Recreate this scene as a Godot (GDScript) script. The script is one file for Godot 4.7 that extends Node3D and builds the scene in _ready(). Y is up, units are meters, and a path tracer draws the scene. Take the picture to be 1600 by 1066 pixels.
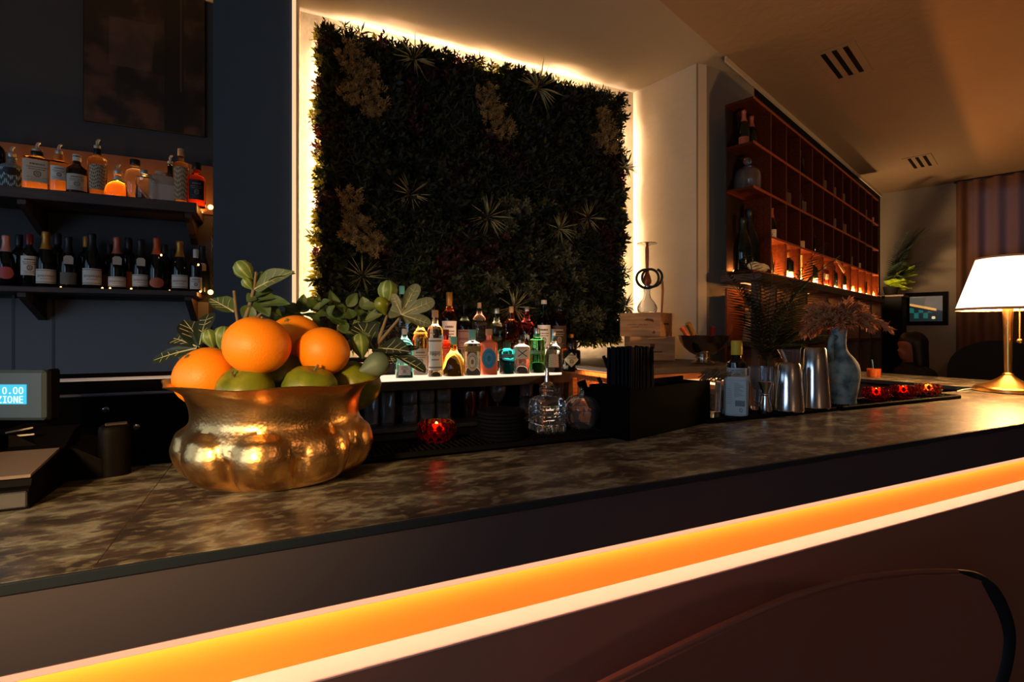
extends Node3D

const CAMY := 1.32
const FW := Vector3(0.42262, 0, -0.90631)
const RT := Vector3(0.90631, 0, 0.42262)
const TOP := 1.098
const CEIL := 3.125
const RU := Vector3(0.9435, 0, -0.331)
const RN := Vector3(0.331, 0, 0.9435)
const RA := Vector3(2.667, 0, -2.446)

var rng := RandomNumberGenerator.new()
var used := {}
var M := {}


class MB:
	var st := SurfaceTool.new()
	var g := 0
	var n := 0

	func _init():
		st.begin(Mesh.PRIMITIVE_TRIANGLES)

	func v(p: Vector3, uv: Vector2):
		st.set_smooth_group(g)
		st.set_uv(uv)
		st.add_vertex(p)

	# corners counter-clockwise as seen from outside
	func tri(a: Vector3, b: Vector3, c: Vector3, ua := Vector2(), ub := Vector2(), uc := Vector2()):
		v(a, ua)
		v(c, uc)
		v(b, ub)
		n += 1

	func quad(a, b, c, d, ua := Vector2(0, 1), ub := Vector2(1, 1), uc := Vector2(1, 0), ud := Vector2(0, 0)):
		tri(a, b, c, ua, ub, uc)
		tri(a, c, d, ua, uc, ud)

	func poly_out(pts: Array, center: Vector3):
		var nn: Vector3 = (pts[1] - pts[0]).cross(pts[2] - pts[0])
		var mid := Vector3()
		for p in pts:
			mid += p
		mid /= pts.size()
		var q := pts.duplicate()
		if nn.dot(mid - center) < 0:
			q.reverse()
		for i in range(1, q.size() - 1):
			tri(q[0], q[i], q[i + 1], Vector2(0, 0), Vector2(1, 0), Vector2(1, 1))

	func box(c: Vector3, s: Vector3, b := 0.0, bs := Basis()):
		var h := s / 2.0
		b = minf(b, minf(h.x, minf(h.y, h.z)) * 0.95)
		var P := func(ax: int, sg: Vector3) -> Vector3:
			var q := Vector3(sg.x * (h.x - b), sg.y * (h.y - b), sg.z * (h.z - b))
			q[ax] = sg[ax] * h[ax]
			return c + bs * q
		var sgn := [-1.0, 1.0]
		for ax in 3:
			var u := (ax + 1) % 3
			var w := (ax + 2) % 3
			for s0 in sgn:
				var face := []
				for k in [[-1, -1], [1, -1], [1, 1], [-1, 1]]:
					var sg := Vector3()
					sg[ax] = s0
					sg[u] = k[0]
					sg[w] = k[1]
					face.append(P.call(ax, sg))
				g += 1
				poly_out(face, c)
				if b > 0:
					for s1 in sgn:
						var e := []
						for k in [[ax, -1], [ax, 1], [u, 1], [u, -1]]:
							var sg := Vector3()
							sg[ax] = s0
							sg[u] = s1
							sg[w] = k[1]
							e.append(P.call(k[0], sg))
						g += 1
						poly_out(e, c)
		if b > 0:
			for sx in sgn:
				for sy in sgn:
					for sz in sgn:
						var sg := Vector3(sx, sy, sz)
						g += 1
						poly_out([P.call(0, sg), P.call(1, sg), P.call(2, sg)], c)
		g += 1
		return self

	# rings of points, each ring an Array of Vector3 (closed round); outside is to the right when the rings climb
	func rings(R: Array, closed := true, crease := 0.75):
		var nr := R.size()
		var m: int = R[0].size()
		var last := m if closed else m - 1
		for i in nr - 1:
			if i > 0 and crease > 0:
				var j0 := m / 3
				var a: Vector3 = R[i][j0] - R[i - 1][j0]
				var b: Vector3 = R[i + 1][j0] - R[i][j0]
				if a.length() > 1e-7 and b.length() > 1e-7 and a.angle_to(b) > crease:
					g += 1
			for j in last:
				var k := (j + 1) % m
				var u0 := float(j) / last
				var u1 := float(j + 1) / last
				var v0 := 1.0 - float(i) / (nr - 1)
				var v1 := 1.0 - float(i + 1) / (nr - 1)
				var p: Vector3 = R[i][j]
				var q: Vector3 = R[i][k]
				var r: Vector3 = R[i + 1][k]
				var s: Vector3 = R[i + 1][j]
				if p.distance_squared_to(q) < 1e-12:
					tri(p, s, r, Vector2(u0, v0), Vector2(u0, v1), Vector2(u1, v1))
				elif r.distance_squared_to(s) < 1e-12:
					tri(p, s, q, Vector2(u0, v0), Vector2(u0, v1), Vector2(u1, v0))
				else:
					tri(p, s, r, Vector2(u0, v0), Vector2(u0, v1), Vector2(u1, v1))
					tri(p, r, q, Vector2(u0, v0), Vector2(u1, v1), Vector2(u1, v0))
		g += 1
		return self

	# profile [[r, y], ...] from the bottom of the outside up; sq > 2 gives a squarish section
	func lathe(prof: Array, seg := 28, at := Vector3(), sq := 2.0, flat := 1.0, fn = null):
		var R := []
		for e in prof:
			var ring := []
			for j in seg:
				var a := TAU * j / seg
				var ca := cos(a)
				var sa := sin(a)
				var k := 1.0
				if sq > 2.0:
					k = 1.0 / pow(pow(absf(ca), sq) + pow(absf(sa), sq), 1.0 / sq)
				var r: float = e[0] * k
				var y: float = e[1]
				if fn != null:
					var o: Vector2 = fn.call(a, r, y)
					r = o.x
					y = o.y
				ring.append(at + Vector3(r * ca, y, r * sa * flat))
			R.append(ring)
		return rings(R)

	func tube(pts: Array, rad, seg := 8, caps := true):
		var R := []
		var up := Vector3(0.13, 0.9, 0.41)
		var m := pts.size()
		var nprev := Vector3()
		for i in m:
			var t: Vector3 = (pts[mini(i + 1, m - 1)] - pts[maxi(i - 1, 0)]).normalized()
			var x: Vector3
			if i == 0:
				x = t.cross(up).normalized()
				if x.length() < 0.5:
					x = t.cross(Vector3.RIGHT).normalized()
			else:
				x = (nprev - t * nprev.dot(t)).normalized()
			nprev = x
			var y := t.cross(x)
			var r: float = rad if not rad is Array else rad[i]
			var ring := []
			for j in seg:
				var a := -TAU * j / seg
				ring.append(pts[i] + (x * cos(a) + y * sin(a)) * r)
			R.append(ring)
		if caps:
			var c0 := []
			var c1 := []
			for j in seg:
				c0.append(pts[0])
				c1.append(pts[m - 1])
			R.push_front(c0)
			R.push_back(c1)
		return rings(R)

	# an outline in the x-y plane pushed along z from z0 to z1
	func prism(poly: PackedVector2Array, z0: float, z1: float, tr := Transform3D()):
		var pl := poly
		if not Geometry2D.is_polygon_clockwise(pl):
			pass
		else:
			pl = poly.duplicate()
			pl.reverse()
		var ix := Geometry2D.triangulate_polygon(pl)
		g += 1
		for i in range(0, ix.size(), 3):
			var p := [pl[ix[i]], pl[ix[i + 1]], pl[ix[i + 2]]]
			if (p[1] - p[0]).cross(p[2] - p[0]) < 0:
				p.reverse()
			tri(tr * Vector3(p[0].x, p[0].y, z1), tr * Vector3(p[1].x, p[1].y, z1), tr * Vector3(p[2].x, p[2].y, z1), p[0], p[1], p[2])
			tri(tr * Vector3(p[2].x, p[2].y, z0), tr * Vector3(p[1].x, p[1].y, z0), tr * Vector3(p[0].x, p[0].y, z0), p[2], p[1], p[0])
		for i in pl.size():
			var a := pl[i]
			var b := pl[(i + 1) % pl.size()]
			g += 1
			quad(tr * Vector3(a.x, a.y, z0), tr * Vector3(b.x, b.y, z0), tr * Vector3(b.x, b.y, z1), tr * Vector3(a.x, a.y, z1))
		g += 1
		return self

	func ball(c: Vector3, s: Vector3, seg := 16, nr := 10, bs := Basis()):
		var R := []
		for i in nr + 1:
			var t := PI * i / nr
			var ring := []
			for j in seg:
				var a := TAU * j / seg
				ring.append(c + bs * Vector3(s.x * sin(t) * cos(a), -s.y * cos(t), s.z * sin(t) * sin(a)))
			R.append(ring)
		return rings(R, true, 0.0)

	func done() -> ArrayMesh:
		st.generate_normals()
		return st.commit()


func at(px: float, py: float, f: float) -> Vector3:
	return Vector3(0, CAMY - (py - 518.0) / 800.0 * f, 0) + (FW + RT * ((px - 800.0) / 800.0)) * f


func onz(px: float, py: float, z: float) -> Vector3:
	return at(px, py, z / (FW + RT * ((px - 800.0) / 800.0)).z)


func ony(px: float, py: float, y: float) -> Vector3:
	return at(px, py, (CAMY - y) * 800.0 / (py - 518.0))


func face_cam(p: Vector3) -> float:
	return atan2(-p.x, -p.z)


func numbered(s: String) -> String:
	var k: int = used.get(s, 0)
	used[s] = k + 1
	return s if k == 0 else "%s_%03d" % [s, k]


func tag(o: Node3D, label: String, category: String, group := ""):
	o.set_meta("label", label)
	o.set_meta("category", category)
	if group:
		o.set_meta("group", group)
	return o


func thing(called: String, label: String, category: String, p := Vector3(), yaw := 0.0, group := "") -> Node3D:
	var o := Node3D.new()
	o.name = numbered(called)
	add_child(o)
	o.position = p
	o.rotation.y = yaw
	tag(o, label, category, group)
	return o


func part(called: String, mesh, mat: Material, parent: Node3D = null, p := Vector3(), label := "") -> MeshInstance3D:
	var o := MeshInstance3D.new()
	o.mesh = mesh.done() if mesh is MB else mesh
	if mat:
		o.material_override = mat
	if parent:
		o.name = called
		parent.add_child(o, true)
	else:
		o.name = numbered(called)
		add_child(o)
	o.position = p
	if label:
		o.set_meta("label", label)
	return o


func struct(called: String, mesh, mat: Material) -> MeshInstance3D:
	var o := part(called, mesh, mat)
	o.set_meta("kind", "structure")
	return o


func mat(key: String, c: Color, rough := 0.6, metal := 0.0) -> StandardMaterial3D:
	if M.has(key):
		return M[key]
	var m := StandardMaterial3D.new()
	m.resource_name = key
	m.albedo_color = c
	m.roughness = rough
	m.metallic = metal
	M[key] = m
	return m


func rgb(r: int, g: int, b: int, a := 1.0) -> Color:
	return Color(r / 255.0, g / 255.0, b / 255.0, a)


func glow(key: String, c: Color, e: float) -> StandardMaterial3D:
	var m := mat(key, c, 0.6)
	m.emission_enabled = true
	m.emission = c
	m.emission_energy_multiplier = e
	return m


func glass(key: String, c: Color, ior := 1.45, rough := 0.02) -> StandardMaterial3D:
	var m := mat(key, c, rough)
	m.albedo_color.a = 0.0
	m.refraction_enabled = true
	m.refraction_scale = (ior - 1.0) / 10.0
	return m


func pane(key: String, c: Color, a: float) -> StandardMaterial3D:
	var m := mat(key, c, 0.05)
	m.albedo_color.a = a
	m.transparency = BaseMaterial3D.TRANSPARENCY_ALPHA
	return m


func noise(freq: float, kind := FastNoiseLite.TYPE_SIMPLEX_SMOOTH, oct := 4, sd := 1) -> FastNoiseLite:
	var f := FastNoiseLite.new()
	f.noise_type = kind
	f.frequency = freq
	f.fractal_octaves = oct
	f.seed = sd
	return f


func ntex(nz: FastNoiseLite, ramp = null, size := 512, nrm := false, bump := 6.0) -> NoiseTexture2D:
	var t := NoiseTexture2D.new()
	t.width = size
	t.height = size
	t.seamless = true
	t.noise = nz
	if ramp:
		var gr := Gradient.new()
		gr.offsets = PackedFloat32Array(ramp[0])
		gr.colors = PackedColorArray(ramp[1])
		t.color_ramp = gr
	if nrm:
		t.as_normal_map = true
		t.bump_strength = bump
	return t


func omni(p: Vector3, c: Color, e: float, size := 0.03, parent: Node3D = self):
	var l := OmniLight3D.new()
	l.name = "lamp_light"
	l.light_color = c
	l.light_energy = e
	l.light_size = size
	l.omni_range = 14.0
	l.omni_attenuation = 2.0
	l.shadow_enabled = true
	parent.add_child(l, true)
	l.position = p
	return l


func spot(p: Vector3, dir: Vector3, c: Color, e: float, angle: float, parent: Node3D = self):
	var l := SpotLight3D.new()
	l.name = "spot_light"
	l.light_color = c
	l.light_energy = e
	l.light_size = 0.06
	l.spot_range = 14.0
	l.spot_attenuation = 2.0
	l.spot_angle = angle
	l.spot_angle_attenuation = 1.0
	l.shadow_enabled = true
	parent.add_child(l, true)
	var z := -dir.normalized()
	var x := Vector3(0, 0, 1).cross(z).normalized()
	l.transform = Transform3D(Basis(x, z.cross(x), z), p)
	return l


# a rectangle of light at p that shines along dir; long is the direction of its long side
func area(p: Vector3, dir: Vector3, long: Vector3, size: Vector2, c: Color, e: float, parent: Node3D = self):
	var l := AreaLight3D.new()
	l.name = "strip_light"
	l.light_color = c
	l.light_energy = e
	l.set("area_normalize_energy", true)
	l.set("area_size", size)
	l.set("area_range", 14.0)
	l.set("area_attenuation", 2.0)
	l.shadow_enabled = true
	parent.add_child(l, true)
	var z := -dir.normalized()
	var x := long.normalized()
	l.transform = Transform3D(Basis(x, z.cross(x), z), p)
	return l


func lettering(s: String, h: float, mtl: Material, parent: Node3D, tr: Transform3D, font := "Droid Sans", deep := 0.0006, called := "lettering"):
	var t := TextMesh.new()
	var f := SystemFont.new()
	f.font_names = PackedStringArray([font])
	t.font = f
	t.text = s
	t.font_size = 32
	t.pixel_size = h / 23.0
	t.depth = deep
	t.curve_step = 2.0
	var o := part(called, t, mtl, parent)
	o.transform = tr
	return o


func _ready():
	rng.seed = 77
	var cam := Camera3D.new()
	cam.name = "camera"
	add_child(cam)
	cam.position = Vector3(0, CAMY, 0)
	cam.rotation.y = -deg_to_rad(25.0)
	cam.projection = Camera3D.PROJECTION_FRUSTUM
	cam.near = 0.05
	cam.far = 60.0
	cam.size = 0.05 * 1066.0 / 800.0
	cam.frustum_offset = Vector2(0, -0.05 * 15.0 / 800.0)
	cam.current = true
	var we := WorldEnvironment.new()
	we.name = "world"
	var e := Environment.new()
	e.background_mode = Environment.BG_COLOR
	e.background_color = rgb(38, 52, 74)
	e.tonemap_mode = Environment.TONE_MAPPER_LINEAR
	e.tonemap_exposure = 1.0
	e.sdfgi_enabled = true
	e.ssao_enabled = true
	e.ssil_enabled = true
	we.environment = e
	add_child(we)
	# dusk daylight through the window on the left
	for k in 3:
		area(Vector3(-2.74, 1.75, -1.55 + (k - 1) * 0.61), Vector3(1, 0, 0), Vector3(0, 0, -1), Vector2(0.54, 1.4), rgb(175, 208, 240), 0.34)
		area(Vector3(-2.74, 1.75, 0.75 + (k - 1) * 0.61), Vector3(1, 0, 0), Vector3(0, 0, -1), Vector2(0.54, 1.4), rgb(175, 208, 240), 1.1)
	# light of the standing lamp behind the camera on the left
	spot(Vector3(-0.64, 1.46, 0.1), Vector3(0.49, -0.22, -0.84), rgb(255, 202, 136), 1.75, 22.5)
	omni(Vector3(-0.64, 1.46, 0.1), rgb(255, 200, 132), 0.06, 0.04)
	# added standing lamp out of view, put in to brighten the ceiling
	spot(Vector3(5.6, 1.56, -1.6), Vector3(-0.58, 1, -0.65), rgb(255, 204, 150), 0.8, 58.0)
	omni(Vector3(0.7, 2.0, 1.5), rgb(255, 190, 140), 0.22, 0.08)  # added warm fill, its globe hangs behind the camera

	make_materials()
	room()
	bar()
	green_wall()
	back_bar()
	back_bottles()
	left_shelves()
	wine_rack()
	register()
	fruit_bowl()
	bar_things()
	table_lamp()
	far_corner()
	seating()


func make_materials():
	var k: StandardMaterial3D
	mat("cream", rgb(205, 188, 160), 0.85)
	mat("ceiling", rgb(150, 122, 92), 0.9)
	mat("slate", rgb(50, 68, 82), 0.8)
	mat("slate2", rgb(56, 56, 58), 0.8)
	mat("farwall", rgb(156, 142, 124), 0.9)
	mat("dark", rgb(22, 20, 19), 0.7)
	mat("black", rgb(14, 14, 15), 0.4)
	mat("rubber", rgb(16, 16, 17), 0.75)
	mat("floor", rgb(60, 46, 36), 0.5)
	for nm in ["cream", "ceiling", "slate", "farwall"]:
		k = M[nm]
		k.heightmap_enabled = true
		k.heightmap_texture = ntex(noise(0.02, FastNoiseLite.TYPE_SIMPLEX_SMOOTH, 5, 9))
		k.heightmap_scale = 0.3
		k.uv1_triplanar = true
		k.uv1_world_triplanar = true
		k.uv1_scale = Vector3(0.9, 0.9, 0.9)
	mat("panel", rgb(68, 62, 66), 0.55)
	mat("panel_low", rgb(138, 98, 84), 0.8)
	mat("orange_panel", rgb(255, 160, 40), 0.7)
	mat("ledge", rgb(226, 192, 180), 0.7)
	# stone laminate
	k = mat("stone", Color.WHITE, 0.42)
	var n1 := noise(0.006, FastNoiseLite.TYPE_SIMPLEX_SMOOTH, 6, 3)
	n1.domain_warp_enabled = true
	n1.domain_warp_amplitude = 60.0
	n1.domain_warp_frequency = 0.008
	k.albedo_texture = ntex(n1, [[0.0, 0.36, 0.48, 0.57, 0.66, 0.8], [rgb(42, 40, 38), rgb(70, 62, 56), rgb(92, 78, 68), rgb(106, 106, 92), rgb(172, 172, 150), rgb(100, 92, 82)]], 1024)
	k.uv1_triplanar = true
	k.uv1_world_triplanar = true
	k.uv1_scale = Vector3(1.05, 1.05, 1.9)
	k.detail_enabled = true
	k.detail_uv_layer = BaseMaterial3D.DETAIL_UV_1
	var n2 := noise(0.03, FastNoiseLite.TYPE_SIMPLEX_SMOOTH, 5, 21)
	n2.domain_warp_enabled = true
	n2.domain_warp_amplitude = 30.0
	k.detail_albedo = ntex(n2, [[0.0, 0.36, 0.52, 0.68, 1.0], [Color(0.14, 0.12, 0.1, 0.6), Color(0.22, 0.18, 0.15, 0.2), Color(0.4, 0.35, 0.26, 0.0), Color(0.6, 0.58, 0.46, 0.5), Color(0.68, 0.65, 0.52, 0.75)]], 1024)
	k.detail_blend_mode = BaseMaterial3D.BLEND_MODE_MIX
	k.roughness_texture = ntex(noise(0.015, FastNoiseLite.TYPE_SIMPLEX_SMOOTH, 5, 5), [[0.0, 1.0], [Color(0.75, 0.75, 0.75), Color(1, 1, 1)]], 512)
	# woods
	for w in [["mahogany", rgb(58, 24, 9), rgb(76, 33, 11), 0.6], ["crate", rgb(186, 134, 86), rgb(208, 158, 108), 0.75], ["oak", rgb(150, 84, 36), rgb(190, 116, 56), 0.5], ["walnut", rgb(52, 34, 26), rgb(74, 48, 36), 0.55]]:
		k = mat(w[0], Color.WHITE, w[3])
		var nw := noise(0.01, FastNoiseLite.TYPE_SIMPLEX_SMOOTH, 4, 31)
		k.albedo_texture = ntex(nw, [[0.25, 0.75], [w[1], w[2]]], 256)
		k.uv1_triplanar = true
		k.uv1_scale = Vector3(1.2, 14, 14)
	for q in ["mahogany", "dark", "rubber"]:
		M[q].metallic_specular = 0.2
	# metals
	k = mat("brass", rgb(226, 178, 112), 0.3, 1.0)
	k.normal_enabled = true
	var nc := noise(0.05, FastNoiseLite.TYPE_CELLULAR, 1, 4)
	nc.cellular_return_type = FastNoiseLite.RETURN_DISTANCE
	k.normal_texture = ntex(nc, null, 512, true, 5.0)
	k.normal_scale = 0.35
	k.uv1_triplanar = true
	k.uv1_scale = Vector3(9, 9, 9)
	mat("gold", rgb(222, 170, 92), 0.28, 1.0)
	mat("steel", rgb(205, 205, 208), 0.16, 1.0)
	mat("silver", rgb(200, 190, 178), 0.2, 1.0)
	# fruit and plants
	k = mat("orange", rgb(255, 146, 6), 0.5)
	k.normal_enabled = true
	var no := noise(0.09, FastNoiseLite.TYPE_CELLULAR, 1, 6)
	k.normal_texture = ntex(no, null, 256, true, 4.0)
	k.normal_scale = 0.25
	k.uv1_triplanar = true
	k.uv1_scale = Vector3(16, 16, 16)
	k = mat("lime", Color.WHITE, 0.35)
	k.albedo_texture = ntex(noise(0.02, FastNoiseLite.TYPE_SIMPLEX_SMOOTH, 4, 8), [[0.2, 0.8], [rgb(84, 104, 22), rgb(136, 138, 36)]], 256)
	k.uv1_triplanar = true
	k.uv1_scale = Vector3(5, 5, 5)
	k = mat("fig", Color.WHITE, 0.5)
	var fi := Image.create(64, 4, false, Image.FORMAT_RGB8)
	for x in 64:
		var c := rgb(96, 122, 58)
		if x % 8 < 2:
			c = rgb(150, 166, 100)
		for y in 4:
			fi.set_pixel(x, y, c)
	k.albedo_texture = ImageTexture.create_from_image(fi)
	mat("figgrey", rgb(96, 116, 92), 0.55)
	for w in [["leaf", rgb(64, 86, 40)], ["leaf_dark", rgb(30, 44, 30)], ["leaf_pale", rgb(104, 112, 82)], ["leaf_mid", rgb(84, 100, 56)]]:
		k = mat(w[0], w[1], 0.55)
		k.backlight_enabled = true
		k.backlight = w[1] * 0.6
		k.cull_mode = BaseMaterial3D.CULL_DISABLED
	mat("stem", rgb(116, 100, 70), 0.7)
	mat("vein", rgb(168, 170, 128), 0.6)
	for w in ["cap_black", "foil_gold", "foil_rose", "foil_orange", "foil_pink", "cap_white", "cap_teal", "cork", "cap_silver", "foil_red", "foil_black", "spout", "foil_green"]:
		var d: Array = {"cap_black": [rgb(18, 18, 20), 0.35, 0.0], "foil_gold": [rgb(196, 138, 62), 0.4, 0.6], "foil_rose": [rgb(196, 110, 84), 0.42, 0.4], "foil_orange": [rgb(206, 88, 40), 0.45, 0.2], "foil_pink": [rgb(214, 150, 140), 0.4, 0.3], "cap_white": [rgb(210, 206, 196), 0.5, 0.0], "cap_teal": [rgb(110, 190, 180), 0.5, 0.0], "cork": [rgb(190, 150, 110), 0.8, 0.0], "cap_silver": [rgb(200, 205, 210), 0.3, 0.9], "foil_red": [rgb(110, 14, 20), 0.4, 0.2], "foil_black": [rgb(20, 20, 22), 0.4, 0.0], "spout": [rgb(190, 180, 165), 0.3, 0.4], "foil_green": [rgb(40, 80, 60), 0.4, 0.2]}[w]
		mat(w, d[0], d[1], d[2])


func wall(called: String, a: Vector3, b: Vector3, outward: Vector3, m: Material, y0 := 0.0, y1 := CEIL, thick := 0.15):
	var s := MB.new()
	var o := outward.normalized() * thick
	var u := Vector3(0, y0, 0)
	var w := Vector3(0, y1, 0)
	var c: Vector3 = (a + b + o) / 2.0 + (u + w) / 2.0
	for q in [[a + u, b + u, b + w, a + w], [a + o + u, b + o + u, b + o + w, a + o + w], [a + u, a + o + u, a + o + w, a + w], [b + u, b + o + u, b + o + w, b + w], [a + w, b + w, b + o + w, a + o + w], [a + u, b + u, b + o + u, a + o + u]]:
		s.g += 1
		s.poly_out(q, c)
	return struct(called, s, m)


func slab(called: String, pts: Array, y0: float, y1: float, m: Material):
	var pl := PackedVector2Array()
	for p in pts:
		pl.append(Vector2(p[0], -p[1]))
	var s := MB.new()
	s.prism(pl, y0, y1, Transform3D(Basis(Vector3(1, 0, 0), Vector3(0, 0, -1), Vector3(0, 1, 0)), Vector3()))
	return struct(called, s, m)


func room():
	var B := RA + RU * 4.794
	var C := B + RN * 7.4
	var pil := Vector3(0.09, 0, -2.6)
	slab("floor", [[-3.0, 3.4], [10.2, 3.4], [10.2, -4.6], [-3.0, -4.6]], -0.15, 0.0, M.floor)
	# the soffit over the bar and the ceiling of the room meet along the line of the rack wall
	var L0 := RA - RU * 5.95
	slab("ceiling", [[L0.x, L0.z], [B.x, B.z], [C.x, C.z], [C.x, 3.4], [-2.95, 3.4]], CEIL - 0.012, CEIL + 0.2, M.ceiling)
	slab("ceiling_soffit", [[L0.x, L0.z], [RA.x, RA.z], [3.12, -2.607], [3.1, -2.7], [2.7, -3.4], [-2.95, -3.4]], CEIL, CEIL + 0.2, mat("soffit", rgb(160, 146, 128), 0.9))
	wall("wall_back", Vector3(-2.9, 0, -3.25), Vector3(-0.24, 0, -3.25), Vector3(0, 0, -1), M.slate2)
	wall("wall_pillar", Vector3(-0.24, 0, -2.6), pil, Vector3(0, 0, -1), M.slate, 0, CEIL, 0.8)
	wall("wall_niche_back", Vector3(0.1, 0, -3.118), Vector3(2.6, 0, -3.118), Vector3(0, 0, -1), M.cream)
	# left edge of the niche: a bright plaster bead
	wall("trim_1", Vector3(0.096, 0, -2.597), Vector3(0.135, 0, -3.118), Vector3(-1, 0, 0), M.cream, 0, CEIL, 0.005)
	var lp2 := MB.new()
	lp2.box(Vector3(0.088, (1.1 + CEIL) / 2, -2.592), Vector3(0.017, CEIL - 1.1, 0.014), 0.002)
	tag(part("led_profile", lp2, glow("led_edge", rgb(255, 205, 150), 0.95), null), "slim upright glowing strip on the niche's left edge beside the slate pillar", "light strip")
	area(Vector3(0.098, 2.1, -2.6), Vector3(1, 0, -0.5), Vector3(0, 1, 0), Vector2(2.0, 0.01), rgb(255, 205, 150), 0.02)
	# paler panelling low on the left wall
	var pn := MB.new()
	pn.box(Vector3(-1.57, 1.17, -3.243), Vector3(2.5, 0.62, 0.012), 0.002)
	struct("trim_3", pn, mat("lowpanel", rgb(124, 124, 124), 0.8))
	wall("wall_niche_side", Vector3(2.465, 0, -3.118), Vector3(2.58, 0, -2.6), Vector3(1, 0, 0.2), M.cream, 0, CEIL, 0.08)
	wall("wall_corner", Vector3(2.581, 0, -2.597), Vector3(3.13, 0, -2.597), Vector3(0, 0, -1), mat("cornerwall", rgb(150, 136, 116), 0.9), 0, CEIL, 0.06)
	wall("wall_rack", RA + RU * 0.465, B, -RN, M.dark)
	wall("trim_2", RA + RN * 0.004, B + RN * 0.004, RN, M.cream, CEIL - 0.045, CEIL - 0.012, 0.012)
	wall("wall_far", B, C, RU, M.farwall)
	wall("wall_front", Vector3(-2.9, 0, 3.3), Vector3(C.x + 0.2, 0, 3.3), Vector3(0, 0, 1), M.farwall)
	# left wall with two windows
	for k in [[-3.4, -2.5], [-0.6, -0.2], [1.7, 3.4]]:
		wall("wall_left", Vector3(-2.8, 0, k[0]), Vector3(-2.8, 0, k[1]), Vector3(-1, 0, 0), M.slate2)
	for n in 2:
		var zc: float = [-1.55, 0.75][n]
		wall("wall_left", Vector3(-2.8, 0, zc - 0.95), Vector3(-2.8, 0, zc + 0.95), Vector3(-1, 0, 0), M.slate2, 0, 1.0)
		wall("wall_left", Vector3(-2.8, 0, zc - 0.95), Vector3(-2.8, 0, zc + 0.95), Vector3(-1, 0, 0), M.slate2, 2.5, CEIL)
		var wn := Node3D.new()
		wn.name = "window_%d" % (n + 1)
		add_child(wn)
		wn.set_meta("kind", "structure")
		var f := MB.new()
		for z in [-0.92, -0.31, 0.31, 0.92]:
			f.box(Vector3(-2.87, 1.75, zc + z), Vector3(0.05, 1.5, 0.05), 0.004)
		for y in [1.025, 2.475]:
			f.box(Vector3(-2.87, y, zc), Vector3(0.05, 0.05, 1.9), 0.004)
		part("window_frame", f, mat("frame", rgb(60, 56, 52), 0.5), wn)
		f = MB.new()
		f.box(Vector3(-2.87, 1.75, zc), Vector3(0.008, 1.42, 1.84))
		part("window_pane", f, pane("pane", rgb(200, 220, 235), 0.06), wn)
	var s: MB
	# ceiling vents of three slots
	for q in [[Vector3(3.44, CEIL - 0.014, -2.16), 0.44, "three-slot air vent in the brown ceiling, the nearer and larger one"], [Vector3(6.19, CEIL - 0.014, -3.08), 0.44, "three-slot air vent in the brown ceiling near the far wall"]]:
		var t := thing("ceiling_vent", q[2], "vent", q[0], atan2(0.331, 0.9435), "ceiling vents")
		s = MB.new()
		s.box(Vector3(0, -0.001, 0), Vector3(q[1] + 0.07, 0.006, 0.24), 0.002)
		part("vent_plate", s, M.ceiling, t)
		for k in 3:
			s = MB.new()
			s.box(Vector3(0, -0.0045, (k - 1) * 0.062), Vector3(q[1], 0.003, 0.028), 0.001)
			part("slot", s, M.dark, t)


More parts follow.
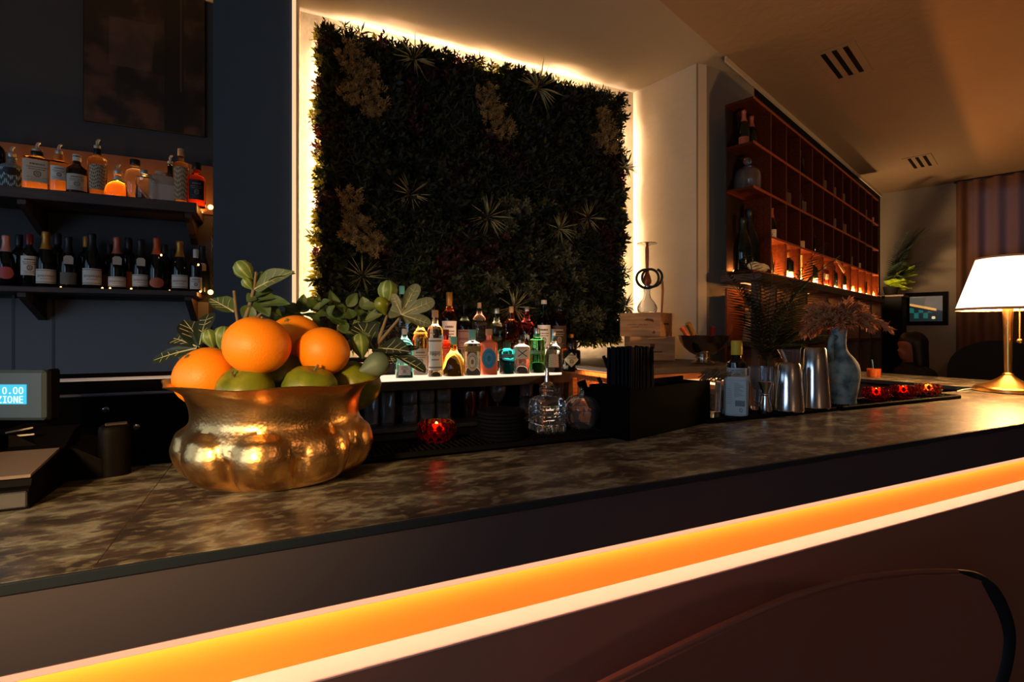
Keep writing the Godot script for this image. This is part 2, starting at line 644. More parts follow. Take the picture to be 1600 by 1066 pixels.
func bar():
	var t := thing("bar_counter", "long dark stone-topped bar counter with an orange glowing groove along its front", "bar counter")
	var zf := -0.6
	var x0 := -1.7
	var x1 := 2.95
	var s := MB.new()
	s.box(Vector3((x0 - 0.1531) / 2, TOP - 0.006, -0.81), Vector3(-0.1531 - x0, 0.012, 0.42), 0.0006)
	part("worktop", s, M.stone, t)
	s = MB.new()
	s.box(Vector3((x1 - 0.1529) / 2, TOP - 0.006, -0.81), Vector3(x1 + 0.1529, 0.012, 0.42), 0.0006)
	part("worktop", s, M.stone, t)
	s = MB.new()
	s.box(Vector3(2.71, TOP - 0.006, -1.42), Vector3(0.48, 0.012, 0.8), 0.0015)
	part("worktop", s, M.stone, t)
	# dark edging round the top
	s = MB.new()
	s.box(Vector3((x0 + x1) / 2, TOP - 0.0055, zf + 0.002), Vector3(x1 - x0, 0.0105, 0.004), 0.001)
	s.box(Vector3((x0 + 2.47) / 2, TOP - 0.006, -1.0225), Vector3(2.47 - x0, 0.014, 0.004), 0.001)
	s.box(Vector3(2.467, TOP - 0.004, -1.42), Vector3(0.006, 0.016, 0.8), 0.001)
	part("edging", s, mat("edging", rgb(28, 38, 46), 0.4), t)
	var xm := (x0 + x1) / 2
	var xl := x1 - x0 - 0.02
	s = MB.new()
	s.box(Vector3(xm, (1.086 + 1.0133) / 2, -0.63), Vector3(xl, 1.086 - 1.0133, 0.056), 0.0015)
	part("front_panel", s, M.panel, t)
	s = MB.new()
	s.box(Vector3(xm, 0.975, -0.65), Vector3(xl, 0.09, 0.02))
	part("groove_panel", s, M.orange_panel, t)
	s = MB.new()
	s.box(Vector3(xm, 0.934, -0.621), Vector3(xl, 0.004, 0.038), 0.001)
	part("groove_ledge", s, M.ledge, t)
	s = MB.new()
	s.box(Vector3(xm, 0.466, -0.63), Vector3(xl, 0.932, 0.05), 0.001)
	part("lower_panel", s, M.panel_low, t)
	s = MB.new()
	s.box(Vector3(xm, 1.0105, -0.628), Vector3(xl, 0.005, 0.012))
	part("led_strip", s, glow("led_amber", rgb(255, 190, 120), 1.2), t)
	s = MB.new()
	s.box(Vector3(xm, 0.9912, -0.6408), Vector3(xl, 0.0075, 0.002))
	var lp := mat("led_pink", rgb(40, 26, 18), 0.9)
	lp.metallic_specular = 0.0
	lp.emission_enabled = true
	lp.emission = rgb(255, 196, 150)
	lp.emission_energy_multiplier = 0.9
	part("led_strip", s, lp, t)
	for k in 3:
		area(Vector3(x0 + xl * (k + 0.5) / 3, 1.0065, -0.6265), Vector3(0, -1, -0.12), Vector3(1, 0, 0), Vector2(xl / 3, 0.008), rgb(255, 190, 160), 0.15, t)
	# body on the working side
	s = MB.new()
	s.box(Vector3((x0 + 2.47) / 2, 0.54, -1.0), Vector3(2.47 - x0, 1.07, 0.02))
	s.box(Vector3(2.49, 0.54, -1.4), Vector3(0.02, 1.07, 0.82))
	s.box(Vector3(2.93, 0.54, -1.2), Vector3(0.02, 1.07, 1.2))
	part("inner_panel", s, mat("inner", rgb(74, 42, 30), 0.6), t)
	s = MB.new()
	s.box(Vector3(0.3, 1.035, -1.09), Vector3(3.6, 0.02, 0.12), 0.002)
	part("service_shelf", s, mat("service", rgb(112, 74, 58), 0.6), t)


func leaf_shape(s: MB, base: Vector3, dir: Vector3, up: Vector3, l: float, w: float, bend := 0.15):
	var d := dir.normalized()
	var x := d.cross(up).normalized()
	var nn := x.cross(d)
	var m1 := base + d * l * 0.45
	var tip := base + d * l - nn * l * bend
	s.tri(base, m1 + x * w * 0.5 - nn * w * 0.12, tip, Vector2(0, 0), Vector2(1, 0.5), Vector2(0.5, 1))
	s.tri(base, tip, m1 - x * w * 0.5 - nn * w * 0.12, Vector2(0, 0), Vector2(0.5, 1), Vector2(0, 0.5))


func sprig(kind: int) -> ArrayMesh:
	var s := MB.new()
	var n: int = [16, 14, 22, 12, 26][kind]
	for i in n:
		var a := i * 2.4
		var t := float(i) / n
		var out := Vector3(cos(a), sin(a), 0.5 + 0.7 * t + rng.randf() * 0.3)
		var b := Vector3(0, 0, 0.055 * t) + Vector3(rng.randf_range(-0.012, 0.012), rng.randf_range(-0.012, 0.012), 0)
		s.g += 1
		match kind:
			0:
				leaf_shape(s, b, out, Vector3(0, 0, 1), 0.024 + rng.randf() * 0.012, 0.013)
			1:
				leaf_shape(s, b, out, Vector3(0, 0, 1), 0.034 + rng.randf() * 0.016, 0.02)
			2:
				leaf_shape(s, b + Vector3(0, 0, 0.01), out + Vector3(0, 0, 0.5), Vector3(0, 0, 1), 0.018 + rng.randf() * 0.02, 0.008)
			3:
				leaf_shape(s, b, out * Vector3(1, 1, 0.6), Vector3(0, 0, 1), 0.045 + rng.randf() * 0.02, 0.009)
			4:
				leaf_shape(s, Vector3(0, 0, 0.01), out + Vector3(rng.randf_range(-0.5, 0.5), rng.randf_range(-0.5, 0.5), 0), Vector3(0, 0, 1), 0.12 + rng.randf() * 0.06, 0.006, 0.3)
	return s.done()


func scatter(called: String, mesh: ArrayMesh, mtl: Material, list: Array, parent: Node3D):
	var mm := MultiMesh.new()
	mm.transform_format = MultiMesh.TRANSFORM_3D
	mm.use_colors = true
	mm.mesh = mesh
	mm.instance_count = list.size()
	for i in list.size():
		mm.set_instance_transform(i, list[i][0])
		mm.set_instance_color(i, list[i][1])
	var o := MultiMeshInstance3D.new()
	o.name = called
	o.multimesh = mm
	o.material_override = mtl
	o.set_meta("kind", "stuff")
	parent.add_child(o, true)
	return o


func green_wall():
	var x0 := 0.245
	var x1 := 2.25
	var y0 := 1.255
	var y1 := 2.985
	var zb := -3.06
	var t := thing("green_wall", "large backlit panel of dark artificial foliage hanging in the pale lit niche", "green wall")
	var s := MB.new()
	s.box(Vector3((x0 + x1) / 2, (y0 + y1) / 2, zb + 0.02), Vector3(x1 - x0 - 0.004, y1 - y0 - 0.004, 0.03), 0.004)
	part("backing", s, mat("backing", rgb(16, 18, 12), 0.9), t)
	s = MB.new()
	var zl := zb - 0.025
	s.box(Vector3((x0 + x1) / 2, y1 - 0.06, zl), Vector3(x1 - x0 - 0.1, 0.006, 0.012))
	s.box(Vector3((x0 + x1) / 2, y0 + 0.06, zl), Vector3(x1 - x0 - 0.1, 0.006, 0.012))
	s.box(Vector3(x0 + 0.06, (y0 + y1) / 2, zl), Vector3(0.006, y1 - y0 - 0.1, 0.012))
	s.box(Vector3(x1 - 0.06, (y0 + y1) / 2, zl), Vector3(0.006, y1 - y0 - 0.1, 0.012))
	part("led_strip", s, glow("led_warm", rgb(255, 214, 160), 1.5), t)
	var wc := rgb(255, 220, 186)
	area(Vector3((x0 + x1) / 2, y1 - 0.055, zl), Vector3(0, 1, 0), Vector3(1, 0, 0), Vector2(x1 - x0 - 0.1, 0.012), wc, 2.8, t)
	area(Vector3((x0 + x1) / 2, y0 + 0.055, zl), Vector3(0, -1, 0), Vector3(1, 0, 0), Vector2(x1 - x0 - 0.1, 0.012), wc, 0.8, t)
	area(Vector3(x0 + 0.055, (y0 + y1) / 2, zl), Vector3(-1, 0, 0), Vector3(0, 1, 0), Vector2(y1 - y0 - 0.1, 0.012), wc, 1.9, t)
	area(Vector3(x1 - 0.055, (y0 + y1) / 2, zl), Vector3(1, 0, 0), Vector3(0, 1, 0), Vector2(y1 - y0 - 0.1, 0.012), wc, 2.7, t)
	var fm := mat("foliage", Color.WHITE, 0.6)
	fm.vertex_color_use_as_albedo = true
	fm.backlight_enabled = true
	fm.backlight = Color(0.8, 0.8, 0.8)
	fm.cull_mode = BaseMaterial3D.CULL_DISABLED
	var lists := [[], [], [], [], []]
	# the four kinds of plant lie in drifts; blond flower drifts, pale variegated drifts and dark red ones as in the photo
	var blond := []
	for q in [[548, 95, 20], [565, 122, 24], [572, 150, 22], [585, 172, 16], [545, 148, 16], [758, 150, 18], [765, 175, 18], [775, 198, 18], [790, 205, 16], [938, 185, 14], [945, 210, 16], [935, 222, 14], [950, 232, 12], [548, 312, 14], [556, 345, 18], [570, 372, 22], [580, 385, 16], [545, 365, 14]]:
		blond.append([onz(q[0], q[1], -2.95), q[2] / 800.0 * 3.1])
	var pale := []
	for q in [[800, 330, 24], [820, 325, 16], [790, 355, 14], [875, 395, 22], [885, 415, 18], [900, 360, 14], [850, 320, 12], [835, 450, 18], [905, 440, 14], [870, 470, 16], [840, 395, 20], [900, 490, 18], [770, 440, 16], [930, 500, 18]]:
		pale.append([onz(q[0], q[1], -2.95), q[2] / 800.0 * 3.2])
	var extra := []
	for b in blond + pale:
		for k in int(b[1] * 420):
			var a := rng.randf() * TAU
			var r: float = b[1] * sqrt(rng.randf())
			extra.append(Vector2(b[0].x + cos(a) * r, b[0].y + sin(a) * r))
	var nz := noise(1.7, FastNoiseLite.TYPE_SIMPLEX_SMOOTH, 2, 12)
	var nr := noise(2.2, FastNoiseLite.TYPE_SIMPLEX_SMOOTH, 2, 40)
	var count := 6600
	for i in count + extra.size():
		var x := rng.randf_range(x0, x1)
		var y := rng.randf_range(y0, y1)
		if i >= count:
			x = clampf(extra[i - count].x, x0, x1)
			y = clampf(extra[i - count].y, y0, y1)
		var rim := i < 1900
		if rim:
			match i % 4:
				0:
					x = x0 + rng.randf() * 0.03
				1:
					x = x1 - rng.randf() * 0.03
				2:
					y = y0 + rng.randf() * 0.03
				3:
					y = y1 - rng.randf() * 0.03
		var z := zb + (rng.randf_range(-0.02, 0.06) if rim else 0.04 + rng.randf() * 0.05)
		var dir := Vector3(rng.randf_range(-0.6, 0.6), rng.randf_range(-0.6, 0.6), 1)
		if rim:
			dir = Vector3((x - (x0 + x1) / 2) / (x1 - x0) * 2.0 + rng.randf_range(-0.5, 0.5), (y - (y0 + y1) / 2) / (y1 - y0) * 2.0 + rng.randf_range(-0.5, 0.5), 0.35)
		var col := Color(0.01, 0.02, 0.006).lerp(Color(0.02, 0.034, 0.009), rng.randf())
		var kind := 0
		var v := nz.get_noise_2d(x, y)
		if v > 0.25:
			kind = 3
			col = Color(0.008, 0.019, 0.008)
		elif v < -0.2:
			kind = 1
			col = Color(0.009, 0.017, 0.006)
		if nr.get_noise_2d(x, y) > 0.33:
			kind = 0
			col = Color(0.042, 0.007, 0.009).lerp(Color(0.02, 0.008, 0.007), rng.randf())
		var sc := rng.randf_range(0.8, 1.35)
		for b in blond:
			if Vector2(x - b[0].x, y - b[0].y).length() < b[1]:
				kind = 2
				sc *= 0.62
				z += 0.05
				col = Color(0.36, 0.26, 0.11) * rng.randf_range(0.6, 1.1)
				break
		for b in pale:
			if kind != 2 and Vector2(x - b[0].x, y - b[0].y).length() < b[1] and rng.randf() < 0.6:
				kind = 1 if rng.randf() < 0.7 else 0
				sc *= 0.65
				z += 0.03
				col = Color(0.14, 0.145, 0.085) * rng.randf_range(0.4, 1.2)
				break
		col.a = 1.0
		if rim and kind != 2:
			col = (Color(0.6, 0.56, 0.06) if rng.randf() < 0.6 or col.r > col.g else Color(0.05, 0.07, 0.015)) if col.g > col.r else Color(0.16, 0.02, 0.012)  # LED light painted into the rim sprigs as brighter yellow-green and red
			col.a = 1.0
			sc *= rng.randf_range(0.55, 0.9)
		var bs := Basis.looking_at(-dir, Vector3(0.01, 1, 0.02)) * Basis(Vector3(0, 0, 1), rng.randf() * TAU)
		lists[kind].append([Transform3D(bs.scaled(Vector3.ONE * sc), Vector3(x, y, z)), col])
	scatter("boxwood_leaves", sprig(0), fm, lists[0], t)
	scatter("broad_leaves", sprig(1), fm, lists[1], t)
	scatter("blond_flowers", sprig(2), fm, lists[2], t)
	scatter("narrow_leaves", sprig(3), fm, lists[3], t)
	# pale grass tufts
	var tm: Mesh = sprig(4)
	var gm := mat("tuft", rgb(176, 170, 120), 0.6)
	gm.cull_mode = BaseMaterial3D.CULL_DISABLED
	for q in [[646, 95, 0.9], [838, 140, 1.1], [640, 305, 0.8], [760, 340, 1.0], [916, 342, 0.8], [872, 358, 0.8], [800, 480, 0.9], [975, 262, 0.7], [975, 478, 0.7], [565, 432, 0.8]]:
		var o := part("grass_tuft", tm, gm, t, onz(q[0], q[1], -2.945), "pale spiky grass tuft")
		o.rotation.z = rng.randf() * TAU
		o.scale = Vector3.ONE * q[2]


# profiles as [radius share, height share]
const PROF := {
	"std": [[0, 0], [0.93, 0], [1, 0.012], [1, 0.6], [0.97, 0.64], [0.8, 0.69], [0.5, 0.74], [0.38, 0.78], [0.36, 0.9], [0.4, 0.905], [0.4, 0.93], [0, 0.93]],
	"champ": [[0, 0], [0.93, 0], [1, 0.015], [1, 0.4], [0.96, 0.48], [0.78, 0.6], [0.54, 0.7], [0.4, 0.78], [0.36, 0.86], [0.35, 0.93], [0, 0.93]],
	"wine": [[0, 0], [0.93, 0], [1, 0.012], [1, 0.6], [0.96, 0.65], [0.72, 0.7], [0.44, 0.745], [0.36, 0.79], [0.35, 0.93], [0.4, 0.935], [0.4, 0.96], [0, 0.96]],
	"tall": [[0, 0], [0.93, 0], [1, 0.012], [1, 0.66], [0.98, 0.7], [0.84, 0.745], [0.52, 0.77], [0.36, 0.8], [0.34, 0.92], [0, 0.92]],
	"bulge": [[0, 0], [0.9, 0], [0.96, 0.012], [0.96, 0.5], [1.02, 0.6], [0.98, 0.66], [0.7, 0.72], [0.4, 0.77], [0.34, 0.82], [0.33, 0.92], [0, 0.92]],
	"square": [[0, 0], [0.95, 0], [1, 0.015], [1, 0.66], [0.94, 0.7], [0.6, 0.73], [0.36, 0.755], [0.33, 0.8], [0.33, 0.9], [0, 0.9]],
	"squat": [[0, 0], [0.96, 0], [1, 0.02], [0.99, 0.2], [0.88, 0.4], [0.66, 0.52], [0.42, 0.6], [0.3, 0.66], [0.26, 0.76], [0.29, 0.78], [0.29, 0.82], [0, 0.82]],
	"cone": [[0, 0], [0.96, 0], [1, 0.02], [0.92, 0.3], [0.84, 0.5], [0.74, 0.56], [0.4, 0.62], [0.28, 0.68], [0.27, 0.84], [0, 0.84]],
	"dome": [[0, 0], [0.94, 0], [1, 0.015], [1, 0.58], [0.95, 0.66], [0.8, 0.73], [0.55, 0.78], [0.34, 0.82], [0.3, 0.86], [0.3, 0.92], [0, 0.92]],
	"decanter": [[0, 0], [0.8, 0], [0.86, 0.012], [0.97, 0.3], [1, 0.5], [0.94, 0.6], [0.66, 0.7], [0.4, 0.76], [0.31, 0.8], [0.3, 0.92], [0, 0.92]],
	"drum": [[0, 0], [0.96, 0], [1, 0.02], [1, 0.68], [0.92, 0.74], [0.6, 0.76], [0.42, 0.79], [0.4, 0.88], [0, 0.88]],
}


func radius_at(kind: String, y: float) -> float:
	var p: Array = PROF[kind]
	for i in range(1, p.size() - 1):
		if y >= p[i][1] and y <= p[i + 1][1] and p[i + 1][1] > p[i][1]:
			return lerpf(p[i][0], p[i + 1][0], (y - p[i][1]) / (p[i + 1][1] - p[i][1]))
	return p[1][0]


func sq_k(a: float, sq: float) -> float:
	return 1.0 if sq <= 2.0 else 1.0 / pow(pow(absf(cos(a)), sq) + pow(absf(sin(a)), sq), 1.0 / sq)


# a label laid on the bottle's face (towards +z); form: rect, disc, diamond
func label_mesh(kind: String, h: float, r: float, y0: float, y1: float, wide: float, sq := 2.0, flat := 1.0, form := "rect", lift := 0.0006) -> ArrayMesh:
	var s := MB.new()
	var put := func(u: float, v: float) -> Vector3:
		var y := lerpf(y0, y1, v * 0.5 + 0.5)
		var a := PI / 2 - u * wide
		var rr := (radius_at(kind, y) * r) * sq_k(a, sq) + lift
		return Vector3(rr * cos(a), y * h, rr * sin(a) * flat + (lift if flat < 1.0 else 0.0))
	if form == "rect":
		var nu := 10
		for i in 4:
			for j in nu:
				var u0 := -1.0 + 2.0 * j / nu
				var u1 := -1.0 + 2.0 * (j + 1) / nu
				var v0 := -1.0 + 0.5 * i
				var v1 := v0 + 0.5
				s.quad(put.call(u0, v0), put.call(u1, v0), put.call(u1, v1), put.call(u0, v1), Vector2(u0 + 1, 1 - v0) / 2, Vector2(u1 + 1, 1 - v0) / 2, Vector2(u1 + 1, 1 - v1) / 2, Vector2(u0 + 1, 1 - v1) / 2)
	else:
		var m := 24
		for i in 3:
			for j in m:
				var q := []
				for e in [[i, j], [i + 1, j], [i + 1, j + 1], [i, j + 1]]:
					var t: float = e[0] / 3.0
					var a: float = TAU * e[1] / m
					var u := cos(a) * t
					var v := sin(a) * t
					if form == "diamond":
						var k := 1.0 / (absf(cos(a)) + absf(sin(a)))
						u *= k
						v *= k
					q.append([put.call(u, v), Vector2(u + 1, 1 - v) / 2])
				if i == 0:
					s.tri(q[0][0], q[1][0], q[2][0], q[0][1], q[1][1], q[2][1])
				else:
					s.quad(q[0][0], q[1][0], q[2][0], q[3][0], q[0][1], q[1][1], q[2][1], q[3][1])
	return s.done()


var tex_cache := {}


# print on a label: paper colour, ink colour, and a plan of bars [y, height, left, right]
func print_mat(key: String, paper: Color, ink: Color, style := "lines") -> StandardMaterial3D:
	if M.has(key):
		return M[key]
	var im := Image.create(64, 64, false, Image.FORMAT_RGB8)
	im.fill(paper)
	var r := RandomNumberGenerator.new()
	r.seed = hash(key)
	match style:
		"lines":
			for q in [[10, 4, 16, 48], [20, 2, 10, 54], [26, 2, 14, 50], [50, 1, 10, 54], [54, 1, 18, 46], [58, 1, 12, 52]]:
				var x: int = q[2]
				while x < q[3]:
					var w := r.randi_range(2, 6)
					im.fill_rect(Rect2i(x, q[0], mini(w, q[3] - x), q[1]), ink)
					x += w + 1
			for y in range(30, 48):
				for x in range(22, 42):
					var d := Vector2(x - 32, y - 39).length()
					if d < 9 and (d > 7 or r.randf() < 0.4):
						im.set_pixel(x, y, ink)
		"ornate":
			for y in 64:
				for x in 64:
					if sin(x * 0.9 + 3.0 * sin(y * 0.21)) + sin(y * 0.7 + 2.0 * cos(x * 0.17)) > 0.55:
						im.set_pixel(x, y, ink)
		"rope":
			for k in 40:
				var t := k / 40.0
				for o in 2:
					im.fill_rect(Rect2i(int(34 + 16 * (t - 0.5) * 2.0 * (1 if o else -1)), int(14 + 36 * t), 3, 3), ink)
		"rings":
			for y in 64:
				for x in 64:
					var d := Vector2(x - 32, y - 32).length()
					if (d > 20 and d < 23) or d < 9 or (d > 26 and d < 28 and (x + y) % 3):
						im.set_pixel(x, y, ink)
		"band":
			im.fill_rect(Rect2i(0, 4, 64, 3), ink)
			im.fill_rect(Rect2i(0, 57, 64, 3), ink)
			for x in range(8, 56, 5):
				im.fill_rect(Rect2i(x, 26, 3, r.randi_range(7, 10)), ink)
			im.fill_rect(Rect2i(16, 42, 32, 2), ink)
		"cross":
			for k in 64:
				im.fill_rect(Rect2i(k, k, 2, 2), ink)
				im.fill_rect(Rect2i(63 - k, k, 2, 2), ink)
	var m := mat(key, Color.WHITE, 0.7)
	m.albedo_texture = ImageTexture.create_from_image(im)
	return m


# o: k kind, h height, r radius, m body material, cap [material, radius share, from, to], lab [[y0, y1, half angle, material, form]...], sq, flat
func bottle(called: String, label: String, p: Vector3, o: Dictionary, group := "", yaw_off := 0.0) -> Node3D:
	var t := thing(called, label, "bottle", p, face_cam(p) + yaw_off, group)
	var kind: String = o.k
	var h: float = o.h
	var r: float = o.r
	var sq: float = o.get("sq", 2.0)
	var flat: float = o.get("flat", 1.0)
	var seg: int = o.get("seg", 24)
	var fill: float = o.get("fill", 0.0)
	var pr := []
	var prof: Array = PROF[kind]
	for q in prof:
		pr.append([q[0] * r, q[1] * h])
	var fn = null
	if sq > 2.0:
		# only the body is squarish, the neck stays round
		fn = func(a: float, rr: float, y: float) -> Vector2:
			var k := clampf((rr / r - 0.45) / 0.3, 0.0, 1.0)
			return Vector2(rr * lerpf(1.0, sq_k(a, sq), k), y)
	var s := MB.new()
	s.lathe(pr, seg, Vector3(), 2.0, flat, fn)
	part("body", s, o.m, t)
	if fill > 0.0:
		# liquid as a coloured core inside the glass
		var lp := [[0, 0.012 * h]]
		for i in range(1, prof.size()):
			if prof[i][1] > fill:
				break
			lp.append([prof[i][0] * r * 0.88, maxf(prof[i][1], 0.012) * h])
		lp.append([radius_at(kind, fill) * r * 0.88, fill * h])
		lp.append([0, fill * h])
		s = MB.new()
		s.lathe(lp, seg, Vector3(), 2.0, flat, fn)
		part("liquid", s, o.liq, t)
	if o.has("cap"):
		var c: Array = o.cap
		s = MB.new()
		var y0: float = c[2] * h
		var y1: float = c[3] * h
		if c.size() > 4 and c[4] == "foil":
			# foil follows the neck and swells over the cork
			var fp := []
			var n := 8
			for i in n + 1:
				var y := lerpf(c[2], 0.9, float(i) / n)
				fp.append([radius_at(kind, y) * r + 0.001, y * h])
			fp.append_array([[0.43 * r, 0.92 * h], [0.44 * r, 0.97 * h], [0.38 * r, 0.995 * h], [0.2 * r, h], [0, h]])
			fp.push_front([radius_at(kind, c[2]) * r - 0.002, c[2] * h])
			s.lathe(fp, 18)
			part("foil", s, c[0], t)
		else:
			var cr: float = c[1] * r
			s.lathe([[0, y0], [cr * 0.97, y0], [cr, y0 + 0.002], [cr, y1 - 0.003], [cr * 0.9, y1], [0, y1]], 16)
			part("cap", s, c[0], t)
	if o.has("spout"):
		# steel pouring spout in the neck
		s = MB.new()
		var yb: float = o.spout * h
		s.lathe([[0, yb], [0.3 * r, yb], [0.36 * r, yb + 0.01], [0.34 * r, yb + 0.02], [0.16 * r, yb + 0.024], [0.14 * r, yb + 0.03], [0, yb + 0.03]], 12)
		s.tube([Vector3(0, yb + 0.025, 0), Vector3(0, yb + 0.038, 0), Vector3(0.004, yb + 0.047, 0.003), Vector3(0.011, yb + 0.05, 0.006)], [0.006, 0.0065, 0.006, 0.004], 8)
		part("pour_spout", s, M.spout, t)
	for q in o.get("lab", []):
		part("label", label_mesh(kind, h, r, q[0], q[1], q[2], sq, flat, q[4] if q.size() > 4 else "rect"), q[3], t)
	return t


func back_bar():
	var t := thing("back_counter", "dark back counter in the niche with a white glowing shelf under the bottles", "counter")
	var s := MB.new()
	s.box(Vector3(0.845, 1.04, -2.83), Vector3(1.42, 0.03, 0.54), 0.003)
	part("counter_top", s, M.dark, t)
	s = MB.new()
	s.box(Vector3(0.975, 1.079, -2.66), Vector3(1.05, 0.013, 0.24), 0.002)
	part("light_shelf", s, glow("shelf_glow", rgb(255, 226, 196), 1.15), t)
	area(Vector3(0.975, 1.0875, -2.665), Vector3(0, 1, 0), Vector3(1, 0, 0), Vector2(1.03, 0.22), rgb(255, 214, 176), 0.3, t)
	s = MB.new()
	s.box(Vector3(0.98, 1.1, -2.87), Vector3(1.2, 0.09, 0.15), 0.003)
	part("bottle_step", s, M.dark, t)
	s = MB.new()
	s.box(Vector3(0.98, 1.1445, -2.87), Vector3(1.16, 0.006, 0.13), 0.001)
	part("added_light_strip", s, glow("step_glow", rgb(255, 216, 180), 0.5), t)  # glowing strip added on the step to brighten the back row of bottles
	area(Vector3(0.98, 1.1485, -2.87), Vector3(0, 1, 0), Vector3(1, 0, 0), Vector2(1.14, 0.12), rgb(255, 214, 176), 0.12, t)
	s = MB.new()
	s.box(Vector3(0.845, 1.048, -2.546), Vector3(1.42, 0.046, 0.016), 0.002)
	part("front_edge", s, M.black, t)
	# open shelf for glasses beneath
	s = MB.new()
	s.box(Vector3(0.86, 0.83, -2.75), Vector3(1.46, 0.02, 0.42), 0.002)
	part("glass_shelf", s, mat("gshelf", rgb(40, 40, 42), 0.4), t)
	s = MB.new()
	s.box(Vector3(0.86, 0.62, -3.03), Vector3(1.46, 1.1, 0.1))
	s.box(Vector3(0.86, 0.41, -2.8), Vector3(1.46, 0.8, 0.5))
	part("cabinet", s, M.dark, t)
	# taller counter to the right, its top carries the wooden boxes and the punch bowl
	t = thing("side_counter", "dark counter in the corner carrying the wooden boxes and the punch bowl", "counter")
	var pl := PackedVector2Array([Vector2(1.6, 2.08), Vector2(2.34, 2.08), Vector2(2.62, 2.47), Vector2(2.56, 2.62), Vector2(2.44, 3.1), Vector2(1.6, 3.1)])
	var up := Transform3D(Basis(Vector3(1, 0, 0), Vector3(0, 0, -1), Vector3(0, 1, 0)), Vector3())
	s = MB.new()
	s.prism(pl, 1.1, 1.13, up)
	part("counter_top", s, mat("sidetop", rgb(58, 46, 40), 0.5), t)
	s = MB.new()
	s.prism(PackedVector2Array([Vector2(1.62, 2.1), Vector2(2.32, 2.1), Vector2(2.6, 2.49), Vector2(2.54, 2.62), Vector2(2.42, 3.08), Vector2(1.62, 3.08)]), 0.0, 1.1, up)
	part("cabinet", s, M.oak, t)
	s = MB.new()
	s.box(Vector3(1.6, 1.085, -2.6), Vector3(0.03, 0.025, 0.98), 0.002)
	s.box(Vector3(1.6, 0.8, -2.58), Vector3(0.03, 0.5, 0.05), 0.002)
	s.box(Vector3(1.6, 0.8, -2.12), Vector3(0.03, 0.5, 0.05), 0.002)
	part("frame", s, M.oak, t)
	s = MB.new()
	s.box(Vector3(1.575, 1.12, -2.27), Vector3(0.07, 0.016, 0.38), 0.002)
	part("top_lip", s, mat("lip", rgb(214, 196, 170), 0.6), t)
	s = MB.new()
	s.box(Vector3(1.555, 1.1095, -2.27), Vector3(0.02, 0.004, 0.36))
	part("led_strip", s, glow("led_side", rgb(255, 196, 140), 0.7), t)
	area(Vector3(1.555, 1.106, -2.27), Vector3(0.5, -1, 0), Vector3(0, 0, 1), Vector2(0.36, 0.015), rgb(255, 176, 104), 0.12, t)
	s = MB.new()
	s.box(Vector3(1.98, 1.055, -2.075), Vector3(0.74, 0.018, 0.012), 0.002)
	part("led_strip", s, glow("led_side", rgb(255, 196, 140), 0.7), t)
	area(Vector3(1.98, 1.055, -2.066), Vector3(0, -0.3, 1), Vector3(1, 0, 0), Vector2(0.74, 0.015), rgb(255, 180, 110), 0.02, t)


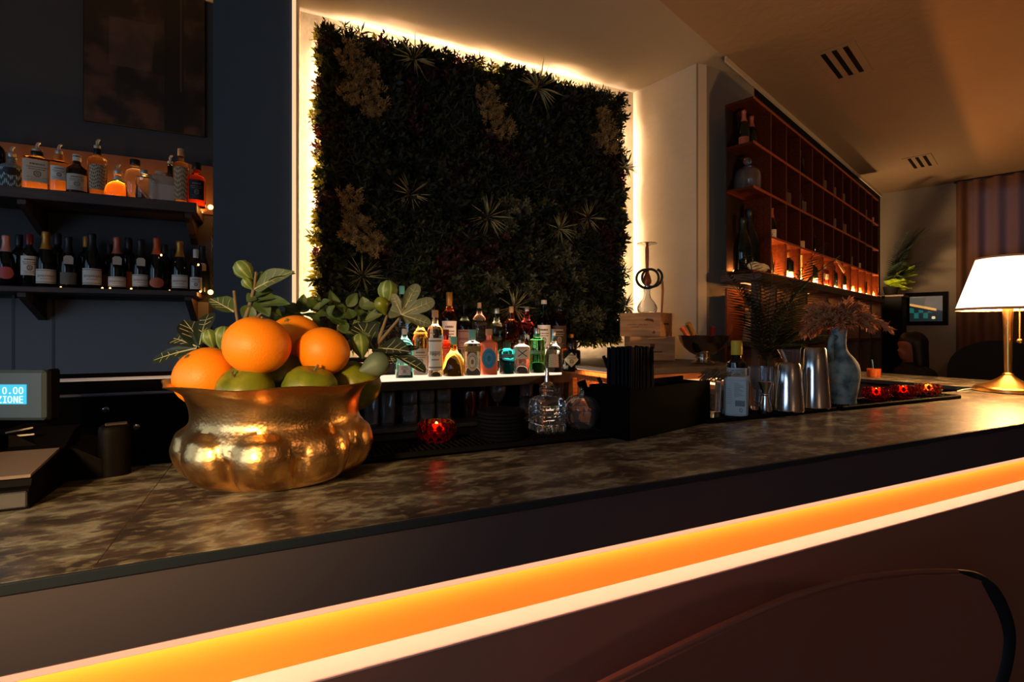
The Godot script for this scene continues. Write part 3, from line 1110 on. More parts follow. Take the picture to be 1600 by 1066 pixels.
func back_bottles():
	var W := rgb(226, 218, 204)
	var paper := print_mat("label_white", W, rgb(70, 60, 54))
	var cream := print_mat("label_cream", rgb(206, 190, 160), rgb(84, 60, 44))
	var clear := glass("clear_glass", rgb(250, 250, 246), 1.42)
	var g := "bottles on the glowing shelf below the foliage"
	var zf := -2.584
	var zm := -2.69
	var zk := -2.87
	var yf := 1.086
	var yk := 1.1482
	var P := func(px: float, z: float) -> Vector3:
		var q := onz(px, 518, z)
		q.y = yk if z == zk else yf
		return q
	var H := func(top: float, px: float, z: float, y: float) -> float:
		var f := z / (FW + RT * ((px - 800.0) / 800.0)).z
		return CAMY + (518.0 - top) / 800.0 * f - y
	# back row, standing on the step
	var d := [
		["tall clear bottle with a pale blue cap, behind the big fig leaf", 628, 447, zk, 0.032, "std", clear, {"cap": [M.cap_teal, 0.42, 0.9, 1.0]}],
		["dark bottle with a black stopper behind the white-labelled clear bottle", 676, 478, zk, 0.034, "tall", mat("bottle_black", rgb(16, 15, 16), 0.12), {"cap": [M.cap_black, 0.46, 0.88, 1.0]}],
		["tall amber whisky bottle with a gold cap and long white label reading 12", 702, 457, zk, 0.039, "bulge", glass("whisky", rgb(232, 96, 34), 1.4), {"cap": [M.foil_gold, 0.42, 0.8, 1.0], "lab": [[0.13, 0.58, 1.15, paper]]}],
		["dark green round-shouldered bottle behind the squat tequila bottle", 726, 476, zk, 0.039, "std", glass("deep_green", rgb(84, 96, 70), 1.4), {"cap": [M.foil_black, 0.36, 0.78, 1.0], "lab": [[0.2, 0.55, 1.1, print_mat("label_mauve", rgb(120, 90, 84), rgb(60, 40, 40), "band")]]}],
		["tall clear long-necked bottle half filled with pinkish spirit, no label", 749, 473, zk, 0.039, "dome", clear, {"fill": 0.55, "liq": glass("pinkish", rgb(240, 196, 170), 1.35), "cap": [M.cork, 0.28, 0.9, 1.0]}],
		["tall grey-green clear bottle right of the pink-orange gin", 776, 482, zk, 0.036, "std", glass("grey_green", rgb(206, 206, 170), 1.4), {"cap": [M.cap_silver, 0.42, 0.9, 1.0]}],
		["rectangular bottle of orange-amber rum with a clear neck", 799, 479, zk, 0.043, "square", glass("rum", rgb(250, 104, 34), 1.38), {"sq": 6.0, "flat": 0.7, "cap": [M.cork, 0.3, 0.88, 1.0]}],
		["dark red rum decanter with crossed lines and the number 18", 823, 480, zk, 0.048, "decanter", glass("dark_red", rgb(176, 34, 30), 1.4), {"cap": [M.cap_silver, 0.3, 0.86, 1.0]}],
		["tall green glass whisky bottle with a big white label and white cap", 850, 469, zk, 0.038, "std", glass("dark_green", rgb(70, 104, 70), 1.4), {"cap": [M.cap_white, 0.42, 0.93, 1.0], "lab": [[0.14, 0.57, 1.15, paper]]}],
		["amber rum bottle with a dark arched label and glass stopper", 874, 476, zk, 0.047, "drum", glass("amber", rgb(206, 84, 26), 1.4), {"cap": [clear, 0.32, 0.84, 1.0], "lab": [[0.18, 0.6, 0.9, print_mat("label_brown", rgb(60, 40, 32), rgb(170, 140, 100))]]}],
		["small dark bottle with a gold top at the right end of the back row", 893, 522, zk, 0.03, "std", mat("bottle_black", rgb(16, 15, 16), 0.12), {"cap": [M.foil_gold, 0.42, 0.84, 1.0]}],
		# middle and front rows
		["arched turquoise gin bottle partly hidden by the fig leaves", 632, 514, zf, 0.041, "dome", glass("turquoise", rgb(120, 232, 240), 1.4), {"sq": 5.0, "flat": 0.75, "cap": [M.cap_white, 0.3, 0.88, 1.0], "lab": [[0.3, 0.62, 0.6, print_mat("label_blue", rgb(190, 222, 226), rgb(90, 110, 130))], [0.06, 0.26, 0.6, paper]]}],
		["bell-shaped bottle with a golden top half and a grey label", 657, 495, zm, 0.038, "dome", clear, {"fill": 0.7, "liq": glass("golden", rgb(252, 190, 84), 1.36), "cap": [M.foil_gold, 0.32, 0.88, 1.0], "lab": [[0.1, 0.46, 1.1, print_mat("label_grey", rgb(150, 140, 130), rgb(70, 62, 60))]]}],
		["clear straight bottle with a cork stopper and a tall white label reading SANT", 680, 485, zf, 0.037, "tall", glass("pale_straw", rgb(250, 240, 206), 1.42), {"cap": [M.cork, 0.42, 0.89, 1.0], "lab": [[0.1, 0.58, 0.95, print_mat("label_plain", rgb(232, 226, 212), rgb(120, 110, 100), "band")]]}],
		["red-orange liqueur bottle hidden behind the squat golden bottle", 697, 515, zm, 0.034, "square", glass("liqueur", rgb(255, 62, 22), 1.38), {"cap": [M.foil_red, 0.4, 0.86, 1.0], "lab": [[0.36, 0.6, 0.9, print_mat("label_red", rgb(180, 30, 26), rgb(240, 150, 110))]]}],
		["squat golden tequila bottle with a fat glass stopper", 709, 526, zf, 0.054, "squat", glass("tequila", rgb(250, 190, 70), 1.38), {"cap": [M.cap_teal, 0.3, 0.8, 1.0]}],
		["clear gin bottle with a turquoise neck and ornate round label", 738, 515, zf, 0.041, "square", clear, {"sq": 5.0, "cap": [M.cap_teal, 0.42, 0.78, 1.0], "lab": [[0.1, 0.5, 0.6, print_mat("label_ornate", rgb(216, 214, 196), rgb(120, 112, 70), "rings"), "disc"], [0.52, 0.64, 1.0, print_mat("label_gold", rgb(176, 150, 84), rgb(60, 56, 40), "ornate")]]}],
		["pink-orange square gin bottle with a big blue round label", 764, 514, zf, 0.043, "square", mat("gin_pink", rgb(250, 128, 88), 0.2), {"sq": 5.0, "cap": [M.cork, 0.4, 0.86, 1.0], "lab": [[0.14, 0.58, 0.72, print_mat("label_disc", rgb(60, 150, 190), rgb(30, 110, 160), "rings"), "disc"]], "x": 0}],
		["small teal bottle with a dark green neck beside the pink-orange gin", 792, 534, zf, 0.041, "drum", glass("teal", rgb(40, 190, 214), 1.4), {"cap": [M.foil_green, 0.46, 0.8, 1.0], "lab": [[0.5, 0.62, 1.0, print_mat("label_teal", rgb(30, 110, 120), rgb(200, 230, 220), "band")]]}],
		["clear bottle with a white label showing a black rope cross", 815, 523, zf, 0.043, "square", clear, {"sq": 4.0, "cap": [M.cap_black, 0.36, 0.86, 1.0], "lab": [[0.38, 0.68, 0.95, print_mat("label_rope", rgb(226, 214, 186), rgb(60, 40, 26), "rope")]]}],
		["green pot-bellied gin bottle with a silver cap", 839, 513, zf, 0.043, "drum", glass("gin_green", rgb(90, 214, 120), 1.4), {"cap": [M.cap_silver, 0.36, 0.82, 1.0], "lab": [[0.42, 0.5, 1.0, print_mat("label_green", rgb(60, 130, 84), rgb(214, 230, 200), "band")]]}],
		["cone-shaped clear flask with a tall silver stopper", 865, 514, zf, 0.052, "cone", clear, {"cap": [M.cap_silver, 0.27, 0.7, 1.0], "lab": [[0.12, 0.42, 0.55, print_mat("label_pale", rgb(214, 196, 180), rgb(150, 110, 80), "ornate")]]}],
		["black apothecary gin bottle with a cream diamond label", 893, 536, -2.585, 0.046, "drum", mat("bottle_black", rgb(16, 15, 16), 0.12), {"cap": [M.cap_black, 0.4, 0.88, 1.0], "lab": [[0.16, 0.68, 0.85, cream, "diamond"]]}],
	]
	for q in d:
		var p: Vector3 = P.call(q[1], q[3])
		var h: float = H.call(q[2], q[1], q[3], p.y)
		var o: Dictionary = {"k": q[5], "h": h, "r": q[4] * (1.1 if q[3] == zf else 1.16), "m": q[6]}
		o.merge(q[7])
		var t := bottle("spirit_bottle", q[0], p, o, g)
		if "SANT" in q[0]:
			lettering("SANT", 0.011, M.black, t, Transform3D(Basis(), Vector3(0, h * 0.34, q[4] * 1.1 + 0.0012)))
		if "reading 12" in q[0]:
			lettering("12", 0.014, M.black, t, Transform3D(Basis(), Vector3(0, h * 0.36, q[4] * 1.13 + 0.001)))
		if "number 18" in q[0]:
			lettering("18", 0.022, M.cap_white, t, Transform3D(Basis(), Vector3(0, h * 0.42, q[4] * 1.16 + 0.001)))
			var s := MB.new()
			var r: float = q[4] * 1.16
			for sg in [-1.0, 1.0]:
				s.tube([Vector3(-0.03 * sg, h * 0.2, r * 0.78), Vector3(0, h * 0.45, r + 0.002), Vector3(0.03 * sg, h * 0.62, r * 0.72)], 0.0009, 5)
			part("crossed_lines", s, M.cap_white, t)
	# cut glasses on the dark shelf below
	var gl := glass("crystal", rgb(235, 240, 245), 1.45)
	gl.albedo_color.a = 0.035
	var gd := glass("crystal_dull", rgb(235, 240, 245), 1.5, 0.03)
	gd.albedo_color.a = 0.025
	var tum := MB.new()
	var cut := func(a: float, r: float, y: float) -> Vector2:
		return Vector2(r * (1.0 + (0.05 * absf(sin(a * 6.0 + y * 60.0)) if r > 0.03 else 0.0)), y)
	tum.lathe([[0, 0], [0.036, 0], [0.038, 0.004], [0.04, 0.05], [0.041, 0.095], [0.0385, 0.095], [0.036, 0.05], [0.032, 0.012], [0, 0.01]], 48, Vector3(), 2.0, 1.0, cut)
	var tm := tum.done()
	for q in [[640, 0, "leftmost"], [667, 0, "second from left"], [693, 0, "third from left"], [822, 0, "left one behind the dispenser bottle"], [870, 0, "right one behind the dispenser bottle"]]:
		for lv in 2:
			var p := onz(q[0], 518, -2.66)
			p.y = 0.841 + 0.096 * lv
			var o := part("tumbler", tm, gd, null, p)
			tag(o, "cut crystal tumbler, %s, %s of its stack" % [q[2], ["bottom", "top"][lv]], "glass", "tumblers under the bottle shelf")
	var hb := MB.new()
	hb.lathe([[0, 0], [0.032, 0], [0.034, 0.004], [0.036, 0.17], [0.034, 0.17], [0.031, 0.014], [0, 0.012]], 32, Vector3(), 2.0, 1.0, cut)
	var hm := hb.done()
	for q in [[580, "left one of the two beside the brass bowl"], [606, "right one of the two beside the brass bowl"]]:
		var p := onz(q[0], 518, -2.66)
		p.y = 0.841
		tag(part("highball_glass", hm, gd, null, p), "tall cut highball glass, " + q[1], "glass", "highball glasses under the bottle shelf")
	hb = MB.new()
	hb.lathe([[0, 0], [0.036, 0], [0.034, 0.004], [0.005, 0.01], [0.004, 0.08], [0.02, 0.092], [0.042, 0.13], [0.044, 0.17], [0.041, 0.19], [0.0395, 0.19], [0.042, 0.17], [0.04, 0.132], [0.018, 0.098], [0, 0.094]], 32)
	var pw := onz(778, 518, -2.62)
	pw.y = 0.841
	tag(part("wine_glass", hb, gd, null, pw), "stemmed wine glass on the dark shelf above the coaster stack", "glass")
	for q in [[733, "left"], [754, "right"]]:
		var p := onz(q[0], 518, -2.7)
		p.y = 0.841
		bottle("dark_bottle", "short dark bottle on the shelf behind the candle, the %s one of two" % q[1], p, {"k": "drum", "h": 0.2, "r": 0.038, "m": mat("bottle_brown", rgb(40, 18, 10), 0.15), "cap": [M.cap_black, 0.42, 0.86, 1.0]}, "short dark bottles under the bottle shelf")


func left_shelves():
	var xr := -0.345
	var xl := -2.7
	for q in [["upper", 1.96, 0.05], ["lower", 1.521, 0.026]]:
		var t := thing("wall_shelf", "%s dark wooden wall shelf on the left, carrying %s" % [q[0], "spirit bottles" if q[0] == "upper" else "sparkling wine bottles"], "shelf", Vector3(), 0, "wall shelves on the left")
		var s := MB.new()
		s.box(Vector3((xl + xr) / 2, q[1] - q[2] / 2, -3.11), Vector3(xr - xl, q[2], 0.28), 0.003)
		part("board", s, M.walnut, t)
		for x in [-0.385, -1.02, -1.75]:
			s = MB.new()
			s.prism(PackedVector2Array([Vector2(0, 0), Vector2(0.25, 0), Vector2(0.25, -0.02), Vector2(0.02, -0.12), Vector2(0, -0.12)]), -0.015, 0.015, Transform3D(Basis(Vector3(0, 0, 1), Vector3(0, 1, 0), Vector3(-1, 0, 0)), Vector3(x, q[1] - q[2], -3.25)))
			part("bracket", s, M.walnut, t)
		if q[0] == "upper":
			s = MB.new()
			s.box(Vector3((xl - 0.29) / 2, 2.09, -3.237), Vector3(-0.29 - xl, 0.265, 0.02), 0.002)
			part("backboard", s, mat("backboard", rgb(98, 58, 36), 0.6), t)
			s = MB.new()
			s.box(Vector3((xl + xr) / 2, 1.963, -3.21), Vector3(xr - xl, 0.004, 0.012))
			part("led_strip", s, glow("led_shelf", rgb(255, 190, 100), 6.0), t)
			area(Vector3(-0.85, 1.967, -3.21), Vector3(0, 1, 0), Vector3(1, 0, 0), Vector2(1.0, 0.012), rgb(255, 190, 100), 0.75, t)
	# upright wall rails
	for x in [-0.98, -1.13]:
		var s := MB.new()
		s.box(Vector3(x, 1.0, -3.243), Vector3(0.014, 1.1, 0.014), 0.002)
		tag(part("wall_rail", s, M.frame, null), "slim dark upright rail on the grey wall below the shelves, %s" % ("right one" if x > -1 else "left one"), "rail")
	# string lights on the lower shelf
	var ft := thing("string_lights", "string of tiny warm fairy lights along the lower wall shelf", "string lights")
	var pts := []
	var bulbs := [[160, 452, -2.985], [172, 452, -2.985], [205, 453, -2.985], [265, 456, -2.985], [313, 457, -2.985], [329, 458, -3.1], [252, 400, -3.02], [310, 415, -3.02], [95, 451, -2.985], [329, 325, -3.12]]
	for b in bulbs:
		var p := onz(b[0], b[1], b[2])
		p.y += 0.004
		var s := MB.new()
		s.ball(Vector3(), Vector3(0.0042, 0.005, 0.0042) if b[0] != 329 else Vector3(0.013, 0.013, 0.013), 10, 6)
		part("bulb", s, glow("fairy", rgb(255, 180, 90), 9.0), ft, p)
		if b[0] < 320 and b[1] > 440:
			pts.append(p + Vector3(0, -0.003, 0.003))
	omni(onz(329, 458, -3.1), rgb(255, 160, 70), 0.012, 0.012, ft)
	omni(onz(329, 325, -3.12), rgb(255, 160, 70), 0.012, 0.012, ft)
	pts.sort_custom(func(a, b): return a.x < b.x)
	pts.push_front(Vector3(-1.3, 1.525, -2.985))
	var s2 := MB.new()
	s2.tube(pts, 0.0012, 5)
	var ch := []
	for k in 22:
		ch.append(Vector3(-0.305 + 0.004 * (k % 2), 1.91 - k * 0.018, -3.22))
	s2.tube(ch, 0.0014, 5)
	part("wire", s2, M.gold, ft)
	# dark framed picture
	var t := thing("wall_picture", "large dark brown abstract picture hanging on the slate wall above the bottles", "picture", Vector3(-0.6, 2.785, -3.243))
	var s := MB.new()
	s.box(Vector3(0, 0, 0), Vector3(0.53, 0.81, 0.014), 0.002)
	part("canvas_edge", s, M.dark, t)
	var im := Image.create(128, 192, false, Image.FORMAT_RGB8)
	var nz := noise(0.022, FastNoiseLite.TYPE_SIMPLEX_SMOOTH, 4, 15)
	for y in 192:
		for x in 128:
			var v := nz.get_noise_2d(x, y) * 0.5 + 0.5
			var c := rgb(22, 15, 13).lerp(rgb(72, 46, 34), smoothstep(0.35, 0.75, v))
			if x > 24 and x < 78 - int(y * 0.08) and y > 60 and y < 120:
				c = c.lerp(rgb(88, 62, 54), 0.6)
			if x > 82 and x < 104:
				c = c.lerp(rgb(10, 9, 9), 0.85)
			if x > 99 and x < 102 and y < 140:
				c = rgb(70, 48, 42)
			im.set_pixel(x, y, c)
	var pm := mat("picture", Color.WHITE, 0.35)
	pm.albedo_texture = ImageTexture.create_from_image(im)
	s = MB.new()
	s.quad(Vector3(-0.262, -0.402, 0.0078), Vector3(0.262, -0.402, 0.0078), Vector3(0.262, 0.402, 0.0078), Vector3(-0.262, 0.402, 0.0078))
	part("print", s, pm, t)
	# bottles on the upper shelf
	var W := print_mat("label_white", rgb(226, 218, 204), rgb(70, 60, 54))
	var cream: Material = M.label_cream
	var clear: Material = M.clear_glass
	var amber := glass("shelf_amber", rgb(255, 226, 160), 1.36)
	var orn := print_mat("label_paisley", rgb(40, 60, 70), rgb(190, 205, 205), "ornate")
	orn.uv1_scale = Vector3(5, 4, 1)
	var silverlab := print_mat("label_silver", rgb(196, 186, 168), rgb(90, 76, 60))
	var g := "spirit bottles on the upper wall shelf"
	var up := [
		["round bottle with a red top at the left edge of the picture, upper shelf", -12, 200, 0.045, "std", M.bottle_black, {"cap": [M.foil_red, 0.5, 0.8, 1.0], "lab": [[0.1, 0.4, 1.0, W]]}],
		["bottle wrapped in blue and white paisley with a black oval badge", 18, 222, 0.047, "std", orn, {"lab": [[0.38, 0.6, 0.6, mat("badge", rgb(16, 20, 24), 0.4), "disc"]], "spout": 0.93}],
		["square bottle with a large cream arched label, second from the paisley one's right", 58, 230, 0.052, "drum", amber, {"sq": 5.0, "flat": 0.7, "lab": [[0.2, 0.68, 0.9, silverlab]], "spout": 0.86, "cap": [M.cap_black, 0.42, 0.8, 0.9]}],
		["amber bottle with an orange neck seal and a small white label", 92, 236, 0.041, "drum", amber, {"cap": [mat("seal", rgb(210, 110, 30), 0.6), 0.44, 0.76, 0.92], "lab": [[0.3, 0.62, 0.8, W]], "spout": 0.9}],
		["dark brown bottle with a silvery label and a white cap on the upper shelf", 120, 242, 0.041, "wine", mat("bottle_brown", rgb(40, 18, 10), 0.15), {"lab": [[0.12, 0.5, 1.1, silverlab]], "cap": [M.cap_white, 0.4, 0.84, 1.0]}],
		["tall clear bottle with a long ornate label and a steel pourer", 152, 226, 0.038, "tall", amber, {"lab": [[0.14, 0.6, 0.9, print_mat("label_long", rgb(190, 170, 140), rgb(80, 64, 50), "ornate")]], "spout": 0.9, "cap": [M.cap_black, 0.4, 0.8, 0.92]}],
		["low wide amber bottle with a dark sloping shoulder and pourer", 184, 244, 0.055, "squat", glass("shelf_dark_amber", rgb(236, 180, 90), 1.38), {"spout": 0.8, "lab": [[0.6, 0.74, 1.2, W]]}],
		["round clear bottle with a black stopper in the middle of the upper shelf", 211, 250, 0.043, "dome", clear, {"cap": [M.cap_black, 0.5, 0.86, 1.0]}],
		["short clear jar-like bottle in front of the round clear one", 225, 266, 0.036, "drum", clear, {"cap": [M.cap_silver, 0.45, 0.86, 1.0], "z": -3.02}],
		["wide frosted square bottle with a pale blank label", 252, 262, 0.062, "drum", mat("frosted", rgb(190, 164, 140), 0.45), {"sq": 6.0, "flat": 0.6, "lab": [[0.02, 0.5, 0.8, mat("paper_blank", rgb(206, 190, 172), 0.8)]]}],
		["dark thin-necked bottle with a white pourer behind the frosted one", 266, 236, 0.034, "wine", M.bottle_black, {"spout": 0.94, "z": -3.14}],
		["slim clear bottle with an ornate cream label and cork, right of the frosted one", 283, 233, 0.036, "tall", amber, {"cap": [M.cork, 0.42, 0.88, 1.0], "lab": [[0.08, 0.66, 1.0, print_mat("label_vine", rgb(190, 164, 126), rgb(110, 70, 40), "ornate")]]}],
		["red-amber rum bottle with a black triangular label at the shelf's right end", 307, 255, 0.042, "std", glass("shelf_red", rgb(255, 96, 30), 1.38), {"cap": [M.cap_black, 0.5, 0.84, 1.0], "lab": [[0.14, 0.58, 0.9, print_mat("label_night", rgb(30, 26, 26), rgb(150, 120, 110))]]}],
	]
	for q in up:
		var o: Dictionary = {"k": q[4], "r": q[3], "m": q[5], "seg": 20}
		o.merge(q[6])
		var z: float = o.get("z", -3.08)
		var p := onz(q[1], 518, z)
		p.y = 1.9605
		var top := onz(q[1], q[2], z).y
		if o.has("spout") and not o.has("cap"):
			top -= 0.06
		o.h = top - p.y
		bottle("spirit_bottle", q[0], p, o, g)
	# sparkling and wine bottles on the lower shelf
	var dk := mat("bottle_green", rgb(12, 18, 14), 0.1)
	var pl := print_mat("label_band", rgb(222, 216, 204), rgb(150, 130, 100), "band")
	var pk := mat("label_rose", rgb(196, 84, 84), 0.6)
	var cp := mat("label_copper", rgb(206, 100, 62), 0.6)
	g = "bottles on the lower wall shelf"
	var low := [
		["sparkling wine bottle with pink foil and a red oval label at the left picture edge", 9, 368, "champ", M.foil_pink, 0, [[0.14, 0.38, 0.9, pk, "disc"]]],
		["red-capped wine bottle with a tall cream label on the lower shelf", 46, 366, "wine", M.foil_red, 0, [[0.22, 0.58, 1.2, W]]],
		["sparkling wine bottle with gold foil and a white band label, the tallest gold one", 72, 362, "champ", M.foil_gold, 0, [[0.07, 0.32, 1.2, pl]]],
		["dark sparkling wine bottle with a neck tag and grey label", 107, 370, "champ", M.foil_black, 0, [[0.07, 0.3, 1.0, mat("label_dim", rgb(112, 104, 94), 0.7)]]],
		["black-foiled sparkling wine bottle with a square white label", 144, 365, "champ", M.foil_black, 0, [[0.07, 0.36, 1.2, pl]]],
		["sparkling wine bottle with rose foil, neck tag and a white label", 183, 371, "champ", M.foil_rose, 0, [[0.05, 0.24, 1.2, pl]]],
		["dark sparkling bottle with a white neck tag, right of the rose-foiled one", 220, 374, "champ", M.foil_black, 0, [[0.07, 0.3, 1.2, pl]]],
		["sparkling wine bottle with orange foil and an orange oval label", 245, 372, "champ", M.foil_orange, 0, [[0.05, 0.24, 0.9, cp, "disc"]]],
		["sparkling wine bottle with gold foil and white label near the shelf's right end", 281, 377, "champ", M.foil_gold, 0, [[0.06, 0.32, 1.2, pl]]],
		["wine bottle with a white neck and cream label at the shelf's right end", 306, 390, "wine", M.cap_white, 0, [[0.06, 0.34, 1.2, W]]],
		["black-capped dark bottle in the second row, left of the red-capped one", 30, 367, "wine", M.foil_black, 1, []],
		["black-capped dark bottle in the second row, right of the tall gold-foiled one", 90, 365, "wine", M.foil_black, 1, []],
		["bottle with a yellow capsule standing behind the black-foiled bottle", 135, 370, "wine", M.foil_gold, 1, []],
		["dark bottle in the second row, left of the rose-foiled one", 171, 382, "wine", M.foil_black, 1, [[0.1, 0.34, 1.1, mat("label_ochre", rgb(170, 96, 36), 0.6)]]],
		["dark bottle in the second row, right of the rose-foiled one", 201, 372, "wine", M.foil_black, 1, [[0.05, 0.36, 1.1, M.label_ochre]]],
		["dark bottle in the second row, right of the orange-foiled one", 257, 382, "wine", M.foil_black, 1, []],
		["dark bottle in the second row, left of the shelf-end gold-foiled one", 272, 390, "wine", M.foil_black, 1, [[0.05, 0.3, 1.1, M.label_ochre]]],
		["dark bottle with a white neck tag behind the last bottle on the lower shelf", 316, 384, "champ", M.foil_black, 1, []],
	]
	for q in low:
		var z := -3.055 if q[5] == 0 else -3.165
		var p := onz(q[1], 518, z)
		p.y = 1.5215
		var h := onz(q[1], q[2], z).y - p.y
		var o: Dictionary = {"k": q[3], "h": h, "r": h * (0.142 if q[3] == "champ" else 0.126), "m": dk, "lab": q[6], "seg": 20}
		if q[3] == "champ":
			o.cap = [q[4], 0.4, 0.68, 1.0, "foil"]
		else:
			o.cap = [q[4], 0.44, 0.8, 1.0]
		var t2 := bottle("wine_bottle", q[0], p, o, g)
		if "tag" in q[0]:
			s = MB.new()
			s.prism(PackedVector2Array([Vector2(-0.017, -0.045), Vector2(0.017, -0.045), Vector2(0.018, -0.01), Vector2(0.01, 0), Vector2(-0.01, 0), Vector2(-0.018, -0.01)]), 0, 0.001, Transform3D(Basis(Vector3(1, 0, 0), -0.42), Vector3(0, h * 0.62, h * 0.142 * 0.72 + 0.006)))
			part("neck_tag", s, M.paper_blank, t2)


func wine_rack():
	var yaw := atan2(0.331, 0.9435)
	var tr := Transform3D(Basis(Vector3.UP, yaw), RA + RN * 0.006)
	var t := thing("wine_rack", "mahogany wall rack of square bottle cells, its lowest row glowing amber", "wine rack", tr.origin, yaw)
	var L := 3.63
	var dp := 0.18
	var ys := [1.7, 1.95, 2.23, 2.51, 2.79]
	for k in 5:
		var x0 := 0.302 if k == 1 else 0.0
		var s := MB.new()
		s.box(Vector3((x0 + L) / 2, ys[k], dp / 2), Vector3(L - x0, 0.016, dp), 0.002)
		var sh := part("shelf", s, M.mahogany, t)
		s = MB.new()
		s.box(Vector3((x0 + L) / 2, ys[k], dp + 0.002), Vector3(L - x0, 0.017, 0.005), 0.001)
		part("front_edge", s, mat("edge_highlight", rgb(150, 66, 28), 0.5), sh)  # lighter edging paints the lit front edge of the shelf into the colour
	for k in range(1, 13):
		var s := MB.new()
		s.box(Vector3(L * k / 12.0, (ys[0] + ys[4]) / 2, dp / 2 - 0.001), Vector3(0.014, ys[4] - ys[0], dp - 0.004), 0.002)
		var dv := part("divider", s, M.mahogany, t)
		s = MB.new()
		s.box(Vector3(L * k / 12.0, (ys[0] + ys[4]) / 2, dp + 0.001), Vector3(0.013, ys[4] - ys[0], 0.004), 0.001)
		part("front_edge", s, mat("edge_highlight_dim", rgb(96, 38, 17), 0.5), dv)  # edge highlight of the divider painted as lighter edging
	var s := MB.new()
	s.box(Vector3(L / 2, (ys[0] + ys[4]) / 2, 0.006), Vector3(L, ys[4] - ys[0], 0.01))
	part("back_panel", s, mat("rack_back", rgb(30, 13, 8), 0.6), t)
	s = MB.new()
	s.box(Vector3(L / 2 + 0.15, ys[0] + 0.012, 0.1715), Vector3(L - 0.32, 0.008, 0.004))
	part("led_strip", s, glow("led_rack", rgb(255, 150, 58), 0.8), t)
	for k in 11:
		area(Vector3(L * (k + 1.5) / 12.0, ys[0] + 0.014, 0.169), Vector3(0, 0.04, -1), Vector3(1, 0, 0), Vector2(0.25, 0.008), rgb(255, 180, 96), 0.8, t)
		area(Vector3(L * (k + 1.5) / 12.0, ys[0] + 0.013, 0.025), Vector3(0, 1, 0.3), Vector3(1, 0, 0), Vector2(0.25, 0.015), rgb(255, 165, 80), 0.5, t)
	area(Vector3(0.14, ys[0] + 0.014, 0.03), Vector3(0.6, 1, 0.1), Vector3(1, 0, 0), Vector2(0.2, 0.02), rgb(255, 150, 70), 0.35, t)
	# cabinet below
	var c := thing("back_cabinet", "open dark wooden cabinet with amber-lit bays under the wine rack", "cabinet", tr.origin, yaw)
	s = MB.new()
	s.box(Vector3(L / 2 - 0.01, 1.66, 0.115), Vector3(L + 0.06, 0.05, 0.25), 0.004)
	part("cabinet_top", s, M.walnut, c)
	s = MB.new()
	s.box(Vector3(L / 2, 0.8, 0.008), Vector3(L, 1.6, 0.012))
	part("back_panel", s, mat("cab_back", rgb(120, 56, 22), 0.8), c)
	for y in [1.24, 0.82, 0.4]:
		s = MB.new()
		s.box(Vector3(L / 2, y, 0.11), Vector3(L, 0.03, 0.2), 0.002)
		part("shelf", s, M.walnut, c)
	var xs := [0.02, 0.3, 0.62, 0.95, 1.5, 2.05, 2.6, 3.1, 3.61]
	for x in xs:
		s = MB.new()
		s.box(Vector3(x, 0.82, 0.112), Vector3(0.045 if x < 1 else 0.06, 1.63, 0.205), 0.003)
		if x < 0.1:
			s = MB.new()
			s.box(Vector3(x, 0.82, 0.19), Vector3(0.045, 1.63, 0.05), 0.003)
		part("post", s, M.walnut, c)
	for k in 8:
		area(Vector3((xs[k] + xs[k + 1]) / 2, 1.63, 0.09), Vector3(0, -1, -0.2), Vector3(1, 0, 0), Vector2((xs[k + 1] - xs[k]) * 0.7, 0.03), rgb(255, 164, 76), 0.1 if k == 0 else 0.14, c)
		s = MB.new()
		s.box(Vector3((xs[k] + xs[k + 1]) / 2, 1.6325, 0.09), Vector3((xs[k + 1] - xs[k]) * 0.7, 0.004, 0.03))
		part("led_strip", s, M.led_amber, c)
	# panel doors leaning in the bays, brown boxes and a figurine
	var boxm := mat("boxes", rgb(140, 66, 34), 0.7)
	var n := 0
	for q in [[1.2, 1.255, 0.16, 0.24], [1.36, 1.255, 0.1, 0.3], [1.7, 1.255, 0.2, 0.32], [2.3, 1.255, 0.24, 0.2], [2.8, 1.255, 0.26, 0.33], [3.3, 1.255, 0.24, 0.33], [2.8, 0.835, 0.26, 0.33], [3.3, 0.835, 0.24, 0.33], [2.3, 0.835, 0.24, 0.33], [1.75, 0.835, 0.3, 0.28]]:
		s = MB.new()
		s.box(Vector3(0, q[3] / 2, 0), Vector3(q[2], q[3], 0.12), 0.006)
		var lb: String = ["first", "second", "third", "fourth", "fifth", "sixth", "fourth", "fifth", "third", "second"][n]
		var bx := thing("storage_box", "brown box in the cabinet's %s row, %s from the palm" % ["upper" if n < 6 else "lower", lb], "box", tr * Vector3(q[0], q[1], 0.1), yaw, "brown boxes in the back cabinet")
		part("carton", s, boxm, bx)
		s = MB.new()
		s.box(Vector3(0, q[3] * 0.72, 0.0605), Vector3(q[2] * 0.6, 0.05, 0.002))
		part("label", s, mat("boxlabel", rgb(200, 140, 80), 0.7), bx)
		n += 1
	var f := thing("figurine", "small standing ornament with a dark head and pale robe in the lit cabinet bay", "ornament", tr * Vector3(0.16, 1.256, 0.1), yaw)
	s = MB.new()
	s.lathe([[0, 0], [0.045, 0], [0.05, 0.01], [0.04, 0.08], [0.026, 0.15], [0.034, 0.19], [0.03, 0.215], [0.012, 0.23], [0, 0.23]], 18)
	part("robe", s, mat("robe", rgb(190, 150, 100), 0.5), f)
	s = MB.new()
	s.ball(Vector3(0, 0.255, 0), Vector3(0.026, 0.032, 0.026), 14, 10)
	part("head", s, mat("skin_dark", rgb(70, 44, 30), 0.5), f)
	s = MB.new()
	s.lathe([[0, 0.27], [0.032, 0.27], [0.03, 0.3], [0.024, 0.33], [0, 0.335]], 16)
	part("hat", s, M.black, f)
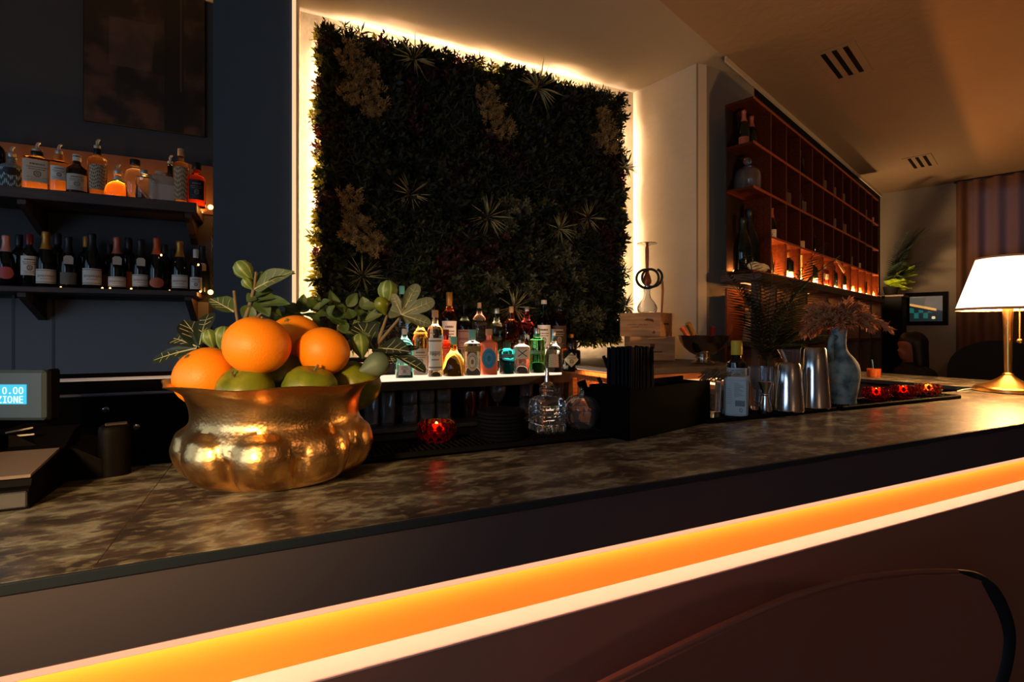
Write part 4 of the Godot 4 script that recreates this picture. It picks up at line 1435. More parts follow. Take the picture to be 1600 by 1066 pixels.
	# contents of the rack: a = cell along the rack, b = row from the bottom
	var put := func(x: float, row: int, z := 0.1) -> Vector3:
		return tr * Vector3(x, ys[row] + 0.0085, z)
	var dk: Material = M.bottle_green
	var W: Material = M.label_white
	bottle("magnum_bottle", "big dark magnum bottle in the open end bay of the rack, left and lower one", put.call(0.075, 0, 0.085), {"k": "champ", "h": 0.35, "r": 0.058, "m": dk, "cap": [M.foil_black, 0.4, 0.68, 1.0, "foil"]}, "magnums in the rack")
	bottle("magnum_bottle", "big dark magnum bottle in the open end bay of the rack, right and taller one", put.call(0.2, 0, 0.08), {"k": "champ", "h": 0.43, "r": 0.066, "m": dk, "cap": [M.foil_black, 0.4, 0.68, 1.0, "foil"]}, "magnums in the rack")
	for q in [[0.07, "left"], [0.19, "right"]]:
		s = MB.new()
		s.ball(Vector3(0, 0.028, 0), Vector3(0.058, 0.028, 0.024), 18, 10)
		for k in 9:
			var a := (k - 4) * 0.3
			s.tube([Vector3(sin(a) * 0.012, 0.055, 0.008), Vector3(sin(a) * 0.04, 0.04, 0.022), Vector3(sin(a) * 0.056, 0.018, 0.021)], 0.0025, 5)
		tag(part("shell", s, mat("shell", rgb(214, 200, 160), 0.5), null, put.call(q[0], 0, 0.16)), "pale rounded shell at the feet of the magnum bottles, the %s one" % q[1], "shell", "shells in the rack")
	for q in [[0.08, "left"], [0.21, "right"]]:
		bottle("rack_bottle", "copper-foiled sparkling bottle in the rack's top end cell, the %s one" % q[1], put.call(q[0], 3, 0.09), {"k": "champ", "h": 0.24, "r": 0.036, "m": dk, "seg": 14, "cap": [M.foil_rose, 0.4, 0.68, 1.0, "foil"], "lab": [[0.05, 0.25, 1.0, M.label_copper]]}, "bottles in the top end cell")
	var d := thing("glass_cloche", "fluted glass dome with a knob in the rack's second end cell", "glass dome", put.call(0.14, 2, 0.09))
	s = MB.new()
	var flute := func(a: float, r: float, y: float) -> Vector2:
		return Vector2(r * (1.0 + 0.05 * absf(sin(a * 9.0))), y)
	s.lathe([[0.076, 0], [0.08, 0], [0.08, 0.1], [0.07, 0.135], [0.04, 0.16], [0, 0.168], [0, 0.163], [0.037, 0.156], [0.066, 0.132], [0.076, 0.1], [0.076, 0]], 36, Vector3(), 2.0, 1.0, flute)
	part("dome", s, M.crystal, d)
	s = MB.new()
	s.lathe([[0, 0.165], [0.01, 0.166], [0.008, 0.175], [0.024, 0.19], [0.026, 0.205], [0.016, 0.222], [0, 0.225]], 16)
	part("knob", s, M.crystal, d)
	var cells := ["first", "second", "third", "fourth", "fifth", "sixth", "seventh", "eighth", "ninth", "tenth", "eleventh", "twelfth"]
	var rows := ["lit bottom", "second", "third", "top"]
	# [cell, row, kind]: 0 dark bottle, 1 dark bottle with white label, 2 pale short bottle, 3 candle glass, 4 spirit bottle
	var stock := [[1, 0, 5], [2, 0, 1], [2, 0, 1], [3, 0, 3], [3, 0, 6], [4, 0, 1], [4, 0, 1], [5, 0, 4], [5, 0, 4], [6, 0, 0], [6, 0, 0], [7, 0, 1], [7, 0, 1], [8, 0, 3], [8, 0, 3], [9, 0, 0], [9, 0, 7], [10, 0, 0], [11, 0, 3], [11, 0, 7], [1, 1, 8], [3, 1, 3], [4, 1, 0], [8, 1, 2], [9, 1, 3], [2, 2, 2], [3, 2, 0], [3, 2, 2], [6, 2, 2], [7, 2, 2], [7, 2, 2], [9, 2, 2], [3, 3, 0], [5, 3, 2], [6, 3, 2], [7, 3, 2], [10, 3, 2], [11, 3, 3]]
	var count := {}
	var tot := {}
	for q in stock:
		tot[Vector2i(q[0], q[1])] = tot.get(Vector2i(q[0], q[1]), 0) + 1
	for q in stock:
		var cell := Vector2i(q[0], q[1])
		var i: int = count.get(cell, 0)
		count[cell] = i + 1
		var two: bool = tot[cell] > 1
		var x: float = L * (q[0] + 0.5) / 12.0 + ((i - 0.5) * 0.11 if two else 0.0)
		var p: Vector3 = put.call(x, q[1], 0.132)
		var where: String = "%s row, %s cell along%s" % [rows[q[1]], cells[q[0]], [", left", ", right"][i] if two else ""]
		var grp := "bottles in the wine rack"
		match q[2]:
			0:
				bottle("rack_bottle", "plain dark bottle in the rack's " + where, p, {"k": "wine", "h": 0.21, "r": 0.033, "m": dk, "seg": 14, "cap": [M.foil_black, 0.44, 0.8, 1.0]}, grp)
			1:
				bottle("rack_bottle", "gold-necked dark bottle with low white label, rack's " + where, p, {"k": "wine", "h": 0.2, "r": 0.034, "m": dk, "seg": 14, "cap": [M.foil_gold, 0.44, 0.8, 1.0], "lab": [[0.04, 0.26, 1.2, W]]}, grp)
			2:
				bottle("rack_bottle", "short pale bottle standing in the rack's " + where, p, {"k": "drum", "h": 0.13, "r": 0.032, "m": mat("frost_dim", rgb(96, 78, 66), 0.4), "seg": 14, "cap": [M.cap_black, 0.44, 0.8, 1.0]}, grp)
			3:
				var o := thing("candle_jar", "small pale glass jar in the rack's " + where, "jar", p, 0, "jars in the wine rack")
				s = MB.new()
				s.lathe([[0, 0], [0.034, 0], [0.037, 0.004], [0.037, 0.06], [0.033, 0.06], [0.033, 0.035], [0, 0.035]], 16)
				part("jar", s, mat("jar", rgb(226, 190, 140), 0.3), o)
			4:
				bottle("rack_bottle", "red-brown spirit bottle with a white belly label, rack's " + where, p, {"k": "drum", "h": 0.19, "r": 0.038, "m": mat("redbrown", rgb(120, 20, 10), 0.15), "seg": 14, "cap": [M.cap_white, 0.44, 0.8, 1.0], "lab": [[0.3, 0.55, 1.2, W]]}, grp)
			5:
				var o := thing("bottle_stand", "slim chrome cone with a black base in the rack's " + where, "stand", p)
				s = MB.new()
				s.lathe([[0, 0], [0.03, 0], [0.03, 0.01], [0.022, 0.012], [0.006, 0.14], [0.004, 0.17], [0, 0.17]], 16)
				part("cone", s, M.silver, o)
			6:
				var o := thing("stirrer", "tall pale stick standing in a jar, rack's " + where, "stirrer", p)
				s = MB.new()
				s.tube([Vector3(-0.02, 0, 0), Vector3(0.0, 0.21, 0)], 0.008, 8)
				part("stick", s, M.shell, o)
			7:
				var o := thing("glass_bowl", "small round glass bowl in the rack's " + where, "bowl", p)
				s = MB.new()
				s.lathe([[0, 0], [0.02, 0], [0.04, 0.03], [0.036, 0.06], [0.032, 0.06], [0.036, 0.03], [0.018, 0.005], [0, 0.005]], 16)
				part("bowl", s, mat("amberbowl", rgb(230, 150, 70), 0.2), o)
			8:
				bottle("rack_bottle", "copper-foiled dark bottle with white label, rack's " + where, p, {"k": "champ", "h": 0.22, "r": 0.033, "m": dk, "seg": 14, "cap": [M.foil_rose, 0.4, 0.68, 1.0, "foil"], "lab": [[0.05, 0.3, 1.2, W]]}, grp)
	var pd := thing("wooden_paddle", "pale wooden stirring stick sticking out of the rack's sixth cell", "paddle", tr * Vector3(1.86, 1.97, 0.165), yaw)
	s = MB.new()
	s.tube([Vector3(0, 0.0, 0), Vector3(0.03, -0.03, 0.03), Vector3(0.16, -0.115, 0.05)], [0.004, 0.011, 0.013], 8)
	part("stick", s, M.crate, pd)


func register():
	# low cash register at the left edge
	var t := thing("cash_register", "low black and silver cash register at the counter's left end", "cash register")
	var s := MB.new()
	var pr := PackedVector2Array([Vector2(0, 0), Vector2(0.19, 0), Vector2(0.19, 0.075), Vector2(0.16, 0.07), Vector2(0.11, 0.048), Vector2(0.008, 0.036), Vector2(0.006, 0.028), Vector2(0, 0.025)])
	# profile runs from the front edge backwards
	var bs := Basis(Vector3(0, 0, -1), Vector3(0, 1, 0), Vector3(1, 0, 0))
	s.prism(pr, -0.62, -0.277, Transform3D(bs, Vector3(0, TOP, -0.836)))
	part("body", s, mat("regblack", rgb(12, 11, 11), 0.6), t)
	M.regblack.metallic_specular = 0.15
	s = MB.new()
	s.prism(PackedVector2Array([Vector2(0.01, 0.037), Vector2(0.11, 0.051), Vector2(0.108, 0.0545), Vector2(0.012, 0.0405)]), -0.62, -0.279, Transform3D(bs, Vector3(0, TOP, -0.836)))
	part("key_deck", s, mat("reggrey", rgb(124, 108, 94), 0.45), t)
	s = MB.new()
	s.box(Vector3(-0.449, TOP + 0.013, -0.8345), Vector3(0.342, 0.02, 0.004), 0.0015)
	part("front_lip", s, mat("reglip", rgb(66, 66, 70), 0.4), t)
	# customer display on a post
	var c := at(-17, 618, 0.69)
	var yaw := -deg_to_rad(25.0)
	var d := thing("price_display", "customer display with a lit cyan screen reading 0.00 at the left edge", "display", c, yaw)
	s = MB.new()
	s.box(Vector3(0, 0, -0.007), Vector3(0.148, 0.068, 0.014), 0.004)
	part("housing", s, mat("disp", rgb(46, 64, 74), 0.5), d)
	s = MB.new()
	s.box(Vector3(0.076, 0, -0.012), Vector3(0.006, 0.07, 0.018), 0.0025)
	part("side_cap", s, M.regblack, d)
	s = MB.new()
	s.box(Vector3(-0.005, 0.0015, 0.0005), Vector3(0.112, 0.0265, 0.001))
	part("screen", s, glow("screen", rgb(40, 160, 205), 0.9), d)
	var white := glow("screen_text", rgb(205, 245, 255), 1.1)
	lettering("0.00", 0.0088, white, d, Transform3D(Basis(), Vector3(0.033, 0.0062, 0.0012)), "Droid Sans Mono", 0.0003)
	lettering("ZIONE", 0.0088, white, d, Transform3D(Basis(), Vector3(0.0295, -0.0058, 0.0012)), "Droid Sans Mono", 0.0003)
	s = MB.new()
	s.tube([Vector3(-0.02, -0.03, -0.02), Vector3(-0.02, -0.135, -0.03)], 0.009, 12)
	part("post", s, M.regblack, d)
	# receipt printer block and paper between display and machine
	t = thing("receipt_printer", "black receipt printer with a rounded front beside the cash register", "printer", at(112, 745, 0.80))
	s = MB.new()
	s.prism(PackedVector2Array([Vector2(-0.075, 0), Vector2(0.05, 0), Vector2(0.055, 0.03), Vector2(0.02, 0.052), Vector2(-0.02, 0.058), Vector2(-0.05, 0.078), Vector2(-0.075, 0.08)]), -0.06, 0.05)
	part("case", s, M.regblack, t)
	s = MB.new()
	s.lathe([[0, 0], [0.006, 0], [0.006, 0.003], [0, 0.004]], 14, Vector3(-0.022, 0.06, 0.03))
	part("button", s, M.cap_silver, t)
	s = MB.new()
	s.tube([Vector3(-0.04, 0.083, 0.02), Vector3(-0.065, 0.08, 0.035), Vector3(-0.06, 0.076, 0.045), Vector3(-0.03, 0.077, 0.045)], 0.0014, 6)
	part("paper_guide", s, M.cap_white, t)
	# upright rounded block
	t = thing("post_block", "upright black rounded post on the counter between the printer and the brass bowl", "bottle opener post", Vector3(-0.224, TOP, -0.985), 0.25)
	s = MB.new()
	s.lathe([[0, 0], [0.0205, 0], [0.0205, 0.066], [0.02, 0.072], [0.018, 0.0755], [0, 0.0775]], 28, Vector3(), 3.0)
	part("body", s, mat("postblack", rgb(10, 8, 8), 0.55), t)
	M.postblack.metallic_specular = 0.2
	s = MB.new()
	s.box(Vector3(0.002, 0.078, 0), Vector3(0.028, 0.003, 0.016), 0.001)
	part("top_plate", s, mat("reggrey2", rgb(70, 60, 54), 0.5), t)
	# the big dark machine behind the counter
	var m := thing("coffee_machine", "black machine with a chrome rail behind the counter, left of the brass bowl", "machine", Vector3(-0.20, 0, -1.38))
	s = MB.new()
	s.prism(PackedVector2Array([Vector2(-0.3, 1.08), Vector2(0.1, 1.08), Vector2(0.19, 1.13), Vector2(0.21, 1.17), Vector2(0.21, 1.222), Vector2(-0.3, 1.222)]), -0.12, 0.12)
	part("body", s, mat("machine", rgb(6, 6, 7), 0.7), m)
	M.machine.metallic_specular = 0.1
	s = MB.new()
	s.box(Vector3(-0.045, 1.222, 0.11), Vector3(0.51, 0.012, 0.012), 0.003)
	part("chrome_rail", s, mat("rail", rgb(205, 205, 210), 0.5, 0.0), m)
	s = MB.new()
	s.box(Vector3(-0.07, 1.195, 0.122), Vector3(0.42, 0.006, 0.006), 0.002)
	part("groove_bead", s, mat("bead", rgb(70, 68, 80), 0.3), m)
	for x in [-0.29, 0.03]:
		s = MB.new()
		s.box(Vector3(x, 1.215, 0.115), Vector3(0.016, 0.04, 0.03), 0.005)
		part("rail_clip", s, M.machine, m)
	for q in [[-0.24, 1.13], [-0.1, 1.165], [-0.09, 1.125], [-0.05, 1.127], [0.05, 1.12], [0.12, 1.15]]:
		s = MB.new()
		s.lathe([[0, 0], [0.006, 0], [0.0055, 0.003], [0, 0.0045]], 12)
		var o := part("screw", s, M.steel, m, Vector3(q[0], q[1], 0.12))
		o.rotation.x = PI / 2
	s = MB.new()
	s.box(Vector3(-0.1, 0.54, 0), Vector3(0.36, 1.08, 0.2), 0.004)
	part("plinth", s, M.machine, m)
	# shelves behind the counter
	for q in [[1.075, -1.12, "upper"], [1.03, -1.2, "lower"]]:
		s = MB.new()
		s.box(Vector3(0, 0, 0), Vector3(0.26, 0.012, 0.04), 0.003)
		s.box(Vector3(0, -0.012, 0.02), Vector3(0.26, 0.03, 0.006), 0.001)
		tag(part("drip_tray", s, mat("traygrey", rgb(104, 84, 72), 0.5), null, Vector3(0.04, q[0], q[1])), "brownish metal ledge behind the counter beside the brass bowl, the %s one" % q[2], "tray", "ledges behind the counter")
	# low dark cabinet along the left wall
	s = MB.new()
	s.box(Vector3(-1.26, 0.54, -2.95), Vector3(1.98, 1.08, 0.55), 0.004)
	tag(part("low_cabinet", s, mat("lowcab", rgb(34, 44, 50), 0.5), null), "low dark cabinet along the grey wall behind the cash register", "cabinet")


func fruit_bowl():
	var c := Vector3(0.008, TOP, -0.868)
	var t := thing("brass_bowl", "hammered brass bowl with a lobed belly and flaring wavy rim, full of fruit", "bowl", c, 0.35)
	var outer := [[0, 0], [0.085, 0], [0.098, 0.004], [0.118, 0.018], [0.128, 0.036], [0.132, 0.052], [0.129, 0.066], [0.1245, 0.078], [0.119, 0.09], [0.1175, 0.1], [0.119, 0.112], [0.123, 0.124], [0.131, 0.136], [0.142, 0.144], [0.153, 0.148]]
	var fine := []
	for i in outer.size() - 1:
		var n := 1 if i == 0 else 4
		for k in n:
			var a: Array = outer[maxi(i - 1, 0)]
			var b: Array = outer[i]
			var d: Array = outer[i + 1]
			var e: Array = outer[mini(i + 2, outer.size() - 1)]
			var f := float(k) / n
			fine.append([cubic_interpolate(b[0], d[0], a[0], e[0], f) if i > 1 else lerpf(b[0], d[0], f), cubic_interpolate(b[1], d[1], a[1], e[1], f) if i > 1 else lerpf(b[1], d[1], f)])
	fine.append([0.153, 0.148])
	fine.append([0.1535, 0.149])
	fine.append([0.1525, 0.1495])
	for q in [[0.14, 0.145], [0.128, 0.136], [0.119, 0.122], [0.114, 0.1], [0.118, 0.08], [0.126, 0.05], [0.11, 0.02], [0.08, 0.006], [0, 0.006]]:
		fine.append(q)
	var lobes := func(a: float, r: float, y: float) -> Vector2:
		var L := absf(cos(a * 4.5))
		if r > 0.086:
			var arch := 0.058 + 0.03 * sqrt(L)
			var m := smoothstep(arch + 0.002, arch - 0.013, y)
			r += (sqrt(L) - 0.6) * 0.025 * m * smoothstep(0.0, 0.015, y)
			if y > 0.12:
				var w := smoothstep(0.12, 0.148, y)
				r += w * 0.005 * sin(a * 7.0 + 0.4)
				y += w * 0.002 * sin(a * 7.0 + 1.2)
		return Vector2(r, y)
	var s := MB.new()
	s.lathe(fine, 144, Vector3(), 2.0, 1.0, lobes)
	part("body", s, M.brass, t)
	# oranges
	var om := MB.new()
	om.lathe(_orange_profile(), 36)
	var omesh := om.done()
	var cal := MB.new()
	for k in 5:
		leaf_shape(cal, Vector3(0, 0, 0), Vector3(cos(k * TAU / 5), 0.15, sin(k * TAU / 5)), Vector3.UP, 0.006, 0.004)
	cal.ball(Vector3(0, 0.001, 0), Vector3(0.002, 0.002, 0.002), 8, 5)
	var cmesh := cal.done()
	var cm := mat("calyx", rgb(120, 110, 60), 0.8)
	cm.cull_mode = BaseMaterial3D.CULL_DISABLED
	for q in [[402, 540, 0.745, 0.0455, "big orange on top of the brass bowl's pile, in front", Vector3(0.2, 0, -0.15)], [460, 532, 0.855, 0.044, "orange at the back of the bowl between the two big ones", Vector3(0.5, 0, 0.3)], [506, 549, 0.80, 0.0395, "orange at the right of the pile with a pale highlight", Vector3(-0.1, 0.4, -0.5)], [322, 588, 0.76, 0.0445, "orange leaning on the bowl's left rim", Vector3(0.4, 0, 0.6)]]:
		var o := thing("orange", q[4], "orange", at(q[0], q[1], q[2]), 0, "oranges in the brass bowl")
		o.rotation = q[5]
		o.scale = Vector3.ONE * (q[3] / 0.045)
		part("peel", omesh, M.orange, o)
		part("calyx", cmesh, cm, o, Vector3(0, 0.0405, 0))
	# green fruit under the oranges
	var gm := MB.new()
	gm.lathe([[0, -0.036], [0.014, -0.0365], [0.028, -0.03], [0.038, -0.012], [0.04, 0.004], [0.036, 0.02], [0.026, 0.031], [0.014, 0.0345], [0.006, 0.032], [0, 0.029]], 32)
	var gmesh := gm.done()
	var st := MB.new()
	st.tube([Vector3(0, 0.028, 0), Vector3(0.001, 0.036, 0.001), Vector3(0.004, 0.041, 0.002)], [0.0022, 0.0016, 0.002], 7)
	var smesh := st.done()
	for q in [[384, 613, 0.74, "green fruit low in the bowl in front, below the biggest orange", Vector3(0.5, 0, 0.5)], [484, 611, 0.76, "green apple showing its stalk, low in front at the bowl's right", Vector3(0.25, 0.3, -0.1)], [556, 602, 0.84, "pale green fruit behind the bowl's right rim", Vector3(0.3, 0, -0.4)], [440, 590, 0.82, "dark green fruit deep between the oranges", Vector3(-0.2, 0, 0.2)]]:
		var o := thing("green_fruit", q[3], "fruit", at(q[0], q[1], q[2]), 0, "green fruit in the brass bowl")
		o.rotation = q[4]
		part("skin", gmesh, M.lime, o)
		part("stalk", smesh, M.stem, o)
	# filling below, so the pile rests on something
	s = MB.new()
	s.lathe([[0, 0.01], [0.075, 0.01], [0.1, 0.04], [0.108, 0.08], [0.106, 0.1], [0.07, 0.118], [0, 0.125]], 24)
	tag(part("dry_filling", s, M.leaf_dark, null, c), "dark leafy filling inside the brass bowl under the fruit", "leaves")
	fig_branches()


func _orange_profile() -> Array:
	var pr := []
	for i in 17:
		var a := -PI / 2 + PI * i / 16.0
		var y := sin(a) * 0.042
		if i > 13:
			y -= 0.0012 * (i - 13) * (i - 13) / 4.0
		pr.append([maxf(0.0, cos(a)) * 0.0455, y])
	return pr


# a flat leaf outline bent over its length; lob gives the lobed fig shape
func big_leaf(parent: Node3D, base: Vector3, tip: Vector3, nrm: Vector3, wide: float, lob: bool, m: Material, called := "leaf"):
	var d := tip - base
	var l := d.length()
	d /= l
	var x := d.cross(nrm).normalized()
	var nn := x.cross(d)
	var s := MB.new()
	var nu := 16
	var nv := 5
	var half := func(u: float) -> float:
		if lob:
			var w := 0.5 * pow(sin(PI * clampf(u * 1.02, 0, 1)), 0.6)
			w *= 0.62 + 0.38 * absf(sin(u * PI * 2.3 + 0.2))
			return w * wide
		return 0.5 * wide * pow(sin(PI * pow(u, 0.8)), 0.85)
	var P := func(u: float, v: float) -> Vector3:
		var w: float = half.call(u)
		var fold := absf(v) * w * 0.35 - 0.12 * l * u * u + 0.02 * l * sin(u * 9.0 + v * 3.0) * absf(v)
		return base + d * (u * l + absf(v) * w * 0.25 * (1.0 if lob else 0.0)) + x * v * w + nn * fold
	for i in nu:
		for j in nv * 2:
			var u0 := float(i) / nu
			var u1 := float(i + 1) / nu
			var v0 := float(j - nv) / nv
			var v1 := float(j + 1 - nv) / nv
			s.quad(P.call(u0, v0), P.call(u0, v1), P.call(u1, v1), P.call(u1, v0))
	var o := part(called, s, m, parent)
	if wide > 0.03:
		s = MB.new()
		var mid := []
		for i in 9:
			mid.append(P.call(i / 8.0 * 0.96, 0.0) + nn * 0.0006)
		s.tube(mid, [0.0016, 0.0015, 0.0013, 0.0012, 0.001, 0.0009, 0.0007, 0.0006, 0.0004], 5)
		for k in [0.25, 0.45, 0.62]:
			for sg in [-1.0, 1.0]:
				s.tube([P.call(k, 0.0) + nn * 0.0005, P.call(k + 0.12, 0.45 * sg) + nn * 0.0005, P.call(k + 0.18, 0.8 * sg) + nn * 0.0005], 0.0005, 4)
		part("vein", s, M.vein, o)
	return o


# a hand-shaped fig leaf: lobes spread from the point where the stalk meets the blade
func fig_leaf(parent: Node3D, base: Vector3, tip: Vector3, nrm: Vector3, m: Material, lobes: Array):
	var d := tip - base
	var l := d.length()
	d /= l
	var x := d.cross(nrm).normalized()
	var nn := x.cross(d)
	var s := MB.new()
	var rad := func(t: float) -> float:
		var r := 0.34
		for q in lobes:
			r = maxf(r, q[1] * (1.0 - pow(absf(t - q[0]) / q[2], 2.2)))
		return r * l * smoothstep(2.75, 2.2, absf(t)) + 0.002
	var P := func(t: float, f: float) -> Vector3:
		var r: float = rad.call(t) * f
		return base + d * (cos(t) * r) + x * (sin(t) * r) - nn * (0.16 * r * r / l) + nn * 0.012 * f * absf(sin(t * 2.1))
	var nt := 72
	for i in nt:
		for j in 6:
			var t0 := -2.7 + 5.4 * i / nt
			var t1 := -2.7 + 5.4 * (i + 1) / nt
			s.quad(P.call(t0, j / 6.0), P.call(t1, j / 6.0), P.call(t1, (j + 1) / 6.0), P.call(t0, (j + 1) / 6.0))
	var o := part("leaf", s, m, parent)
	s = MB.new()
	for q in lobes:
		var pts := []
		for k in 7:
			pts.append(P.call(q[0], k / 6.0 * 0.94) + nn * 0.0007)
		s.tube(pts, [0.0015, 0.0014, 0.0012, 0.001, 0.0008, 0.0006, 0.0004], 5)
		for k in [0.4, 0.6, 0.75]:
			for sg in [-1.0, 1.0]:
				s.tube([P.call(q[0], k) + nn * 0.0005, P.call(q[0] + 0.16 * sg, k + 0.14) + nn * 0.0005], 0.0005, 4)
	part("vein", s, M.vein, o)


func fig_at(parent: Node3D, p: Vector3, r: float, axis: Vector3, m: Material):
	var s := MB.new()
	s.lathe([[0, -r], [r * 0.3, -r * 0.97], [r * 0.75, -r * 0.68], [r, -r * 0.1], [r * 0.92, r * 0.35], [r * 0.62, r * 0.85], [r * 0.3, r * 1.25], [r * 0.17, r * 1.5], [0, r * 1.55]], 24)
	var o := part("fig", s, m, parent, p)
	o.basis = Basis(Quaternion(Vector3.UP, axis.normalized()))
	return o


func fig_branches():
	# pixels and depths that read off the photograph give places in the room
	var a := thing("fig_branch", "leafy fig sprig standing behind the oranges, its striped fig at the top", "fig branch", Vector3(), 0, "fig branches in the brass bowl")
	var s := MB.new()
	s.tube([at(395, 590, 0.84), at(378, 515, 0.85), at(392, 470, 0.85), at(398, 445, 0.85), at(400, 425, 0.85)], [0.004, 0.0035, 0.003, 0.0025, 0.002], 7)
	s.tube([at(372, 510, 0.86), at(368, 480, 0.86), at(366, 455, 0.87)], 0.0025, 6)
	s.tube([at(385, 510, 0.85), at(410, 488, 0.85), at(420, 478, 0.85)], 0.002, 6)
	part("stem", s, M.stem, a)
	fig_at(a, at(380, 421, 0.85), 0.0155, Vector3(0.6, -0.8, 0.1), M.fig)
	fig_at(a, at(386, 442, 0.845), 0.009, Vector3(0.5, -0.7, 0.1), M.fig)
	big_leaf(a, at(398, 452, 0.85), at(452, 420, 0.82), Vector3(0.1, 0.5, 0.9), 0.036, false, M.leaf_mid)
	big_leaf(a, at(420, 440, 0.85), at(458, 422, 0.83), Vector3(-0.2, 0.8, 0.4), 0.03, false, M.leaf_mid)
	big_leaf(a, at(398, 450, 0.85), at(408, 422, 0.86), Vector3(-0.4, 0.2, 0.8), 0.018, false, M.leaf)
	big_leaf(a, at(366, 488, 0.86), at(326, 462, 0.87), Vector3(0.1, 0.6, 0.8), 0.036, false, M.leaf)
	for q in [[395, 478, 380, 500], [400, 470, 430, 462], [402, 468, 420, 492], [405, 475, 450, 470], [400, 465, 385, 470], [410, 480, 440, 490], [398, 462, 425, 452]]:
		big_leaf(a, at(q[0], q[1], 0.85), at(q[2], q[3], 0.83 + 0.01 * (q[0] % 3)), Vector3(rng.randf_range(-0.5, 0.5), 0.7, 0.6), 0.026, false, M.leaf)
	var b := thing("fig_branch", "dark lobed fig leaf and two pale figs at the bowl's left", "fig branch", Vector3(), 0, "fig branches in the brass bowl")
	s = MB.new()
	s.tube([at(352, 590, 0.8), at(342, 560, 0.8), at(330, 545, 0.81)], 0.0025, 6)
	part("stem", s, M.stem, b)
	fig_at(b, at(328, 527, 0.80), 0.0125, Vector3(0.25, -0.95, 0), M.fig)
	fig_at(b, at(349, 525, 0.81), 0.0155, Vector3(-0.1, -1, 0), M.fig)
	fig_leaf(b, at(312, 544, 0.82), at(262, 520, 0.86), Vector3(0.1, 0.3, 0.95), M.leaf_dark, [[0.0, 1.0, 0.45], [0.8, 0.95, 0.45], [-0.8, 0.8, 0.45], [1.6, 0.6, 0.4]])
	big_leaf(b, at(322, 548, 0.83), at(286, 490, 0.88), Vector3(0.3, 0.2, 0.9), 0.05, false, M.leaf_dark)
	var c := thing("fig_branch", "fig sprig at the bowl's right with a big pale lobed leaf and two round figs", "fig branch", Vector3(), 0, "fig branches in the brass bowl")
	s = MB.new()
	s.tube([at(575, 600, 0.86), at(588, 555, 0.87), at(594, 525, 0.87), at(606, 490, 0.87)], [0.0045, 0.004, 0.0035, 0.002], 7)
	s.tube([at(588, 540, 0.87), at(605, 520, 0.86), at(622, 500, 0.85), at(632, 480, 0.85)], [0.003, 0.0028, 0.0024, 0.0018], 7)
	part("stem", s, M.stem, c)
	fig_at(c, at(606, 454, 0.87), 0.0172, Vector3(-0.05, -1, 0), M.fig)
	fig_at(c, at(596, 475, 0.86), 0.0125, Vector3(0.3, -0.9, 0), M.lime)
	fig_at(c, at(563, 537, 0.84), 0.0165, Vector3(0.1, -1, 0.05), M.fig)
	fig_at(c, at(590, 569, 0.83), 0.0205, Vector3(-0.9, -0.35, 0.1), M.figgrey)
	fig_leaf(c, at(628, 492, 0.85), at(646, 443, 0.86), Vector3(-0.3, 0.15, 0.95), M.leaf_pale, [[0.1, 1.02, 0.5], [0.82, 1.0, 0.5], [1.55, 0.85, 0.5], [-0.75, 0.62, 0.5]])
	fig_leaf(c, at(605, 552, 0.86), at(664, 572, 0.84), Vector3(0.1, 0.75, 0.6), M.leaf_dark, [[0.0, 1.0, 0.45], [0.75, 0.6, 0.45], [-0.75, 0.7, 0.45]])
	big_leaf(c, at(592, 545, 0.86), at(640, 545, 0.84), Vector3(0.1, 0.6, 0.7), 0.045, false, M.leaf_dark)
	big_leaf(c, at(585, 548, 0.88), at(560, 500, 0.9), Vector3(0.2, 0.3, 0.9), 0.06, true, M.leaf_dark)
	var f := thing("leafy_sprig", "bushy sprig of small dark green leaves behind the right-hand orange", "sprig")
	s = MB.new()
	s.tube([at(530, 590, 0.92), at(525, 530, 0.93), at(535, 480, 0.93)], 0.003, 6)
	s.tube([at(500, 560, 0.93), at(495, 510, 0.94)], 0.003, 6)
	part("stem", s, M.stem, f)
	for i in 46:
		var p := at(rng.randf_range(486, 580), rng.randf_range(478, 545), rng.randf_range(0.88, 0.96))
		var q := p + Vector3(rng.randf_range(-1, 1), rng.randf_range(-0.2, 1), rng.randf_range(-0.4, 0.8)).normalized() * rng.randf_range(0.02, 0.036)
		big_leaf(f, p, q, Vector3(rng.randf_range(-0.6, 0.6), 0.6, 0.7), 0.02, false, M.leaf if i % 3 else M.leaf_mid)
	big_leaf(f, at(524, 492, 0.9), at(518, 452, 0.9), Vector3(0.3, 0.1, 0.9), 0.022, false, M.leaf)
	for q in [[445, 500], [470, 488], [462, 508]]:
		for k in 3:
			var p := at(q[0], q[1], 0.92)
			big_leaf(f, p, p + Vector3(rng.randf_range(-1, 1), rng.randf_range(0, 1), 0.2).normalized() * 0.034, Vector3(0.1, 0.5, 0.8), 0.022, false, M.leaf)


